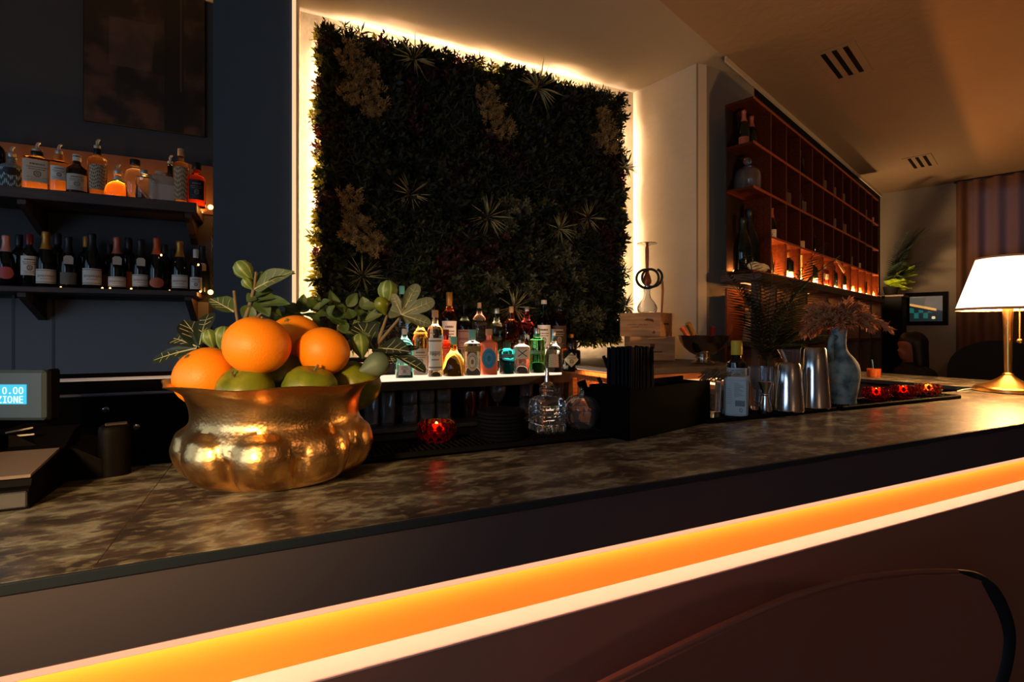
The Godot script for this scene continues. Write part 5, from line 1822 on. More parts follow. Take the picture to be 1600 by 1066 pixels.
func studs_mat(called: String, label: String, x0: float, x1: float, z0: float, z1: float):
	var t := thing(called, label, "bar mat", Vector3((x0 + x1) / 2, TOP, (z0 + z1) / 2))
	var s := MB.new()
	var w := x1 - x0
	var d := z1 - z0
	s.box(Vector3(0, 0.003, 0), Vector3(w, 0.006, d), 0.002)
	for k in [-1, 1]:
		s.box(Vector3(0, 0.006, k * (d / 2 - 0.004)), Vector3(w, 0.012, 0.008), 0.002)
		s.box(Vector3(k * (w / 2 - 0.004), 0.006, 0), Vector3(0.008, 0.012, d), 0.002)
	part("tray", s, M.rubber, t)
	var st := MB.new()
	st.lathe([[0.0028, 0], [0.0024, 0.0045], [0, 0.005]], 6)
	var list := []
	var nx := int((w - 0.02) / 0.011)
	var nz := int((d - 0.02) / 0.011)
	for i in nx:
		for j in nz:
			list.append([Transform3D(Basis(), Vector3((i - (nx - 1) / 2.0) * 0.011, 0.0055, (j - (nz - 1) / 2.0) * 0.011)), Color.WHITE])
	scatter("rubber_studs", st.done(), M.rubber, list, t)
	return t


func candle(p: Vector3, label: String, red: bool, sc := 1.0):
	var t := thing("candle_holder", label, "candle", p, 0.3, "lotus-cut candle holders on the bar")
	t.scale = Vector3.ONE * sc
	var gm: StandardMaterial3D
	if red:
		gm = glass("red_glass", rgb(196, 14, 8), 1.4)
	else:
		gm = glass("smoke_glass", rgb(190, 120, 80), 1.4)
	var facet := func(a: float, r: float, y: float) -> Vector2:
		if r > 0.026 and y > 0.004:
			r *= 1.0 + 0.07 * absf(cos(a * 7.0 + (PI / 2 if y > 0.02 else 0.0)))
		return Vector2(r, y)
	var s := MB.new()
	s.lathe([[0, 0], [0.022, 0], [0.026, 0.003], [0.034, 0.013], [0.036, 0.022], [0.032, 0.033], [0.029, 0.038], [0.0265, 0.038], [0.028, 0.032], [0.03, 0.022], [0.027, 0.013], [0.018, 0.007], [0, 0.007]], 56, Vector3(), 2.0, 1.0, facet)
	part("cup", s, gm, t)
	s = MB.new()
	# a ring of pointed petals cut into the outside
	for row in 2:
		for k in 14:
			var a := (k + row * 0.5) * TAU / 14
			var rr := 0.0365 if row == 0 else 0.0355
			var y := 0.004 + row * 0.015
			var c := Vector3(cos(a), 0, sin(a))
			var x := Vector3(-sin(a), 0, cos(a)) * 0.0072
			s.g += 1
			s.quad(c * (rr - 0.004) + Vector3(0, y, 0), c * rr + Vector3(0, y + 0.011, 0) - x, c * (rr - 0.0005) + Vector3(0, y + 0.019, 0), c * (rr + 0.0015) + Vector3(0, y + 0.01, 0))
			s.quad(c * (rr - 0.004) + Vector3(0, y, 0), c * (rr + 0.0015) + Vector3(0, y + 0.01, 0), c * (rr - 0.0005) + Vector3(0, y + 0.019, 0), c * rr + Vector3(0, y + 0.011, 0) + x)
	var pm := mat("petal_red" if red else "petal_smoke", rgb(70, 5, 4) if red else rgb(110, 60, 40), 0.12)
	pm.cull_mode = BaseMaterial3D.CULL_DISABLED
	pm.backlight_enabled = true
	pm.backlight = Color(0.45, 0.06, 0.03) if red else Color(0.6, 0.3, 0.18)
	part("petals", s, pm, t)
	s = MB.new()
	s.lathe([[0, 0.008], [0.018, 0.008], [0.0185, 0.018], [0.017, 0.0195], [0, 0.0195]], 18)
	part("wax", s, mat("wax", rgb(236, 200, 150), 0.6), t)
	s = MB.new()
	s.ball(Vector3(0, 0.029, 0), Vector3(0.0032, 0.008, 0.0032), 10, 8)
	part("flame", s, glow("flame", rgb(255, 170, 70), 12.0), t)
	omni(Vector3(0, 0.029, 0), rgb(255, 120, 40), 0.002, 0.004, t)


func bar_things():
	studs_mat("bar_mat", "long black studded rubber mat at the counter's back edge under the candle and coasters", 0.06, 0.64, -1.0, -0.878)
	studs_mat("bar_mat", "black studded mat under the three candles beside the lamp", 1.44, 2.06, -1.01, -0.905)
	var t := thing("service_tray", "flat black tray under the shakers and the blue vase", "tray", Vector3(1.185, TOP, -0.975))
	var s := MB.new()
	s.box(Vector3(0, 0.003, 0), Vector3(0.48, 0.006, 0.125), 0.002)
	part("base", s, M.rubber, t)
	s = MB.new()
	for k in [-1, 1]:
		s.box(Vector3(0, 0.005, k * 0.061), Vector3(0.48, 0.01, 0.004), 0.001)
		s.box(Vector3(k * 0.238, 0.005, 0), Vector3(0.004, 0.01, 0.12), 0.001)
	part("rim", s, M.rubber, t)
	var ty := TOP + 0.0065
	# candles
	var pc := ony(682, 692, TOP + 0.0065)
	pc.y = TOP + 0.0105
	candle(pc, "red lotus-cut candle holder burning alone on the mat left of the coasters", true, 1.0)
	var pk := [onz(1369, 518, -0.957), onz(1411, 518, -0.957), onz(1450, 518, -0.957)]
	for k in 3:
		pk[k].y = TOP + 0.0105
		candle(pk[k], ["red lotus-cut candle holder, nearest the vase of the three on the mat", "red lotus-cut candle holder, middle one of the three on the mat", "smoky brown lotus-cut candle holder, nearest the lamp of the three"][k], k < 2, 1.0)
	# coasters
	var cs := MB.new()
	cs.lathe([[0, 0], [0.046, 0], [0.0485, 0.0015], [0.0485, 0.0055], [0.047, 0.0068], [0.043, 0.0068], [0.042, 0.0058], [0, 0.0058]], 40)
	var cmesh := cs.done()
	var cp := ony(783, 683, TOP + 0.0105)
	var words := ["bottom", "second from the bottom", "third from the bottom", "fourth from the bottom", "fourth from the top", "third from the top", "second from the top", "topmost"]
	for k in 8:
		var o := part("coaster", cmesh, mat("coaster", rgb(17, 20, 24), 0.7), null, Vector3(cp.x + 0.0015 * sin(k * 2.3), TOP + 0.0105 + 0.0069 * k, cp.z + 0.001 * cos(k * 3.1)))
		M.coaster.metallic_specular = 0.1
		tag(o, "round dark grey coaster, %s of the stack beside the glass bottle" % words[k], "coaster", "stack of coasters")
	# square dispenser bottle
	var clear: Material = M.crystal
	var dp := ony(855, 678, TOP + 0.001)
	t = thing("dispenser_bottle", "square cut-glass bitters bottle with a steel dasher top", "bottle", Vector3(dp.x, TOP + 0.0005, dp.z), face_cam(dp) + 0.5)
	s = MB.new()
	var prof := [[0, 0], [0.03, 0], [0.032, 0.003], [0.032, 0.024]]
	for k in 5:
		prof.append([0.0335, 0.027 + k * 0.0085])
		prof.append([0.0318, 0.0325 + k * 0.0085])
	prof.append_array([[0.031, 0.073], [0.024, 0.08], [0.013, 0.0835], [0.0125, 0.092], [0.0175, 0.0935], [0.0175, 0.098], [0.0125, 0.0995], [0.012, 0.102], [0, 0.102]])
	var sqf := func(a: float, r: float, y: float) -> Vector2:
		return Vector2(r * lerpf(1.0, sq_k(a, 7.0), clampf((r / 0.032 - 0.5) / 0.2, 0, 1)), y)
	s.lathe(prof, 48, Vector3(), 2.0, 1.0, sqf)
	part("body", s, clear, t)
	s = MB.new()
	for sd in 4:
		for k in [-1.0, 0.0, 1.0]:
			var bs := Basis(Vector3.UP, sd * PI / 2)
			s.box(bs * Vector3(k * 0.017, 0.013, 0.0325), Vector3(0.013, 0.02, 0.004) if sd % 2 == 0 else Vector3(0.004, 0.02, 0.013), 0.0018)
	part("cut_blocks", s, clear, t)
	s = MB.new()
	s.lathe([[0, 0.102], [0.0135, 0.102], [0.014, 0.106], [0.01, 0.111], [0.006, 0.113], [0.0055, 0.118], [0.0028, 0.142], [0, 0.1425]], 20)
	part("dasher_top", s, M.steel, t)
	# apple-shaped glass jar
	var ap := ony(909, 672, TOP + 0.001)
	t = thing("glass_jar", "round apple-shaped clear glass jar with a stalk-like knob", "jar", Vector3(ap.x, TOP + 0.0005, ap.z), 0.4)
	s = MB.new()
	var rib := func(a: float, r: float, y: float) -> Vector2:
		return Vector2(r * (1.0 + (0.018 * cos(a * 14.0) if y > 0.035 else 0.03 * cos(a * 7.0))), y)
	s.lathe([[0, 0.002], [0.02, 0], [0.026, 0.002], [0.036, 0.016], [0.0415, 0.034], [0.0425, 0.048], [0.0405, 0.049], [0.039, 0.035], [0.033, 0.018], [0.022, 0.006], [0, 0.006]], 70, Vector3(), 2.0, 1.0, rib)
	part("bowl", s, clear, t)
	s = MB.new()
	s.lathe([[0.04, 0.0495], [0.0425, 0.05], [0.04, 0.062], [0.03, 0.073], [0.014, 0.0785], [0, 0.078], [0, 0.0755], [0.014, 0.076], [0.0285, 0.0708], [0.0378, 0.061], [0.04, 0.0495]], 70, Vector3(), 2.0, 1.0, rib)
	part("lid", s, clear, t)
	s = MB.new()
	s.lathe([[0, 0.078], [0.006, 0.078], [0.005, 0.086], [0.0055, 0.094], [0.004, 0.097], [0, 0.0975]], 14)
	part("knob", s, clear, t)
	# straw caddy
	var corner := Vector3(0.651, TOP, -0.836)
	var cyaw := 0.285
	t = thing("straw_caddy", "black stepped bar caddy holding black drinking straws", "caddy", corner, cyaw)
	var bx := MB.new()
	# local x runs along the right face, local -z backwards
	bx.box(Vector3(0.165, 0.052, -0.0015), Vector3(0.33, 0.104, 0.003), 0.001)
	bx.box(Vector3(0.165, 0.055, -0.0735), Vector3(0.33, 0.11, 0.003), 0.001)
	bx.box(Vector3(0.0015, 0.055, -0.0375), Vector3(0.003, 0.11, 0.075), 0.001)
	bx.box(Vector3(0.3285, 0.05, -0.0375), Vector3(0.003, 0.1, 0.075), 0.001)
	bx.box(Vector3(0.165, 0.002, -0.0375), Vector3(0.33, 0.004, 0.075), 0.001)
	for x in [0.105, 0.2]:
		bx.box(Vector3(x, 0.05, -0.0375), Vector3(0.003, 0.1, 0.07), 0.001)
	mat("caddy", rgb(7, 7, 7), 0.6).metallic_specular = 0.1
	part("box", bx, M.caddy, t)
	s = MB.new()
	s.box(Vector3(0.265, 0.085, -0.0375), Vector3(0.124, 0.004, 0.068), 0.001)
	part("inner_shelf", s, M.caddy, t)
	s = MB.new()
	s.lathe([[0.0037, 0], [0.0037, 0.2], [0.003, 0.2], [0.003, 0.002], [0.0037, 0]], 8)
	var straw := s.done()
	var bs := Basis(Vector3.UP, cyaw)
	var n := 0
	var sm := mat("straw", rgb(10, 12, 15), 0.5)
	sm.metallic_specular = 0.2
	for i in 11:
		for j in 7:
			var lx := 0.012 + i * 0.0083 + (0.004 if j % 2 else 0.0)
			var lz := -0.0085 - j * 0.0092
			if lx > 0.1:
				continue
			n += 1
			var o := part("drinking_straw", straw, sm, null, corner + bs * Vector3(lx, 0.0045, lz))
			o.rotation = Vector3(rng.randf_range(-0.02, 0.02), 0, rng.randf_range(-0.025, 0.025))
			o.scale.y = 0.9 + rng.randf() * 0.03
			tag(o, "black drinking straw standing in the tight bundle in the caddy", "straw", "bundle of black straws")
	var lean := [[935, 590, 975, 680, "leftmost of the loose straws leaning out of the caddy"], [943, 556, 985, 670, "second loose straw, crossing behind the leftmost"], [958, 551, 968, 660, "short upright loose straw beside the bundle"], [948, 560, 1000, 660, "loose straw leaning furthest across the bundle's left side"]]
	for q in lean:
		var a := at(q[0], q[1], 1.10)
		var b := at(q[2], q[3], 1.075)
		s = MB.new()
		var m2 := a.lerp(b, 0.98)
		s.tube([a, m2], 0.0038, 8)
		tag(part("drinking_straw", s, sm, null), "black drinking straw, " + q[4], "straw", "loose straws leaning out of the caddy")
	# stirrers: dark picks left of the bundle
	for q in [[908, 596, 925, 640], [922, 605, 935, 645], [938, 600, 945, 640]]:
		s = MB.new()
		var a := at(q[0], q[1], 1.16)
		var b := at(q[2], q[3], 1.16)
		var dx := (b - a).normalized()
		s.tube([a, a + dx * 0.018, b], [0.011, 0.01, 0.004], 8)
		tag(part("muddler", s, M.caddy, null), "dark blunt bar tool leaning left of the straws, %s" % {908: "leftmost", 922: "middle", 938: "rightmost"}[q[0]], "bar tool", "dark bar tools beside the straws")
	# holder for those tools
	var hp := ony(948, 684, TOP + 0.001)
	t = thing("tool_cup", "dark cup holding bar tools behind the apple-shaped jar", "cup", Vector3(0.68, TOP, -0.97))
	s = MB.new()
	s.lathe([[0, 0], [0.026, 0], [0.028, 0.003], [0.03, 0.1], [0.028, 0.1], [0.026, 0.006], [0, 0.006]], 24)
	part("cup", s, M.caddy, t)
	# things on the service tray
	var T := func(px: float, z: float) -> Vector3:
		var q := onz(px, 518, z)
		q.y = ty
		return q
	var shot := MB.new()
	shot.lathe([[0, 0], [0.022, 0], [0.0235, 0.002], [0.026, 0.09], [0.0248, 0.09], [0.022, 0.016], [0, 0.014]], 30)
	var shm := shot.done()
	var gp := [T.call(1110, -0.965), T.call(1133, -0.99)]
	for k in 2:
		tag(part("shot_glass", shm, clear, null, gp[k]), ["tall thick-bottomed shot glass at the tray's left end, nearer the caddy", "tall thick-bottomed shot glass behind the printed blue-white tub"][k], "glass", "shot glasses on the tray")
	s = MB.new()
	for i in 90:
		var a := rng.randf() * TAU
		var r := rng.randf_range(0.008, 0.034)
		var c: Vector3 = gp[0].lerp(gp[1], 0.3 + rng.randf() * 0.1) + Vector3(cos(a) * r, 0.093 + rng.randf() * 0.022, sin(a) * r)
		var pts := []
		for k in 5:
			pts.append(c + Vector3(cos(a + k * 0.7) * 0.013, sin(k * 1.3 + a) * 0.007, sin(a + k * 0.7) * 0.013))
		s.tube(pts, 0.0011, 4)
	tag(part("dried_garnish", s, mat("dry", rgb(120, 100, 70), 0.8), null), "tangle of dried brown garnish lying on the shot glasses", "garnish")
	# printed tub
	var tp: Vector3 = T.call(1150, -0.957)
	t = thing("printed_tub", "squarish pale blue plastic tub with printed text and a bar code", "tub", tp, face_cam(tp))
	s = MB.new()
	s.lathe([[0, 0], [0.027, 0], [0.029, 0.004], [0.03, 0.09], [0.0315, 0.092], [0.0315, 0.1], [0, 0.1]], 32, Vector3(), 5.0)
	part("body", s, mat("tub", rgb(176, 198, 206), 0.35), t)
	var im := Image.create(96, 128, false, Image.FORMAT_RGB8)
	im.fill(rgb(160, 184, 194))
	var ink := rgb(74, 92, 104)
	for k in 14:
		im.fill_rect(Rect2i(40, 8 + k * 4, 20 + (k * 37) % 30, 1), ink)
	for k in 9:
		im.fill_rect(Rect2i(6, 30 + k * 7, 18 + (k * 13) % 12, 2), rgb(120, 146, 158))
	var bx2 := 44
	for k in 16:
		var w := 1 + (k * 7) % 3
		im.fill_rect(Rect2i(bx2, 76, w, 22), rgb(40, 50, 60))
		bx2 += w + 1
	for y in range(104, 120):
		for x in range(62, 80):
			var d := Vector2(x - 71, y - 112).length()
			if d < 8 and d > 5:
				im.set_pixel(x, y, ink)
	var tm := mat("tubprint", Color.WHITE, 0.4)
	tm.albedo_texture = ImageTexture.create_from_image(im)
	s = MB.new()
	s.quad(Vector3(-0.0235, 0.006, 0.0306), Vector3(0.0235, 0.006, 0.0306), Vector3(0.0235, 0.09, 0.0306), Vector3(-0.0235, 0.09, 0.0306))
	part("print", s, tm, t)
	# dark bottle with yellow cap behind
	var yp := onz(1151, 518, -1.09)
	yp.y = 1.045
	bottle("sauce_bottle", "dark bottle with a bright yellow cap behind the printed tub", yp, {"k": "drum", "h": 0.248, "r": 0.03, "m": M.bottle_black, "cap": [mat("yellow", rgb(214, 176, 40), 0.5), 0.52, 0.83, 1.0], "lab": [[0.55, 0.68, 1.1, print_mat("label_sauce", rgb(186, 196, 196), rgb(100, 110, 110))]]})
	# tall tumbler
	s = MB.new()
	s.lathe([[0, 0], [0.028, 0], [0.03, 0.003], [0.033, 0.118], [0.0315, 0.118], [0.0285, 0.012], [0, 0.01]], 36)
	tag(part("tumbler", s, clear, null, T.call(1188, -0.995)), "tall plain glass tumbler behind the steel jigger", "glass")
	# jigger
	s = MB.new()
	s.lathe([[0, 0], [0.019, 0], [0.0195, 0.001], [0.0085, 0.042], [0.008, 0.046], [0.0095, 0.048], [0.0095, 0.051], [0.008, 0.053], [0.0085, 0.057], [0.0185, 0.083], [0.0178, 0.083], [0.006, 0.057], [0, 0.056]], 36)
	tag(part("jigger", s, M.steel, null, T.call(1196, -0.94)), "double-ended steel measuring jigger on the tray", "jigger")
	# shakers
	for q in [[1231, -0.945, 0.13, 0.0395, 0.031, "short steel shaker tin upside down on the tray", 0.0], [1271, -0.955, 0.17, 0.043, 0.032, "tall steel shaker tin upside down beside the vase", 0.0]]:
		s = MB.new()
		var h: float = q[2]
		s.lathe([[q[3] - 0.002, 0.0], [q[3], 0.0], [q[3] + 0.0012, 0.0025], [q[3], 0.005], [lerpf(q[3], q[4], 0.5), h * 0.5], [q[4] + 0.0005, h - 0.006], [q[4] - 0.003, h], [q[4] - 0.006, h], [q[4] - 0.008, h - 0.0015], [0, h - 0.0015]], 64)
		tag(part("shaker_tin", s, M.steel, null, T.call(q[0], q[1])), q[5], "shaker", "steel shaker tins")
	# mixing glass with a wide mouth behind the shakers
	var mg := onz(1248, 518, -1.1)
	mg.y = 1.045
	s = MB.new()
	s.lathe([[0, 0], [0.034, 0], [0.006, 0.012], [0.005, 0.1], [0.014, 0.115], [0.062, 0.217], [0.0605, 0.217], [0.012, 0.118], [0, 0.116]], 40)
	tag(part("cocktail_glass", s, clear, null, mg), "wide-mouthed conical glass standing behind the shaker tins", "glass")
	# vase with pampas grass
	var vp: Vector3 = T.call(1311, -0.975)
	t = thing("vase", "weathered blue-green jug vase with a small side handle", "vase", vp, face_cam(vp))
	s = MB.new()
	s.lathe([[0, 0], [0.043, 0], [0.045, 0.004], [0.0435, 0.014], [0.0455, 0.024], [0.05, 0.05], [0.054, 0.08], [0.0545, 0.098], [0.05, 0.118], [0.04, 0.136], [0.028, 0.149], [0.0205, 0.162], [0.0185, 0.18], [0.0195, 0.205], [0.022, 0.222], [0.0225, 0.226], [0.02, 0.226], [0.0165, 0.2], [0.0155, 0.17], [0, 0.165]], 48)
	var vm := mat("vase", Color.WHITE, 0.7)
	var vn := noise(0.02, FastNoiseLite.TYPE_SIMPLEX_SMOOTH, 5, 17)
	vm.albedo_texture = ntex(vn, [[0.2, 0.42, 0.6, 0.8], [rgb(54, 72, 76), rgb(104, 130, 134), rgb(124, 148, 148), rgb(150, 156, 148)]], 256)
	vm.uv1_triplanar = true
	vm.uv1_scale = Vector3(5, 5, 5)
	vm.heightmap_enabled = true
	vm.heightmap_texture = vm.albedo_texture
	vm.heightmap_scale = 0.15
	part("body", s, vm, t)
	s = MB.new()
	s.tube([Vector3(-0.008, 0.198, 0.016), Vector3(-0.016, 0.2, 0.032), Vector3(-0.02, 0.187, 0.043), Vector3(-0.021, 0.165, 0.046), Vector3(-0.02, 0.145, 0.043), Vector3(-0.018, 0.13, 0.037)], [0.007, 0.0075, 0.008, 0.0085, 0.009, 0.008], 10)
	part("handle", s, vm, t)
	var pg := thing("pampas_grass", "bunch of drooping pinkish brown pampas plumes in the blue-green vase", "dried grass", vp)
	var pmat := mat("pampas", rgb(204, 142, 96), 0.9)
	pmat.cull_mode = BaseMaterial3D.CULL_DISABLED
	pmat.backlight_enabled = true
	pmat.backlight = Color(0.8, 0.6, 0.42)
	for i in 26:
		var a := i * 2.4
		var spread := 0.2 + 0.75 * float(i) / 26.0
		var dir := Vector3(cos(a) * spread, 1.0 - 0.25 * spread, sin(a) * spread).normalized()
		var reach := rng.randf_range(0.105, 0.145)
		var pts := [Vector3(cos(a) * 0.008, 0.2, sin(a) * 0.008)]
		for k in 8:
			var f := (k + 1) / 8.0
			pts.append(Vector3(0, 0.215, 0) + dir * reach * f * (1.0 - 0.15 * f) + Vector3(cos(a), 0, sin(a)) * 0.03 * f * f - Vector3(0, 0.085 * f * f * f * spread, 0))
		s = MB.new()
		s.tube(pts, 0.0008, 4)
		for k in 330:
			var f := 0.22 + 0.78 * rng.randf()
			var idx := f * 8.0
			var i0 := mini(int(idx), 7)
			var p: Vector3 = pts[i0].lerp(pts[i0 + 1], idx - i0)
			var tang: Vector3 = (pts[i0 + 1] - pts[i0]).normalized()
			var side := Vector3(rng.randf_range(-1, 1), rng.randf_range(-1, 1), rng.randf_range(-1, 1)).normalized()
			leaf_shape(s, p, tang * 0.9 + side * rng.randf_range(0.5, 1.3), side + Vector3(0.01, 0.02, 0.03), rng.randf_range(0.018, 0.036) * (1.1 - 0.5 * f), 0.0028, 0.4)
		part("plume", s, pmat, pg)
	# wooden boxes, hookah, punch bowl on the side counter
	var ym := 1.131
	var lowc := Vector3(2.28, ym, -2.72)
	t = thing("wooden_box", "lower wooden wine box, standing under the one with the hookah", "wooden box", lowc, -deg_to_rad(27.0), "wooden wine boxes")
	crate(t, 0.29, 0.155, 0.2, false)
	var upc := Vector3(2.255, ym + 0.156, -2.72)
	t = thing("wooden_box", "upper wooden wine box with a faint stamped line, carrying the glass hookah", "wooden box", upc, -deg_to_rad(63.0), "wooden wine boxes")
	crate(t, 0.28, 0.155, 0.2, true)
	hookah(Vector3(2.265, ym + 0.1565 + 0.155, -2.72))
	var bp := Vector3(2.30, 1.131, -2.26)
	t = thing("punch_bowl", "round silver champagne bowl on a foot, holding bottles", "bowl", bp)
	s = MB.new()
	s.lathe([[0, 0], [0.066, 0], [0.07, 0.004], [0.062, 0.012], [0.044, 0.018], [0.038, 0.03], [0.05, 0.036], [0.05, 0.04], [0.04, 0.046], [0.078, 0.066], [0.112, 0.096], [0.134, 0.132], [0.142, 0.162], [0.145, 0.166], [0.141, 0.166], [0.13, 0.132], [0.108, 0.099], [0.07, 0.07], [0, 0.06]], 56)
	part("bowl", s, M.silver, t)
	for q in [[Vector3(-0.06, 0.09, 0.03), Vector3(-0.17, 0.235, 0.05), M.foil_gold, "gold-necked bottle leaning out of the silver bowl to the left"], [Vector3(-0.01, 0.09, -0.05), Vector3(-0.085, 0.215, -0.09), M.foil_orange, "copper-necked bottle leaning at the back of the silver bowl"], [Vector3(0.05, 0.09, 0.0), Vector3(0.055, 0.22, 0.02), M.foil_red, "red-capped bottle standing in the right of the silver bowl"]]:
		var o := thing("wine_bottle", q[3], "bottle", bp, 0, "bottles in the silver bowl")
		var a: Vector3 = q[0]
		var b: Vector3 = q[1]
		s = MB.new()
		s.tube([a, a.lerp(b, 0.25), a.lerp(b, 0.45), a.lerp(b, 0.55)], [0.038, 0.037, 0.024, 0.015], 16)
		part("body", s, M.bottle_green, o)
		s = MB.new()
		s.tube([a.lerp(b, 0.5), a.lerp(b, 0.86), a.lerp(b, 0.88), b], [0.0155, 0.0145, 0.0165, 0.0155], 14)
		part("foil", s, q[2], o)
	# dark palm in front of the cabinet
	var ps := MB.new()
	ps.lathe([[0, 0], [0.11, 0], [0.11, 0.02], [0.03, 0.04], [0.03, 0.98], [0.1, 1.0], [0.1, 1.015], [0, 1.015]], 24)
	tag(part("plant_stand", ps, M.dark, null, Vector3(2.50, 0, -2.0)), "slim dark stand under the palm in front of the lit cabinet", "stand")
	palm("potted_palm", "dark potted palm standing before the amber-lit cabinet", Vector3(2.50, 1.0155, -2.0), 0.1, 13, 0.42, M.leaf_dark, 5, 1.6, 4.2, 1.7)


func crate(t: Node3D, w: float, h: float, d: float, marks: bool):
	var c: Material = M.crate
	for q in [["front_board", Vector3(0, h / 2, d / 2 - 0.006), Vector3(w, h, 0.012)], ["back_board", Vector3(0, h / 2, -d / 2 + 0.006), Vector3(w, h, 0.012)], ["side_board", Vector3(w / 2 - 0.006, h / 2, 0), Vector3(0.012, h - 0.002, d - 0.024)], ["side_board", Vector3(-w / 2 + 0.006, h / 2, 0), Vector3(0.012, h - 0.002, d - 0.024)], ["lid", Vector3(0, h - 0.005, 0), Vector3(w - 0.026, 0.009, d - 0.026)], ["bottom_board", Vector3(0, 0.006, 0), Vector3(w - 0.026, 0.01, d - 0.026)]]:
		var s := MB.new()
		s.box(q[1], q[2], 0.0015)
		part(q[0], s, c, t)
	var ink := mat("stamp", rgb(104, 62, 40), 0.8)
	if marks:
		var s := MB.new()
		s.prism(PackedVector2Array([Vector2(0.03, 0.105), Vector2(0.05, 0.118), Vector2(0.09, 0.112), Vector2(0.1, 0.092), Vector2(0.07, 0.1)]), d / 2, d / 2 + 0.0004)
		s.prism(PackedVector2Array([Vector2(0.085, 0.022), Vector2(0.1, 0.018), Vector2(0.108, 0.028), Vector2(0.096, 0.04)]), d / 2, d / 2 + 0.0004)
		part("stamped_mark", s, ink, t)
		# a worn line of stamped print, too faint to read
		s = MB.new()
		var x := -0.085
		for k in 17:
			var lw := 0.004 + 0.003 * float((k * 7) % 3) / 2.0
			if k != 8:
				s.box(Vector3(x, h * 0.5, d / 2 + 0.0002), Vector3(lw * 0.35, 0.0095, 0.0006))
				s.box(Vector3(x + lw * 0.5, h * 0.5 + 0.004 * (float(k % 3) - 1.0), d / 2 + 0.0002), Vector3(lw * 0.7, 0.0022, 0.0006))
			x += 0.0085
		s.box(Vector3(-0.03, h * 0.4, d / 2 + 0.0002), Vector3(0.05, 0.003, 0.0006))
		part("stamped_print", s, ink, t)
		s = MB.new()
		s.box(Vector3(w / 2 + 0.0002, h * 0.53, 0), Vector3(0.0006, 0.012, 0.09))
		part("stamped_mark", s, ink, t)
	else:
		var s := MB.new()
		s.box(Vector3(0, h * 0.36, d / 2 + 0.0002), Vector3(0.13, 0.008, 0.0006))
		s.box(Vector3(0.0, h * 0.6, d / 2 + 0.0002), Vector3(0.03, 0.03, 0.0006))
		part("stamped_mark", s, ink, t)


func hookah(p: Vector3):
	var t := thing("hookah", "small hookah with a cut-glass base, copper stem and coiled dark hose", "hookah", p, face_cam(p))
	var s := MB.new()
	var cut := func(a: float, r: float, y: float) -> Vector2:
		return Vector2(r * (1.0 + (0.05 * absf(sin(a * 8.0 + y * 70.0)) if r > 0.03 else 0.0)), y)
	s.lathe([[0, 0], [0.05, 0], [0.058, 0.006], [0.064, 0.028], [0.06, 0.05], [0.045, 0.075], [0.026, 0.1], [0.02, 0.13], [0.023, 0.162], [0.025, 0.166], [0.021, 0.166], [0.016, 0.13], [0.021, 0.1], [0.04, 0.075], [0.053, 0.05], [0.056, 0.026], [0.046, 0.01], [0, 0.008]], 56, Vector3(), 2.0, 1.0, cut)
	part("glass_base", s, M.crystal, t)
	s = MB.new()
	s.lathe([[0, 0.163], [0.014, 0.163], [0.016, 0.185], [0.027, 0.2], [0.029, 0.215], [0.022, 0.245], [0.012, 0.268], [0.0095, 0.3], [0.012, 0.36], [0.013, 0.42], [0.01, 0.445], [0, 0.446]], 28)
	part("stem", s, mat("copper", rgb(170, 96, 58), 0.35, 0.7), t)
	s = MB.new()
	s.lathe([[0, 0.172], [0.018, 0.172], [0.0185, 0.18], [0.015, 0.184], [0, 0.184]], 24)
	part("collar", s, M.steel, t)
	s = MB.new()
	s.lathe([[0, 0.444], [0.008, 0.444], [0.03, 0.455], [0.066, 0.462], [0.068, 0.465], [0.03, 0.462], [0, 0.46]], 36)
	part("ash_plate", s, M.silver, t)
	s = MB.new()
	var pts := []
	for i in 60:
		var a := 1.2 + i * TAU * 2.0 / 59.0
		var f := i / 59.0
		pts.append(Vector3(-0.012 + f * 0.058 + cos(a) * (0.068 - 0.014 * f), 0.223 + 0.014 * f + sin(a) * (0.064 - 0.006 * f), 0.034 - 0.04 * f))
	s.tube(pts, 0.0085, 10)
	part("hose", s, mat("hose", rgb(26, 18, 14), 0.6), t)
	s = MB.new()
	s.tube([Vector3(0.096, 0.215, 0.0), Vector3(0.1, 0.15, 0.004), Vector3(0.093, 0.003, 0.01)], [0.0075, 0.0085, 0.0065], 10)
	part("mouthpiece", s, M.copper, t)


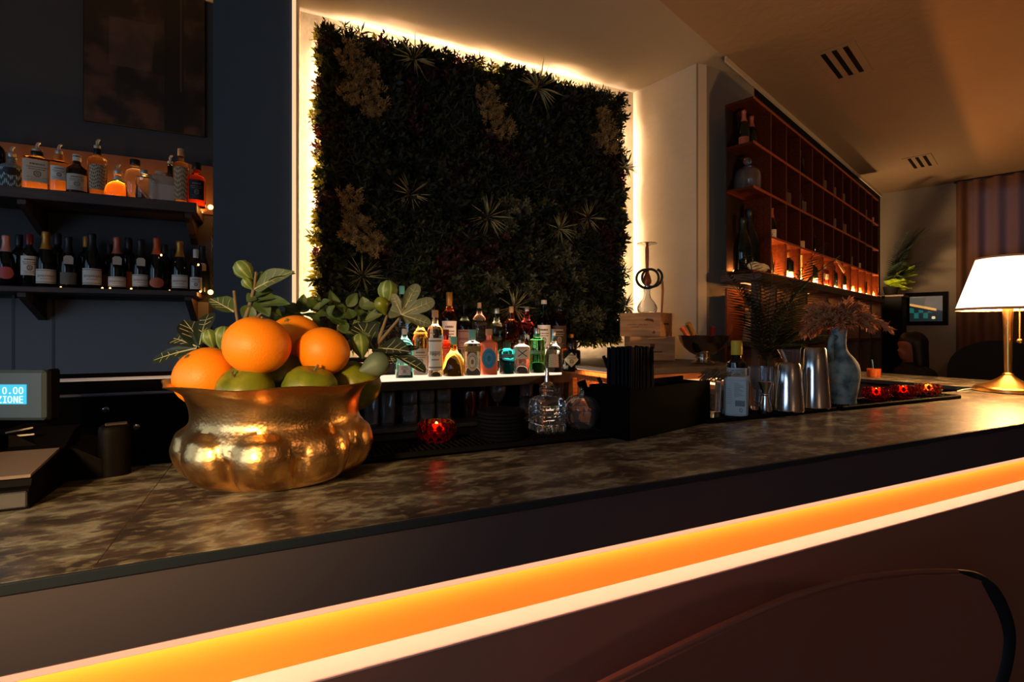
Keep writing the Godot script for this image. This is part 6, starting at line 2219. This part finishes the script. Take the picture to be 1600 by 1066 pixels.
func palm(called: String, label: String, p: Vector3, pr: float, n: int, reach: float, lm: Material, sd: int, mid := 0.0, fan := TAU, rise := 1.0, into: Node3D = null) -> Node3D:
	var t: Node3D = into if into else thing(called, label, "plant", p)
	var r := RandomNumberGenerator.new()
	r.seed = sd
	var s := MB.new()
	if into == null:
		s.lathe([[0, 0], [pr * 0.55, 0], [pr * 0.6, 0.005], [pr * 0.8, pr * 1.0], [pr * 0.84, pr * 1.05], [pr * 0.76, pr * 1.05], [pr * 0.72, pr * 0.9], [0, pr * 0.88]], 28)
		part("pot", s, M.dark, t)
	for i in n:
		var a := mid + (fposmod(i * 2.399, TAU) / TAU - 0.5) * fan
		var up := r.randf_range(0.45, 1.3) * rise
		var ln := reach * r.randf_range(0.75, 1.1)
		var h := Vector3(cos(a), 0, sin(a))
		var pts := []
		for k in 9:
			var f := k / 8.0
			pts.append(Vector3(0, pr * 0.9, 0) + h * ln * f * (0.35 + 0.5 * f) + Vector3(0, ln * (up * f - 0.55 * f * f), 0))
		s = MB.new()
		s.tube(pts, 0.002, 4)
		for k in range(5, 32):
			var f := k / 32.0
			var i0 := mini(int(f * 8), 7)
			var q: Vector3 = pts[i0].lerp(pts[i0 + 1], f * 8 - i0)
			var tg: Vector3 = (pts[i0 + 1] - pts[i0]).normalized()
			var sx := tg.cross(Vector3.UP).normalized()
			var ll := reach * 0.34 * sin(PI * (0.15 + 0.8 * f))
			for sg in [-1.0, 1.0]:
				leaf_shape(s, q, tg * 0.8 + sx * sg - Vector3(0, 0.25, 0), Vector3.UP, ll, reach * 0.032, 0.12)
		part("frond", s, lm, t)
	return t


func table_lamp():
	var p := ony(1575, 612.5, TOP)
	p.y = TOP
	var t := thing("table_lamp", "brass table lamp with a glowing white cone shade at the counter's right corner", "lamp", p, face_cam(p))
	var s := MB.new()
	s.lathe([[0, 0], [0.094, 0], [0.098, 0.003], [0.098, 0.014], [0.094, 0.018], [0.086, 0.021], [0.06, 0.032], [0.036, 0.045], [0.022, 0.056], [0.017, 0.062], [0, 0.062]], 56)
	part("base", s, M.gold, t)
	s = MB.new()
	s.lathe([[0, 0.062], [0.014, 0.062], [0.016, 0.066], [0.0105, 0.071], [0.0105, 0.08], [0.0135, 0.25], [0.0165, 0.315], [0.012, 0.32], [0, 0.32]], 28)
	part("stem", s, M.gold, t)
	s = MB.new()
	var pts := []
	for k in 2:
		pts.append(Vector3(0.03, 0.305 - k * 0.11, 0.035))
	s.tube(pts, 0.001, 5)
	for k in 22:
		s.ball(Vector3(0.03, 0.303 - k * 0.005, 0.035), Vector3(0.0026, 0.0026, 0.0026), 8, 5)
	s.ball(Vector3(0.03, 0.188, 0.035), Vector3(0.008, 0.008, 0.008), 14, 9)
	part("pull_chain", s, M.gold, t)
	s = MB.new()
	s.lathe([[0.147, 0.302], [0.149, 0.301], [0.0885, 0.494], [0.0865, 0.494], [0.147, 0.302]], 64)
	s.lathe([[0, 0.488], [0.0868, 0.488], [0.0868, 0.491], [0, 0.491]], 40)
	var sm := glow("lampshade", rgb(255, 236, 214), 1.5)
	part("shade", s, sm, t)
	s = MB.new()
	s.lathe([[0.1465, 0.3], [0.1505, 0.3], [0.1485, 0.309], [0.1465, 0.309], [0.1465, 0.3]], 64)
	s.lathe([[0.0865, 0.489], [0.0905, 0.489], [0.0895, 0.496], [0.0865, 0.496], [0.0865, 0.489]], 64)
	part("shade_trim", s, mat("trim_gold", rgb(230, 170, 100), 0.6), t)
	s = MB.new()
	s.lathe([[0, 0.31], [0.016, 0.31], [0.03, 0.34], [0.034, 0.36], [0.026, 0.385], [0, 0.395]], 20)
	part("bulb", s, glow("bulb", rgb(255, 220, 170), 6.0), t)
	omni(Vector3(0, 0.355, 0), rgb(255, 188, 112), 0.8, 0.03, t)
	# the cable along the counter
	s = MB.new()
	var c := [p + Vector3(-0.05, 0.003, -0.06), ony(1535, 606, TOP + 0.003), ony(1505, 609, TOP + 0.003), ony(1495, 612, TOP + 0.003)]
	s.tube(c, 0.0025, 6)
	tag(part("lamp_cable", s, M.cap_white, null), "thin pale cable on the counter behind the brass lamp", "cable")
	# the standing reading lamp behind the camera on the left, whose light falls on the fruit
	t = thing("reading_lamp", "standing reading lamp turned towards the fruit bowl, at the guests' side of the bar", "lamp", Vector3(-0.64, 0, 0.1))
	s = MB.new()
	s.lathe([[0, 0], [0.14, 0], [0.14, 0.015], [0.02, 0.03], [0.012, 0.05], [0.012, 1.4], [0, 1.4]], 24)
	part("stand", s, M.gold, t)
	s = MB.new()
	s.ball(Vector3(0, 1.46, 0), Vector3(0.045, 0.045, 0.045), 18, 12)
	part("bulb", s, glow("bulb2", rgb(255, 200, 130), 3.0), t)
	# unseen standing lamp, added to brighten the ceiling
	t = thing("added_uplighter", "unseen standing lamp with an open dark bowl, added to brighten the ceiling", "lamp", Vector3(5.6, 0, -1.6))
	s = MB.new()
	s.lathe([[0, 0], [0.15, 0], [0.15, 0.02], [0.02, 0.03], [0.014, 0.05], [0.014, 1.38], [0.03, 1.4], [0.12, 1.46], [0.17, 1.53], [0.164, 1.53], [0.115, 1.465], [0, 1.42]], 28)
	part("stand", s, M.black, t)
	s = MB.new()
	s.lathe([[0, 1.47], [0.08, 1.47], [0.08, 1.5], [0, 1.505]], 20)
	part("lens", s, glow("globe", rgb(255, 200, 130), 2.0), t)
	# added warm fill lamp behind the camera, shaped as a small pendant
	t = thing("added_fill_pendant", "small round fill lamp added out of view over the guests' side of the bar", "lamp", Vector3(0.7, 0, 1.5))
	s = MB.new()
	s.ball(Vector3(0, 2.0, 0), Vector3(0.08, 0.08, 0.08), 18, 12)
	part("globe", s, glow("added_fill_globe", rgb(255, 190, 140), 1.0), t)
	s = MB.new()
	s.tube([Vector3(0, CEIL - 0.012, 0), Vector3(0, 2.07, 0)], 0.004, 6)
	part("cord", s, M.black, t)


func far_corner():
	var B := RA + RU * 4.794
	var yaw := atan2(0.331, 0.9435)
	# trailing plant on the end of the cabinet, lit from below
	var pp := at(1392, 462, 6.15)
	var t := thing("corner_stand", "dark tall plant stand in the room's far corner", "stand", Vector3(pp.x, 0, pp.z), yaw)
	var s := MB.new()
	s.box(Vector3(0, pp.y / 2 - 0.01, 0), Vector3(0.3, pp.y - 0.02, 0.26), 0.006)
	part("column", s, M.dark, t)
	s = MB.new()
	s.box(Vector3(0, pp.y - 0.012, 0), Vector3(0.34, 0.024, 0.3), 0.004)
	part("top", s, M.walnut, t)
	var lg := mat("leaf_bright", rgb(186, 200, 60), 0.5)
	lg.backlight_enabled = true
	lg.backlight = Color(0.7, 0.8, 0.2)
	lg.cull_mode = BaseMaterial3D.CULL_DISABLED
	var cp = palm("corner_plant", "corner plant with bright yellow-green leaves and dark upper fronds at the rack's end", pp, 0.1, 16, 0.3, lg, 9, 1.2, 3.0)
	palm("dark_palm", "", pp, 0.1, 11, 0.42, M.leaf_dark, 3, 1.4, 2.6, 1.9, cp)
	var up := RA + RN * 0.21 + RU * 3.66 + Vector3(0, 1.687, 0)
	t = thing("plant_spotlight", "little uplight on the cabinet's far end, beside the bright corner plant", "spotlight", up)
	s = MB.new()
	s.lathe([[0, 0], [0.03, 0], [0.034, 0.03], [0.03, 0.03], [0.026, 0.026], [0, 0.024]], 16)
	part("housing", s, M.black, t)
	s = MB.new()
	s.lathe([[0, 0.024], [0.025, 0.024], [0.025, 0.027], [0, 0.028]], 16)
	part("lens", s, glow("spotlens", rgb(255, 210, 120), 2.0), t)
	spot(Vector3(0, 0.032, 0), Vector3(0.5, 1, 0.1), rgb(255, 206, 146), 1.3, 88.0, t)
	# framed picture on the far wall
	var fl := func(a: float, y: float, off: float) -> Vector3:
		return B + RN * a - RU * off + Vector3(0, y, 0)
	var fy := yaw - PI / 2
	t = thing("framed_picture", "small dark-framed picture with a bright strip and teal shapes on the far wall", "picture", fl.call(0.47, 1.6, 0.012), fy)
	s = MB.new()
	for q in [[Vector3(0, 0.18, 0), Vector3(0.42, 0.05, 0.024)], [Vector3(0, -0.18, 0), Vector3(0.42, 0.05, 0.024)], [Vector3(-0.185, 0, 0), Vector3(0.05, 0.32, 0.024)], [Vector3(0.185, 0, 0), Vector3(0.05, 0.32, 0.024)]]:
		s.box(q[1 - 1], q[1], 0.003)
	part("frame", s, M.dark, t)
	var im := Image.create(64, 64, false, Image.FORMAT_RGB8)
	for y in 64:
		for x in 64:
			var c := rgb(92, 84, 74)
			var line := 20 + x * 0.28
			if y > line:
				c = rgb(26, 34, 34)
			if absf(y - line) < 3 and x < 52:
				c = rgb(236, 170, 84)
			if y > line + 8 and y < 56 and (int(x / 9) + int(y / 14)) % 2 == 0 and x < 44:
				c = rgb(28, 96, 88)
			if Vector2(x - 46, y - 54).length() < 4:
				c = rgb(230, 210, 170)
			im.set_pixel(x, y, c)
	var pm := mat("cityprint", Color.WHITE, 0.2)
	pm.albedo_texture = ImageTexture.create_from_image(im)
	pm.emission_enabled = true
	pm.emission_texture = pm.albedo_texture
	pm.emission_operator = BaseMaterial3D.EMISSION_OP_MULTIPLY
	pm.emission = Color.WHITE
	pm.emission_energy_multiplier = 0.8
	s = MB.new()
	s.box(Vector3(0, 0, -0.004), Vector3(0.34, 0.32, 0.006))
	part("backing", s, M.dark, t)
	s = MB.new()
	s.quad(Vector3(-0.162, -0.157, 0.0002), Vector3(0.162, -0.157, 0.0002), Vector3(0.162, 0.157, 0.0002), Vector3(-0.162, 0.157, 0.0002))
	part("screen", s, pm, t)
	# pleated curtain, and a window behind it
	var w3 := Node3D.new()
	w3.name = "window_3"
	add_child(w3)
	w3.set_meta("kind", "structure")
	var wf := MB.new()
	var wb := Basis(Vector3.UP, fy)
	for q in [[2.3, 2.98, 2.9, 0.05], [2.3, 2.2, 2.9, 0.05]]:
		wf.box(fl.call(q[0], q[1], 0.01), Vector3(q[2], q[3], 0.016), 0.002, wb)
	for a in [0.85, 1.6, 2.3, 3.0, 3.75]:
		wf.box(fl.call(a, 2.59, 0.01), Vector3(0.05, 0.8, 0.016), 0.002, wb)
	part("window_frame", wf, M.frame, w3)
	wf = MB.new()
	wf.box(fl.call(2.3, 2.59, 0.004), Vector3(2.86, 0.76, 0.004), 0.0, wb)
	part("window_pane", wf, glow("dusk_pane", rgb(90, 120, 165), 0.25), w3)
	area(fl.call(2.3, 2.59, 0.012), -RU, RN, Vector2(2.8, 0.72), rgb(150, 190, 255), 0.16, w3)
	t = thing("curtain", "floor-length dark brown pleated curtain right of the bare far wall", "curtain")
	var cm := mat("curtain", rgb(116, 80, 58), 0.9)
	cm.backlight_enabled = true
	cm.backlight = Color(0.5, 0.4, 0.36)
	cm.cull_mode = BaseMaterial3D.CULL_DISABLED
	s = MB.new()
	var R := []
	for i in 13:
		var f := i / 12.0
		var ring := []
		for j in 221:
			var a := 0.76 + j * 0.014
			var w := 0.035 * sin(j * 0.56 + 0.5 * sin(j * 0.13)) * (0.75 + 0.25 * sin(j * 0.05 + f * 2.0))
			ring.append(fl.call(a, 0.02 + f * (CEIL - 0.05), 0.07 + w))
		R.append(ring)
	s.rings(R, false, 0.0)
	part("drape", s, cm, t)
	s = MB.new()
	s.tube([fl.call(0.74, CEIL - 0.03, 0.07), fl.call(3.9, CEIL - 0.03, 0.07)], 0.012, 8)
	part("rail", s, M.black, t)


# ---- figures: a field of tapered capsules meshed as surface nets ----
func nets(bones: Array, cell: float, blend: float, s: MB):
	var lo := Vector3.ONE * 1e9
	var hi := -lo
	for b in bones:
		var r: float = maxf(b[2], b[3]) + cell * 3
		lo = lo.min(b[0] - Vector3.ONE * r).min(b[1] - Vector3.ONE * r)
		hi = hi.max(b[0] + Vector3.ONE * r).max(b[1] + Vector3.ONE * r)
	var n := Vector3i(((hi - lo) / cell).ceil()) + Vector3i.ONE
	var val := PackedFloat32Array()
	val.resize(n.x * n.y * n.z)
	val.fill(1.0)
	for b in bones:
		var a: Vector3 = b[0]
		var ab: Vector3 = b[1] - a
		var rm: float = maxf(b[2], b[3]) + blend * 2 + cell * 2
		var l2: float = maxf(ab.length_squared(), 1e-9)
		var i0 := Vector3i(((a.min(b[1]) - Vector3.ONE * rm - lo) / cell).floor()).clamp(Vector3i.ZERO, n - Vector3i.ONE)
		var i1 := Vector3i(((a.max(b[1]) + Vector3.ONE * rm - lo) / cell).ceil()).clamp(Vector3i.ZERO, n - Vector3i.ONE)
		for z in range(i0.z, i1.z + 1):
			for y in range(i0.y, i1.y + 1):
				for x in range(i0.x, i1.x + 1):
					var p := lo + Vector3(x, y, z) * cell
					var t: float = clampf((p - a).dot(ab) / l2, 0, 1)
					var d: float = (p - a - ab * t).length() - lerpf(b[2], b[3], t)
					var k := x + n.x * (y + n.y * z)
					var o := val[k]
					var h := maxf(blend - absf(o - d), 0.0) / blend
					val[k] = minf(o, d) - h * h * blend * 0.25
	var vid := {}
	var verts := []
	for z in n.z - 1:
		for y in n.y - 1:
			for x in n.x - 1:
				var m := 0
				var v := []
				for c in 8:
					var q := val[(x + (c & 1)) + n.x * ((y + ((c >> 1) & 1)) + n.y * (z + (c >> 2)))]
					v.append(q)
					if q < 0:
						m += 1
				if m == 0 or m == 8:
					continue
				var sum := Vector3()
				var cnt := 0
				for e in [[0, 1], [2, 3], [4, 5], [6, 7], [0, 2], [1, 3], [4, 6], [5, 7], [0, 4], [1, 5], [2, 6], [3, 7]]:
					var va: float = v[e[0]]
					var vb: float = v[e[1]]
					if (va < 0) != (vb < 0):
						var t := va / (va - vb)
						var pa := Vector3(e[0] & 1, (e[0] >> 1) & 1, e[0] >> 2)
						var pb := Vector3(e[1] & 1, (e[1] >> 1) & 1, e[1] >> 2)
						sum += pa.lerp(pb, t)
						cnt += 1
				vid[Vector3i(x, y, z)] = verts.size()
				verts.append(lo + (Vector3(x, y, z) + sum / cnt) * cell)
	for key in vid:
		var x: int = key.x
		var y: int = key.y
		var z: int = key.z
		var v0 := val[x + n.x * (y + n.y * z)]
		for ax in 3:
			var e := Vector3i.ZERO
			e[ax] = 1
			var u := Vector3i.ZERO
			u[(ax + 1) % 3] = 1
			var w := Vector3i.ZERO
			w[(ax + 2) % 3] = 1
			var q: Vector3i = key + e
			var v1 := val[q.x + n.x * (q.y + n.y * q.z)]
			if (v0 < 0) == (v1 < 0):
				continue
			var ks := [key, key - u, key - u - w, key - w]
			var ok := true
			for c in ks:
				if not vid.has(c):
					ok = false
			if not ok:
				continue
			var ps := []
			for c in ks:
				ps.append(verts[vid[c]])
			if v0 < 0:
				s.quad(ps[0], ps[1], ps[2], ps[3])
			else:
				s.quad(ps[3], ps[2], ps[1], ps[0])
	s.g += 1


func seating():
	# a guest at a table beyond the bar: dark hair and clothes, face turned to the lamp's left
	var hp := at(1424, 543, 4.7)
	var t := thing("person", "seated person with dark hair and black clothes beyond the bar, face in half profile", "person", Vector3(hp.x, 0, hp.z), face_cam(hp) - 1.0)
	var s := MB.new()
	var y := hp.y
	var nk := Vector3(-0.03, y - 0.14, 0)
	var bones := [
		[Vector3(0, y + 0.03, -0.015), Vector3(0, y + 0.03, 0.02), 0.088, 0.08], [Vector3(0, y - 0.05, 0.03), Vector3(0, y - 0.085, 0.055), 0.062, 0.035],
		[Vector3(0, y - 0.01, 0.085), Vector3(0, y - 0.03, 0.107), 0.011, 0.013], [Vector3(-0.02, y - 0.06, 0.085), Vector3(0.02, y - 0.06, 0.085), 0.012, 0.012],
		[Vector3(0, y - 0.06, -0.01), nk, 0.055, 0.052], [Vector3(-0.082, y - 0.01, 0), Vector3(-0.084, y + 0.02, -0.005), 0.012, 0.016], [Vector3(0.082, y - 0.01, 0), Vector3(0.084, y + 0.02, -0.005), 0.012, 0.016],
		[Vector3(-0.035, y + 0.03, 0.078), Vector3(0.035, y + 0.03, 0.078), 0.012, 0.012],
	]
	nets(bones, 0.009, 0.03, s)
	var torso := [
		[nk + Vector3(0, -0.02, 0), Vector3(0, y - 0.26, -0.03), 0.06, 0.1], [Vector3(-0.15, y - 0.25, -0.03), Vector3(0.15, y - 0.25, -0.03), 0.075, 0.075],
		[Vector3(0, y - 0.3, -0.02), Vector3(0, y - 0.66, -0.03), 0.145, 0.15], [Vector3(-0.17, y - 0.26, -0.02), Vector3(-0.21, y - 0.5, 0.04), 0.055, 0.045], [Vector3(0.17, y - 0.26, -0.02), Vector3(0.21, y - 0.5, 0.04), 0.055, 0.045],
		[Vector3(-0.21, y - 0.5, 0.04), Vector3(-0.1, y - 0.52, 0.26), 0.044, 0.032], [Vector3(0.21, y - 0.5, 0.04), Vector3(0.1, y - 0.52, 0.26), 0.044, 0.032],
		[Vector3(-0.09, y - 0.68, 0), Vector3(-0.1, y - 0.66, 0.4), 0.085, 0.065], [Vector3(0.09, y - 0.68, 0), Vector3(0.1, y - 0.66, 0.4), 0.085, 0.065],
		[Vector3(-0.1, y - 0.66, 0.4), Vector3(-0.1, 0.09, 0.38), 0.062, 0.042], [Vector3(0.1, y - 0.66, 0.4), Vector3(0.1, 0.09, 0.38), 0.062, 0.042],
		[Vector3(-0.1, 0.05, 0.35), Vector3(-0.1, 0.04, 0.52), 0.045, 0.035], [Vector3(0.1, 0.05, 0.35), Vector3(0.1, 0.04, 0.52), 0.045, 0.035],
	]
	part("body", s, mat("skin", rgb(130, 76, 54), 0.6), t)
	s = MB.new()
	nets(torso, 0.02, 0.05, s)
	part("clothes", s, mat("cloth", rgb(14, 13, 14), 0.9), t)
	s = MB.new()
	nets([[Vector3(0, y + 0.055, -0.02), Vector3(0, y + 0.06, 0.015), 0.095, 0.082], [Vector3(0, y + 0.03, -0.04), Vector3(0.02, y - 0.16, -0.07), 0.09, 0.06], [Vector3(0.07, y + 0.04, -0.01), Vector3(0.085, y - 0.15, -0.02), 0.05, 0.035], [Vector3(-0.07, y + 0.04, -0.02), Vector3(-0.08, y - 0.12, -0.05), 0.045, 0.035]], 0.012, 0.03, s)
	part("hair", s, mat("hair", rgb(12, 9, 8), 0.6), t)
	# hands on the table edge, five fingers each
	for sg in [-1.0, 1.0]:
		s = MB.new()
		var w := Vector3(0.1 * sg, y - 0.52, 0.26)
		var hb := [[w, w + Vector3(-0.01 * sg, -0.004, 0.075), 0.026, 0.034]]
		for k in 4:
			var b0 := w + Vector3(-0.01 * sg + (k - 1.5) * 0.019, -0.004, 0.085)
			var ln: float = [0.07, 0.08, 0.075, 0.06][k]
			hb.append([b0, b0 + Vector3(0, -0.004, ln * 0.55), 0.009, 0.0085])
			hb.append([b0 + Vector3(0, -0.004, ln * 0.55), b0 + Vector3(0, -0.022, ln), 0.0085, 0.0075])
		hb.append([w + Vector3(-0.03 * sg, -0.004, 0.03), w + Vector3(-0.06 * sg, -0.01, 0.07), 0.011, 0.009])
		nets(hb, 0.006, 0.008, s)
		part("hand", s, M.skin, t)
	var ch := thing("dining_chair", "dark chair on which the guest beyond the bar sits", "chair", Vector3(hp.x, 0, hp.z), face_cam(hp) - 1.0)
	chair(ch, y - 0.77)
	# round-backed dark armchair right of the guest
	var ap := at(1560, 560, 4.2)
	var a := thing("armchair", "dark round-backed armchair behind the lamp's stem", "armchair", Vector3(ap.x, 0, ap.z), face_cam(ap))
	s = MB.new()
	var R := []
	for k in 2:
		pass
	s.prism(round_top(0.32, 1.245, 0.28, 0.3), -0.06, 0.06)
	part("backrest", s, M.cloth, a)
	s = MB.new()
	s.box(Vector3(0, 0.42, -0.3), Vector3(0.6, 0.14, 0.55), 0.04)
	part("seat", s, M.cloth, a)
	for q in [[-0.27, -0.03], [0.27, -0.03], [-0.27, -0.54], [0.27, -0.54]]:
		s = MB.new()
		s.tube([Vector3(q[0], 0, q[1]), Vector3(q[0] * 0.95, 0.37, q[1])], [0.014, 0.02], 8)
		part("leg", s, M.walnut, a)
	# low table between them
	var tp := at(1412, 600, 4.35)
	var tb := thing("guest_table", "small dark table before the seated person", "table", Vector3(tp.x, 0, tp.z))
	s = MB.new()
	s.lathe([[0, 0.705], [0.3, 0.705], [0.305, 0.71], [0.305, 0.728], [0.3, 0.733], [0, 0.733]], 32)
	part("tabletop", s, M.walnut, tb)
	s = MB.new()
	s.lathe([[0, 0], [0.22, 0], [0.22, 0.015], [0.03, 0.03], [0.025, 0.7], [0, 0.7]], 20)
	part("pedestal", s, M.dark, tb)
	# little things on the return of the counter
	var rp := ony(1383, 594, TOP + 0.001)
	rp = Vector3(2.62, TOP + 0.0005, -1.62)
	candle(rp, "small red candle holder on the counter's return leg, beyond the three candles", true, 0.6)
	var gp := Vector3(2.66, TOP + 0.0005, -1.52)
	var g := thing("tumbler", "low amber glass with a blue straw on the counter's return leg", "glass", gp)
	s = MB.new()
	s.lathe([[0, 0], [0.026, 0], [0.028, 0.003], [0.03, 0.04], [0.0285, 0.04], [0.026, 0.006], [0, 0.006]], 20)
	part("glass", s, mat("amberglass", rgb(170, 80, 30), 0.15), g)
	s = MB.new()
	s.tube([Vector3(0.0, 0.008, 0), Vector3(-0.05, 0.085, 0.02)], 0.003, 6)
	part("straw", s, mat("bluestraw", rgb(90, 140, 170), 0.5), g)
	# bar stool close to the camera, seen from behind
	bar_stool()


func chair(ch: Node3D, seat_y: float):
	var s := MB.new()
	s.box(Vector3(0, seat_y - 0.03, 0.12), Vector3(0.44, 0.05, 0.46), 0.015)
	part("seat", s, M.walnut, ch)
	s = MB.new()
	s.box(Vector3(0, seat_y + 0.32, -0.2), Vector3(0.42, 0.3, 0.03), 0.012)
	part("backrest", s, M.walnut, ch)
	for q in [[-0.19, -0.1], [0.19, -0.1], [-0.19, 0.33], [0.19, 0.33]]:
		s = MB.new()
		s.tube([Vector3(q[0], 0, q[1]), Vector3(q[0], seat_y - 0.05, q[1])], [0.014, 0.018], 8)
		part("leg", s, M.walnut, ch)
	for x in [-0.18, 0.18]:
		s = MB.new()
		s.tube([Vector3(x, seat_y - 0.03, -0.1), Vector3(x, seat_y + 0.2, -0.18), Vector3(x, seat_y + 0.42, -0.2)], 0.014, 8)
		part("back_post", s, M.walnut, ch)


func round_top(hw: float, top: float, r: float, bottom: float) -> PackedVector2Array:
	var p := PackedVector2Array([Vector2(-hw, bottom), Vector2(hw, bottom)])
	for k in 17:
		var a := PI * k / 16.0
		p.append(Vector2(hw * cos(a), top - r + r * pow(sin(a), 0.8)))
	return p


func bar_stool():
	# the backrest stands in an upright plane before the bar, its outline rises to the right and turns down in a dark rim
	var a := at(1000, 1048, 0.6)
	var b := at(1572, 980, 0.72)
	var u := Vector3(b.x - a.x, 0, b.z - a.z).normalized()
	var nn := u.cross(Vector3.UP)
	if nn.z < 0:
		nn = -nn
	var t := thing("bar_stool", "brown leather bar stool with a dark curved rim, close at the bar front", "bar stool", Vector3(a.x, 0, a.z), atan2(-u.z, u.x))
	var flat := func(px: float, py: float) -> Vector2:
		var d := FW + RT * ((px - 800.0) / 800.0)
		var f := Vector3(a.x, 0, a.z).dot(nn) / d.dot(nn)
		var q := at(px, py, f)
		return Vector2((q - a).dot(u), q.y)
	var top := []
	for q in [[820, 1140], [900, 1098], [1000, 1048], [1120, 990], [1240, 938], [1340, 908], [1430, 897], [1500, 896], [1530, 906], [1552, 930], [1568, 968], [1572, 1000], [1566, 1040], [1552, 1085], [1535, 1130]]:
		top.append(flat.call(q[0], q[1]))
	var pl := PackedVector2Array()
	pl.append(Vector2(top[0].x, 0.72))
	for q in top:
		pl.append(q)
	pl.append(Vector2(top[top.size() - 1].x - 0.02, 0.72))
	var s := MB.new()
	s.prism(pl, -0.014, 0.004)
	part("backrest", s, mat("leather", rgb(108, 68, 56), 0.85), t)
	M.leather.metallic_specular = 0.15
	s = MB.new()
	var pts := []
	for k in top.size():
		pts.append(Vector3(top[k].x, top[k].y, -0.004))
	var fine := []
	var rad := []
	for k in pts.size() - 1:
		for m in 4:
			var pa: Vector3 = pts[maxi(k - 1, 0)]
			var pb: Vector3 = pts[k]
			var pc: Vector3 = pts[k + 1]
			var pd: Vector3 = pts[mini(k + 2, pts.size() - 1)]
			fine.append(pb.cubic_interpolate(pc, pa, pd, m / 4.0))
			rad.append(lerpf(0.0035, 0.0135, smoothstep(7.0, 9.0, k + m / 4.0)))
	fine.append(pts[pts.size() - 1])
	rad.append(0.0135)
	s.tube(fine.slice(0, 29), rad.slice(0, 29), 8)
	part("piping", s, M.leather, t)
	s = MB.new()
	s.tube(fine.slice(28), rad.slice(28), 12)
	part("rim", s, mat("stoolrim", rgb(20, 24, 29), 0.5), t)
	M.stoolrim.metallic_specular = 0.25
	var mid: float = top[7].x * 0.5
	s = MB.new()
	s.lathe([[0, 0.63], [0.17, 0.63], [0.19, 0.645], [0.195, 0.67], [0.18, 0.7], [0.13, 0.71], [0, 0.712]], 36, Vector3(mid, 0, 0.2))
	part("seat", s, M.leather, t)
	for k in 4:
		var an := PI / 4 + k * PI / 2
		s = MB.new()
		s.tube([Vector3(mid + cos(an) * 0.14, 0.635, sin(an) * 0.14 + 0.2), Vector3(mid + cos(an) * 0.2, 0.0, sin(an) * 0.2 + 0.2)], 0.012, 10)
		part("leg", s, M.black, t)
	s = MB.new()
	var ring := []
	for k in 33:
		var an := TAU * k / 32.0
		ring.append(Vector3(mid + cos(an) * 0.175, 0.22, sin(an) * 0.175 + 0.2))
	s.tube(ring, 0.008, 8, false)
	part("footrest", s, M.black, t)
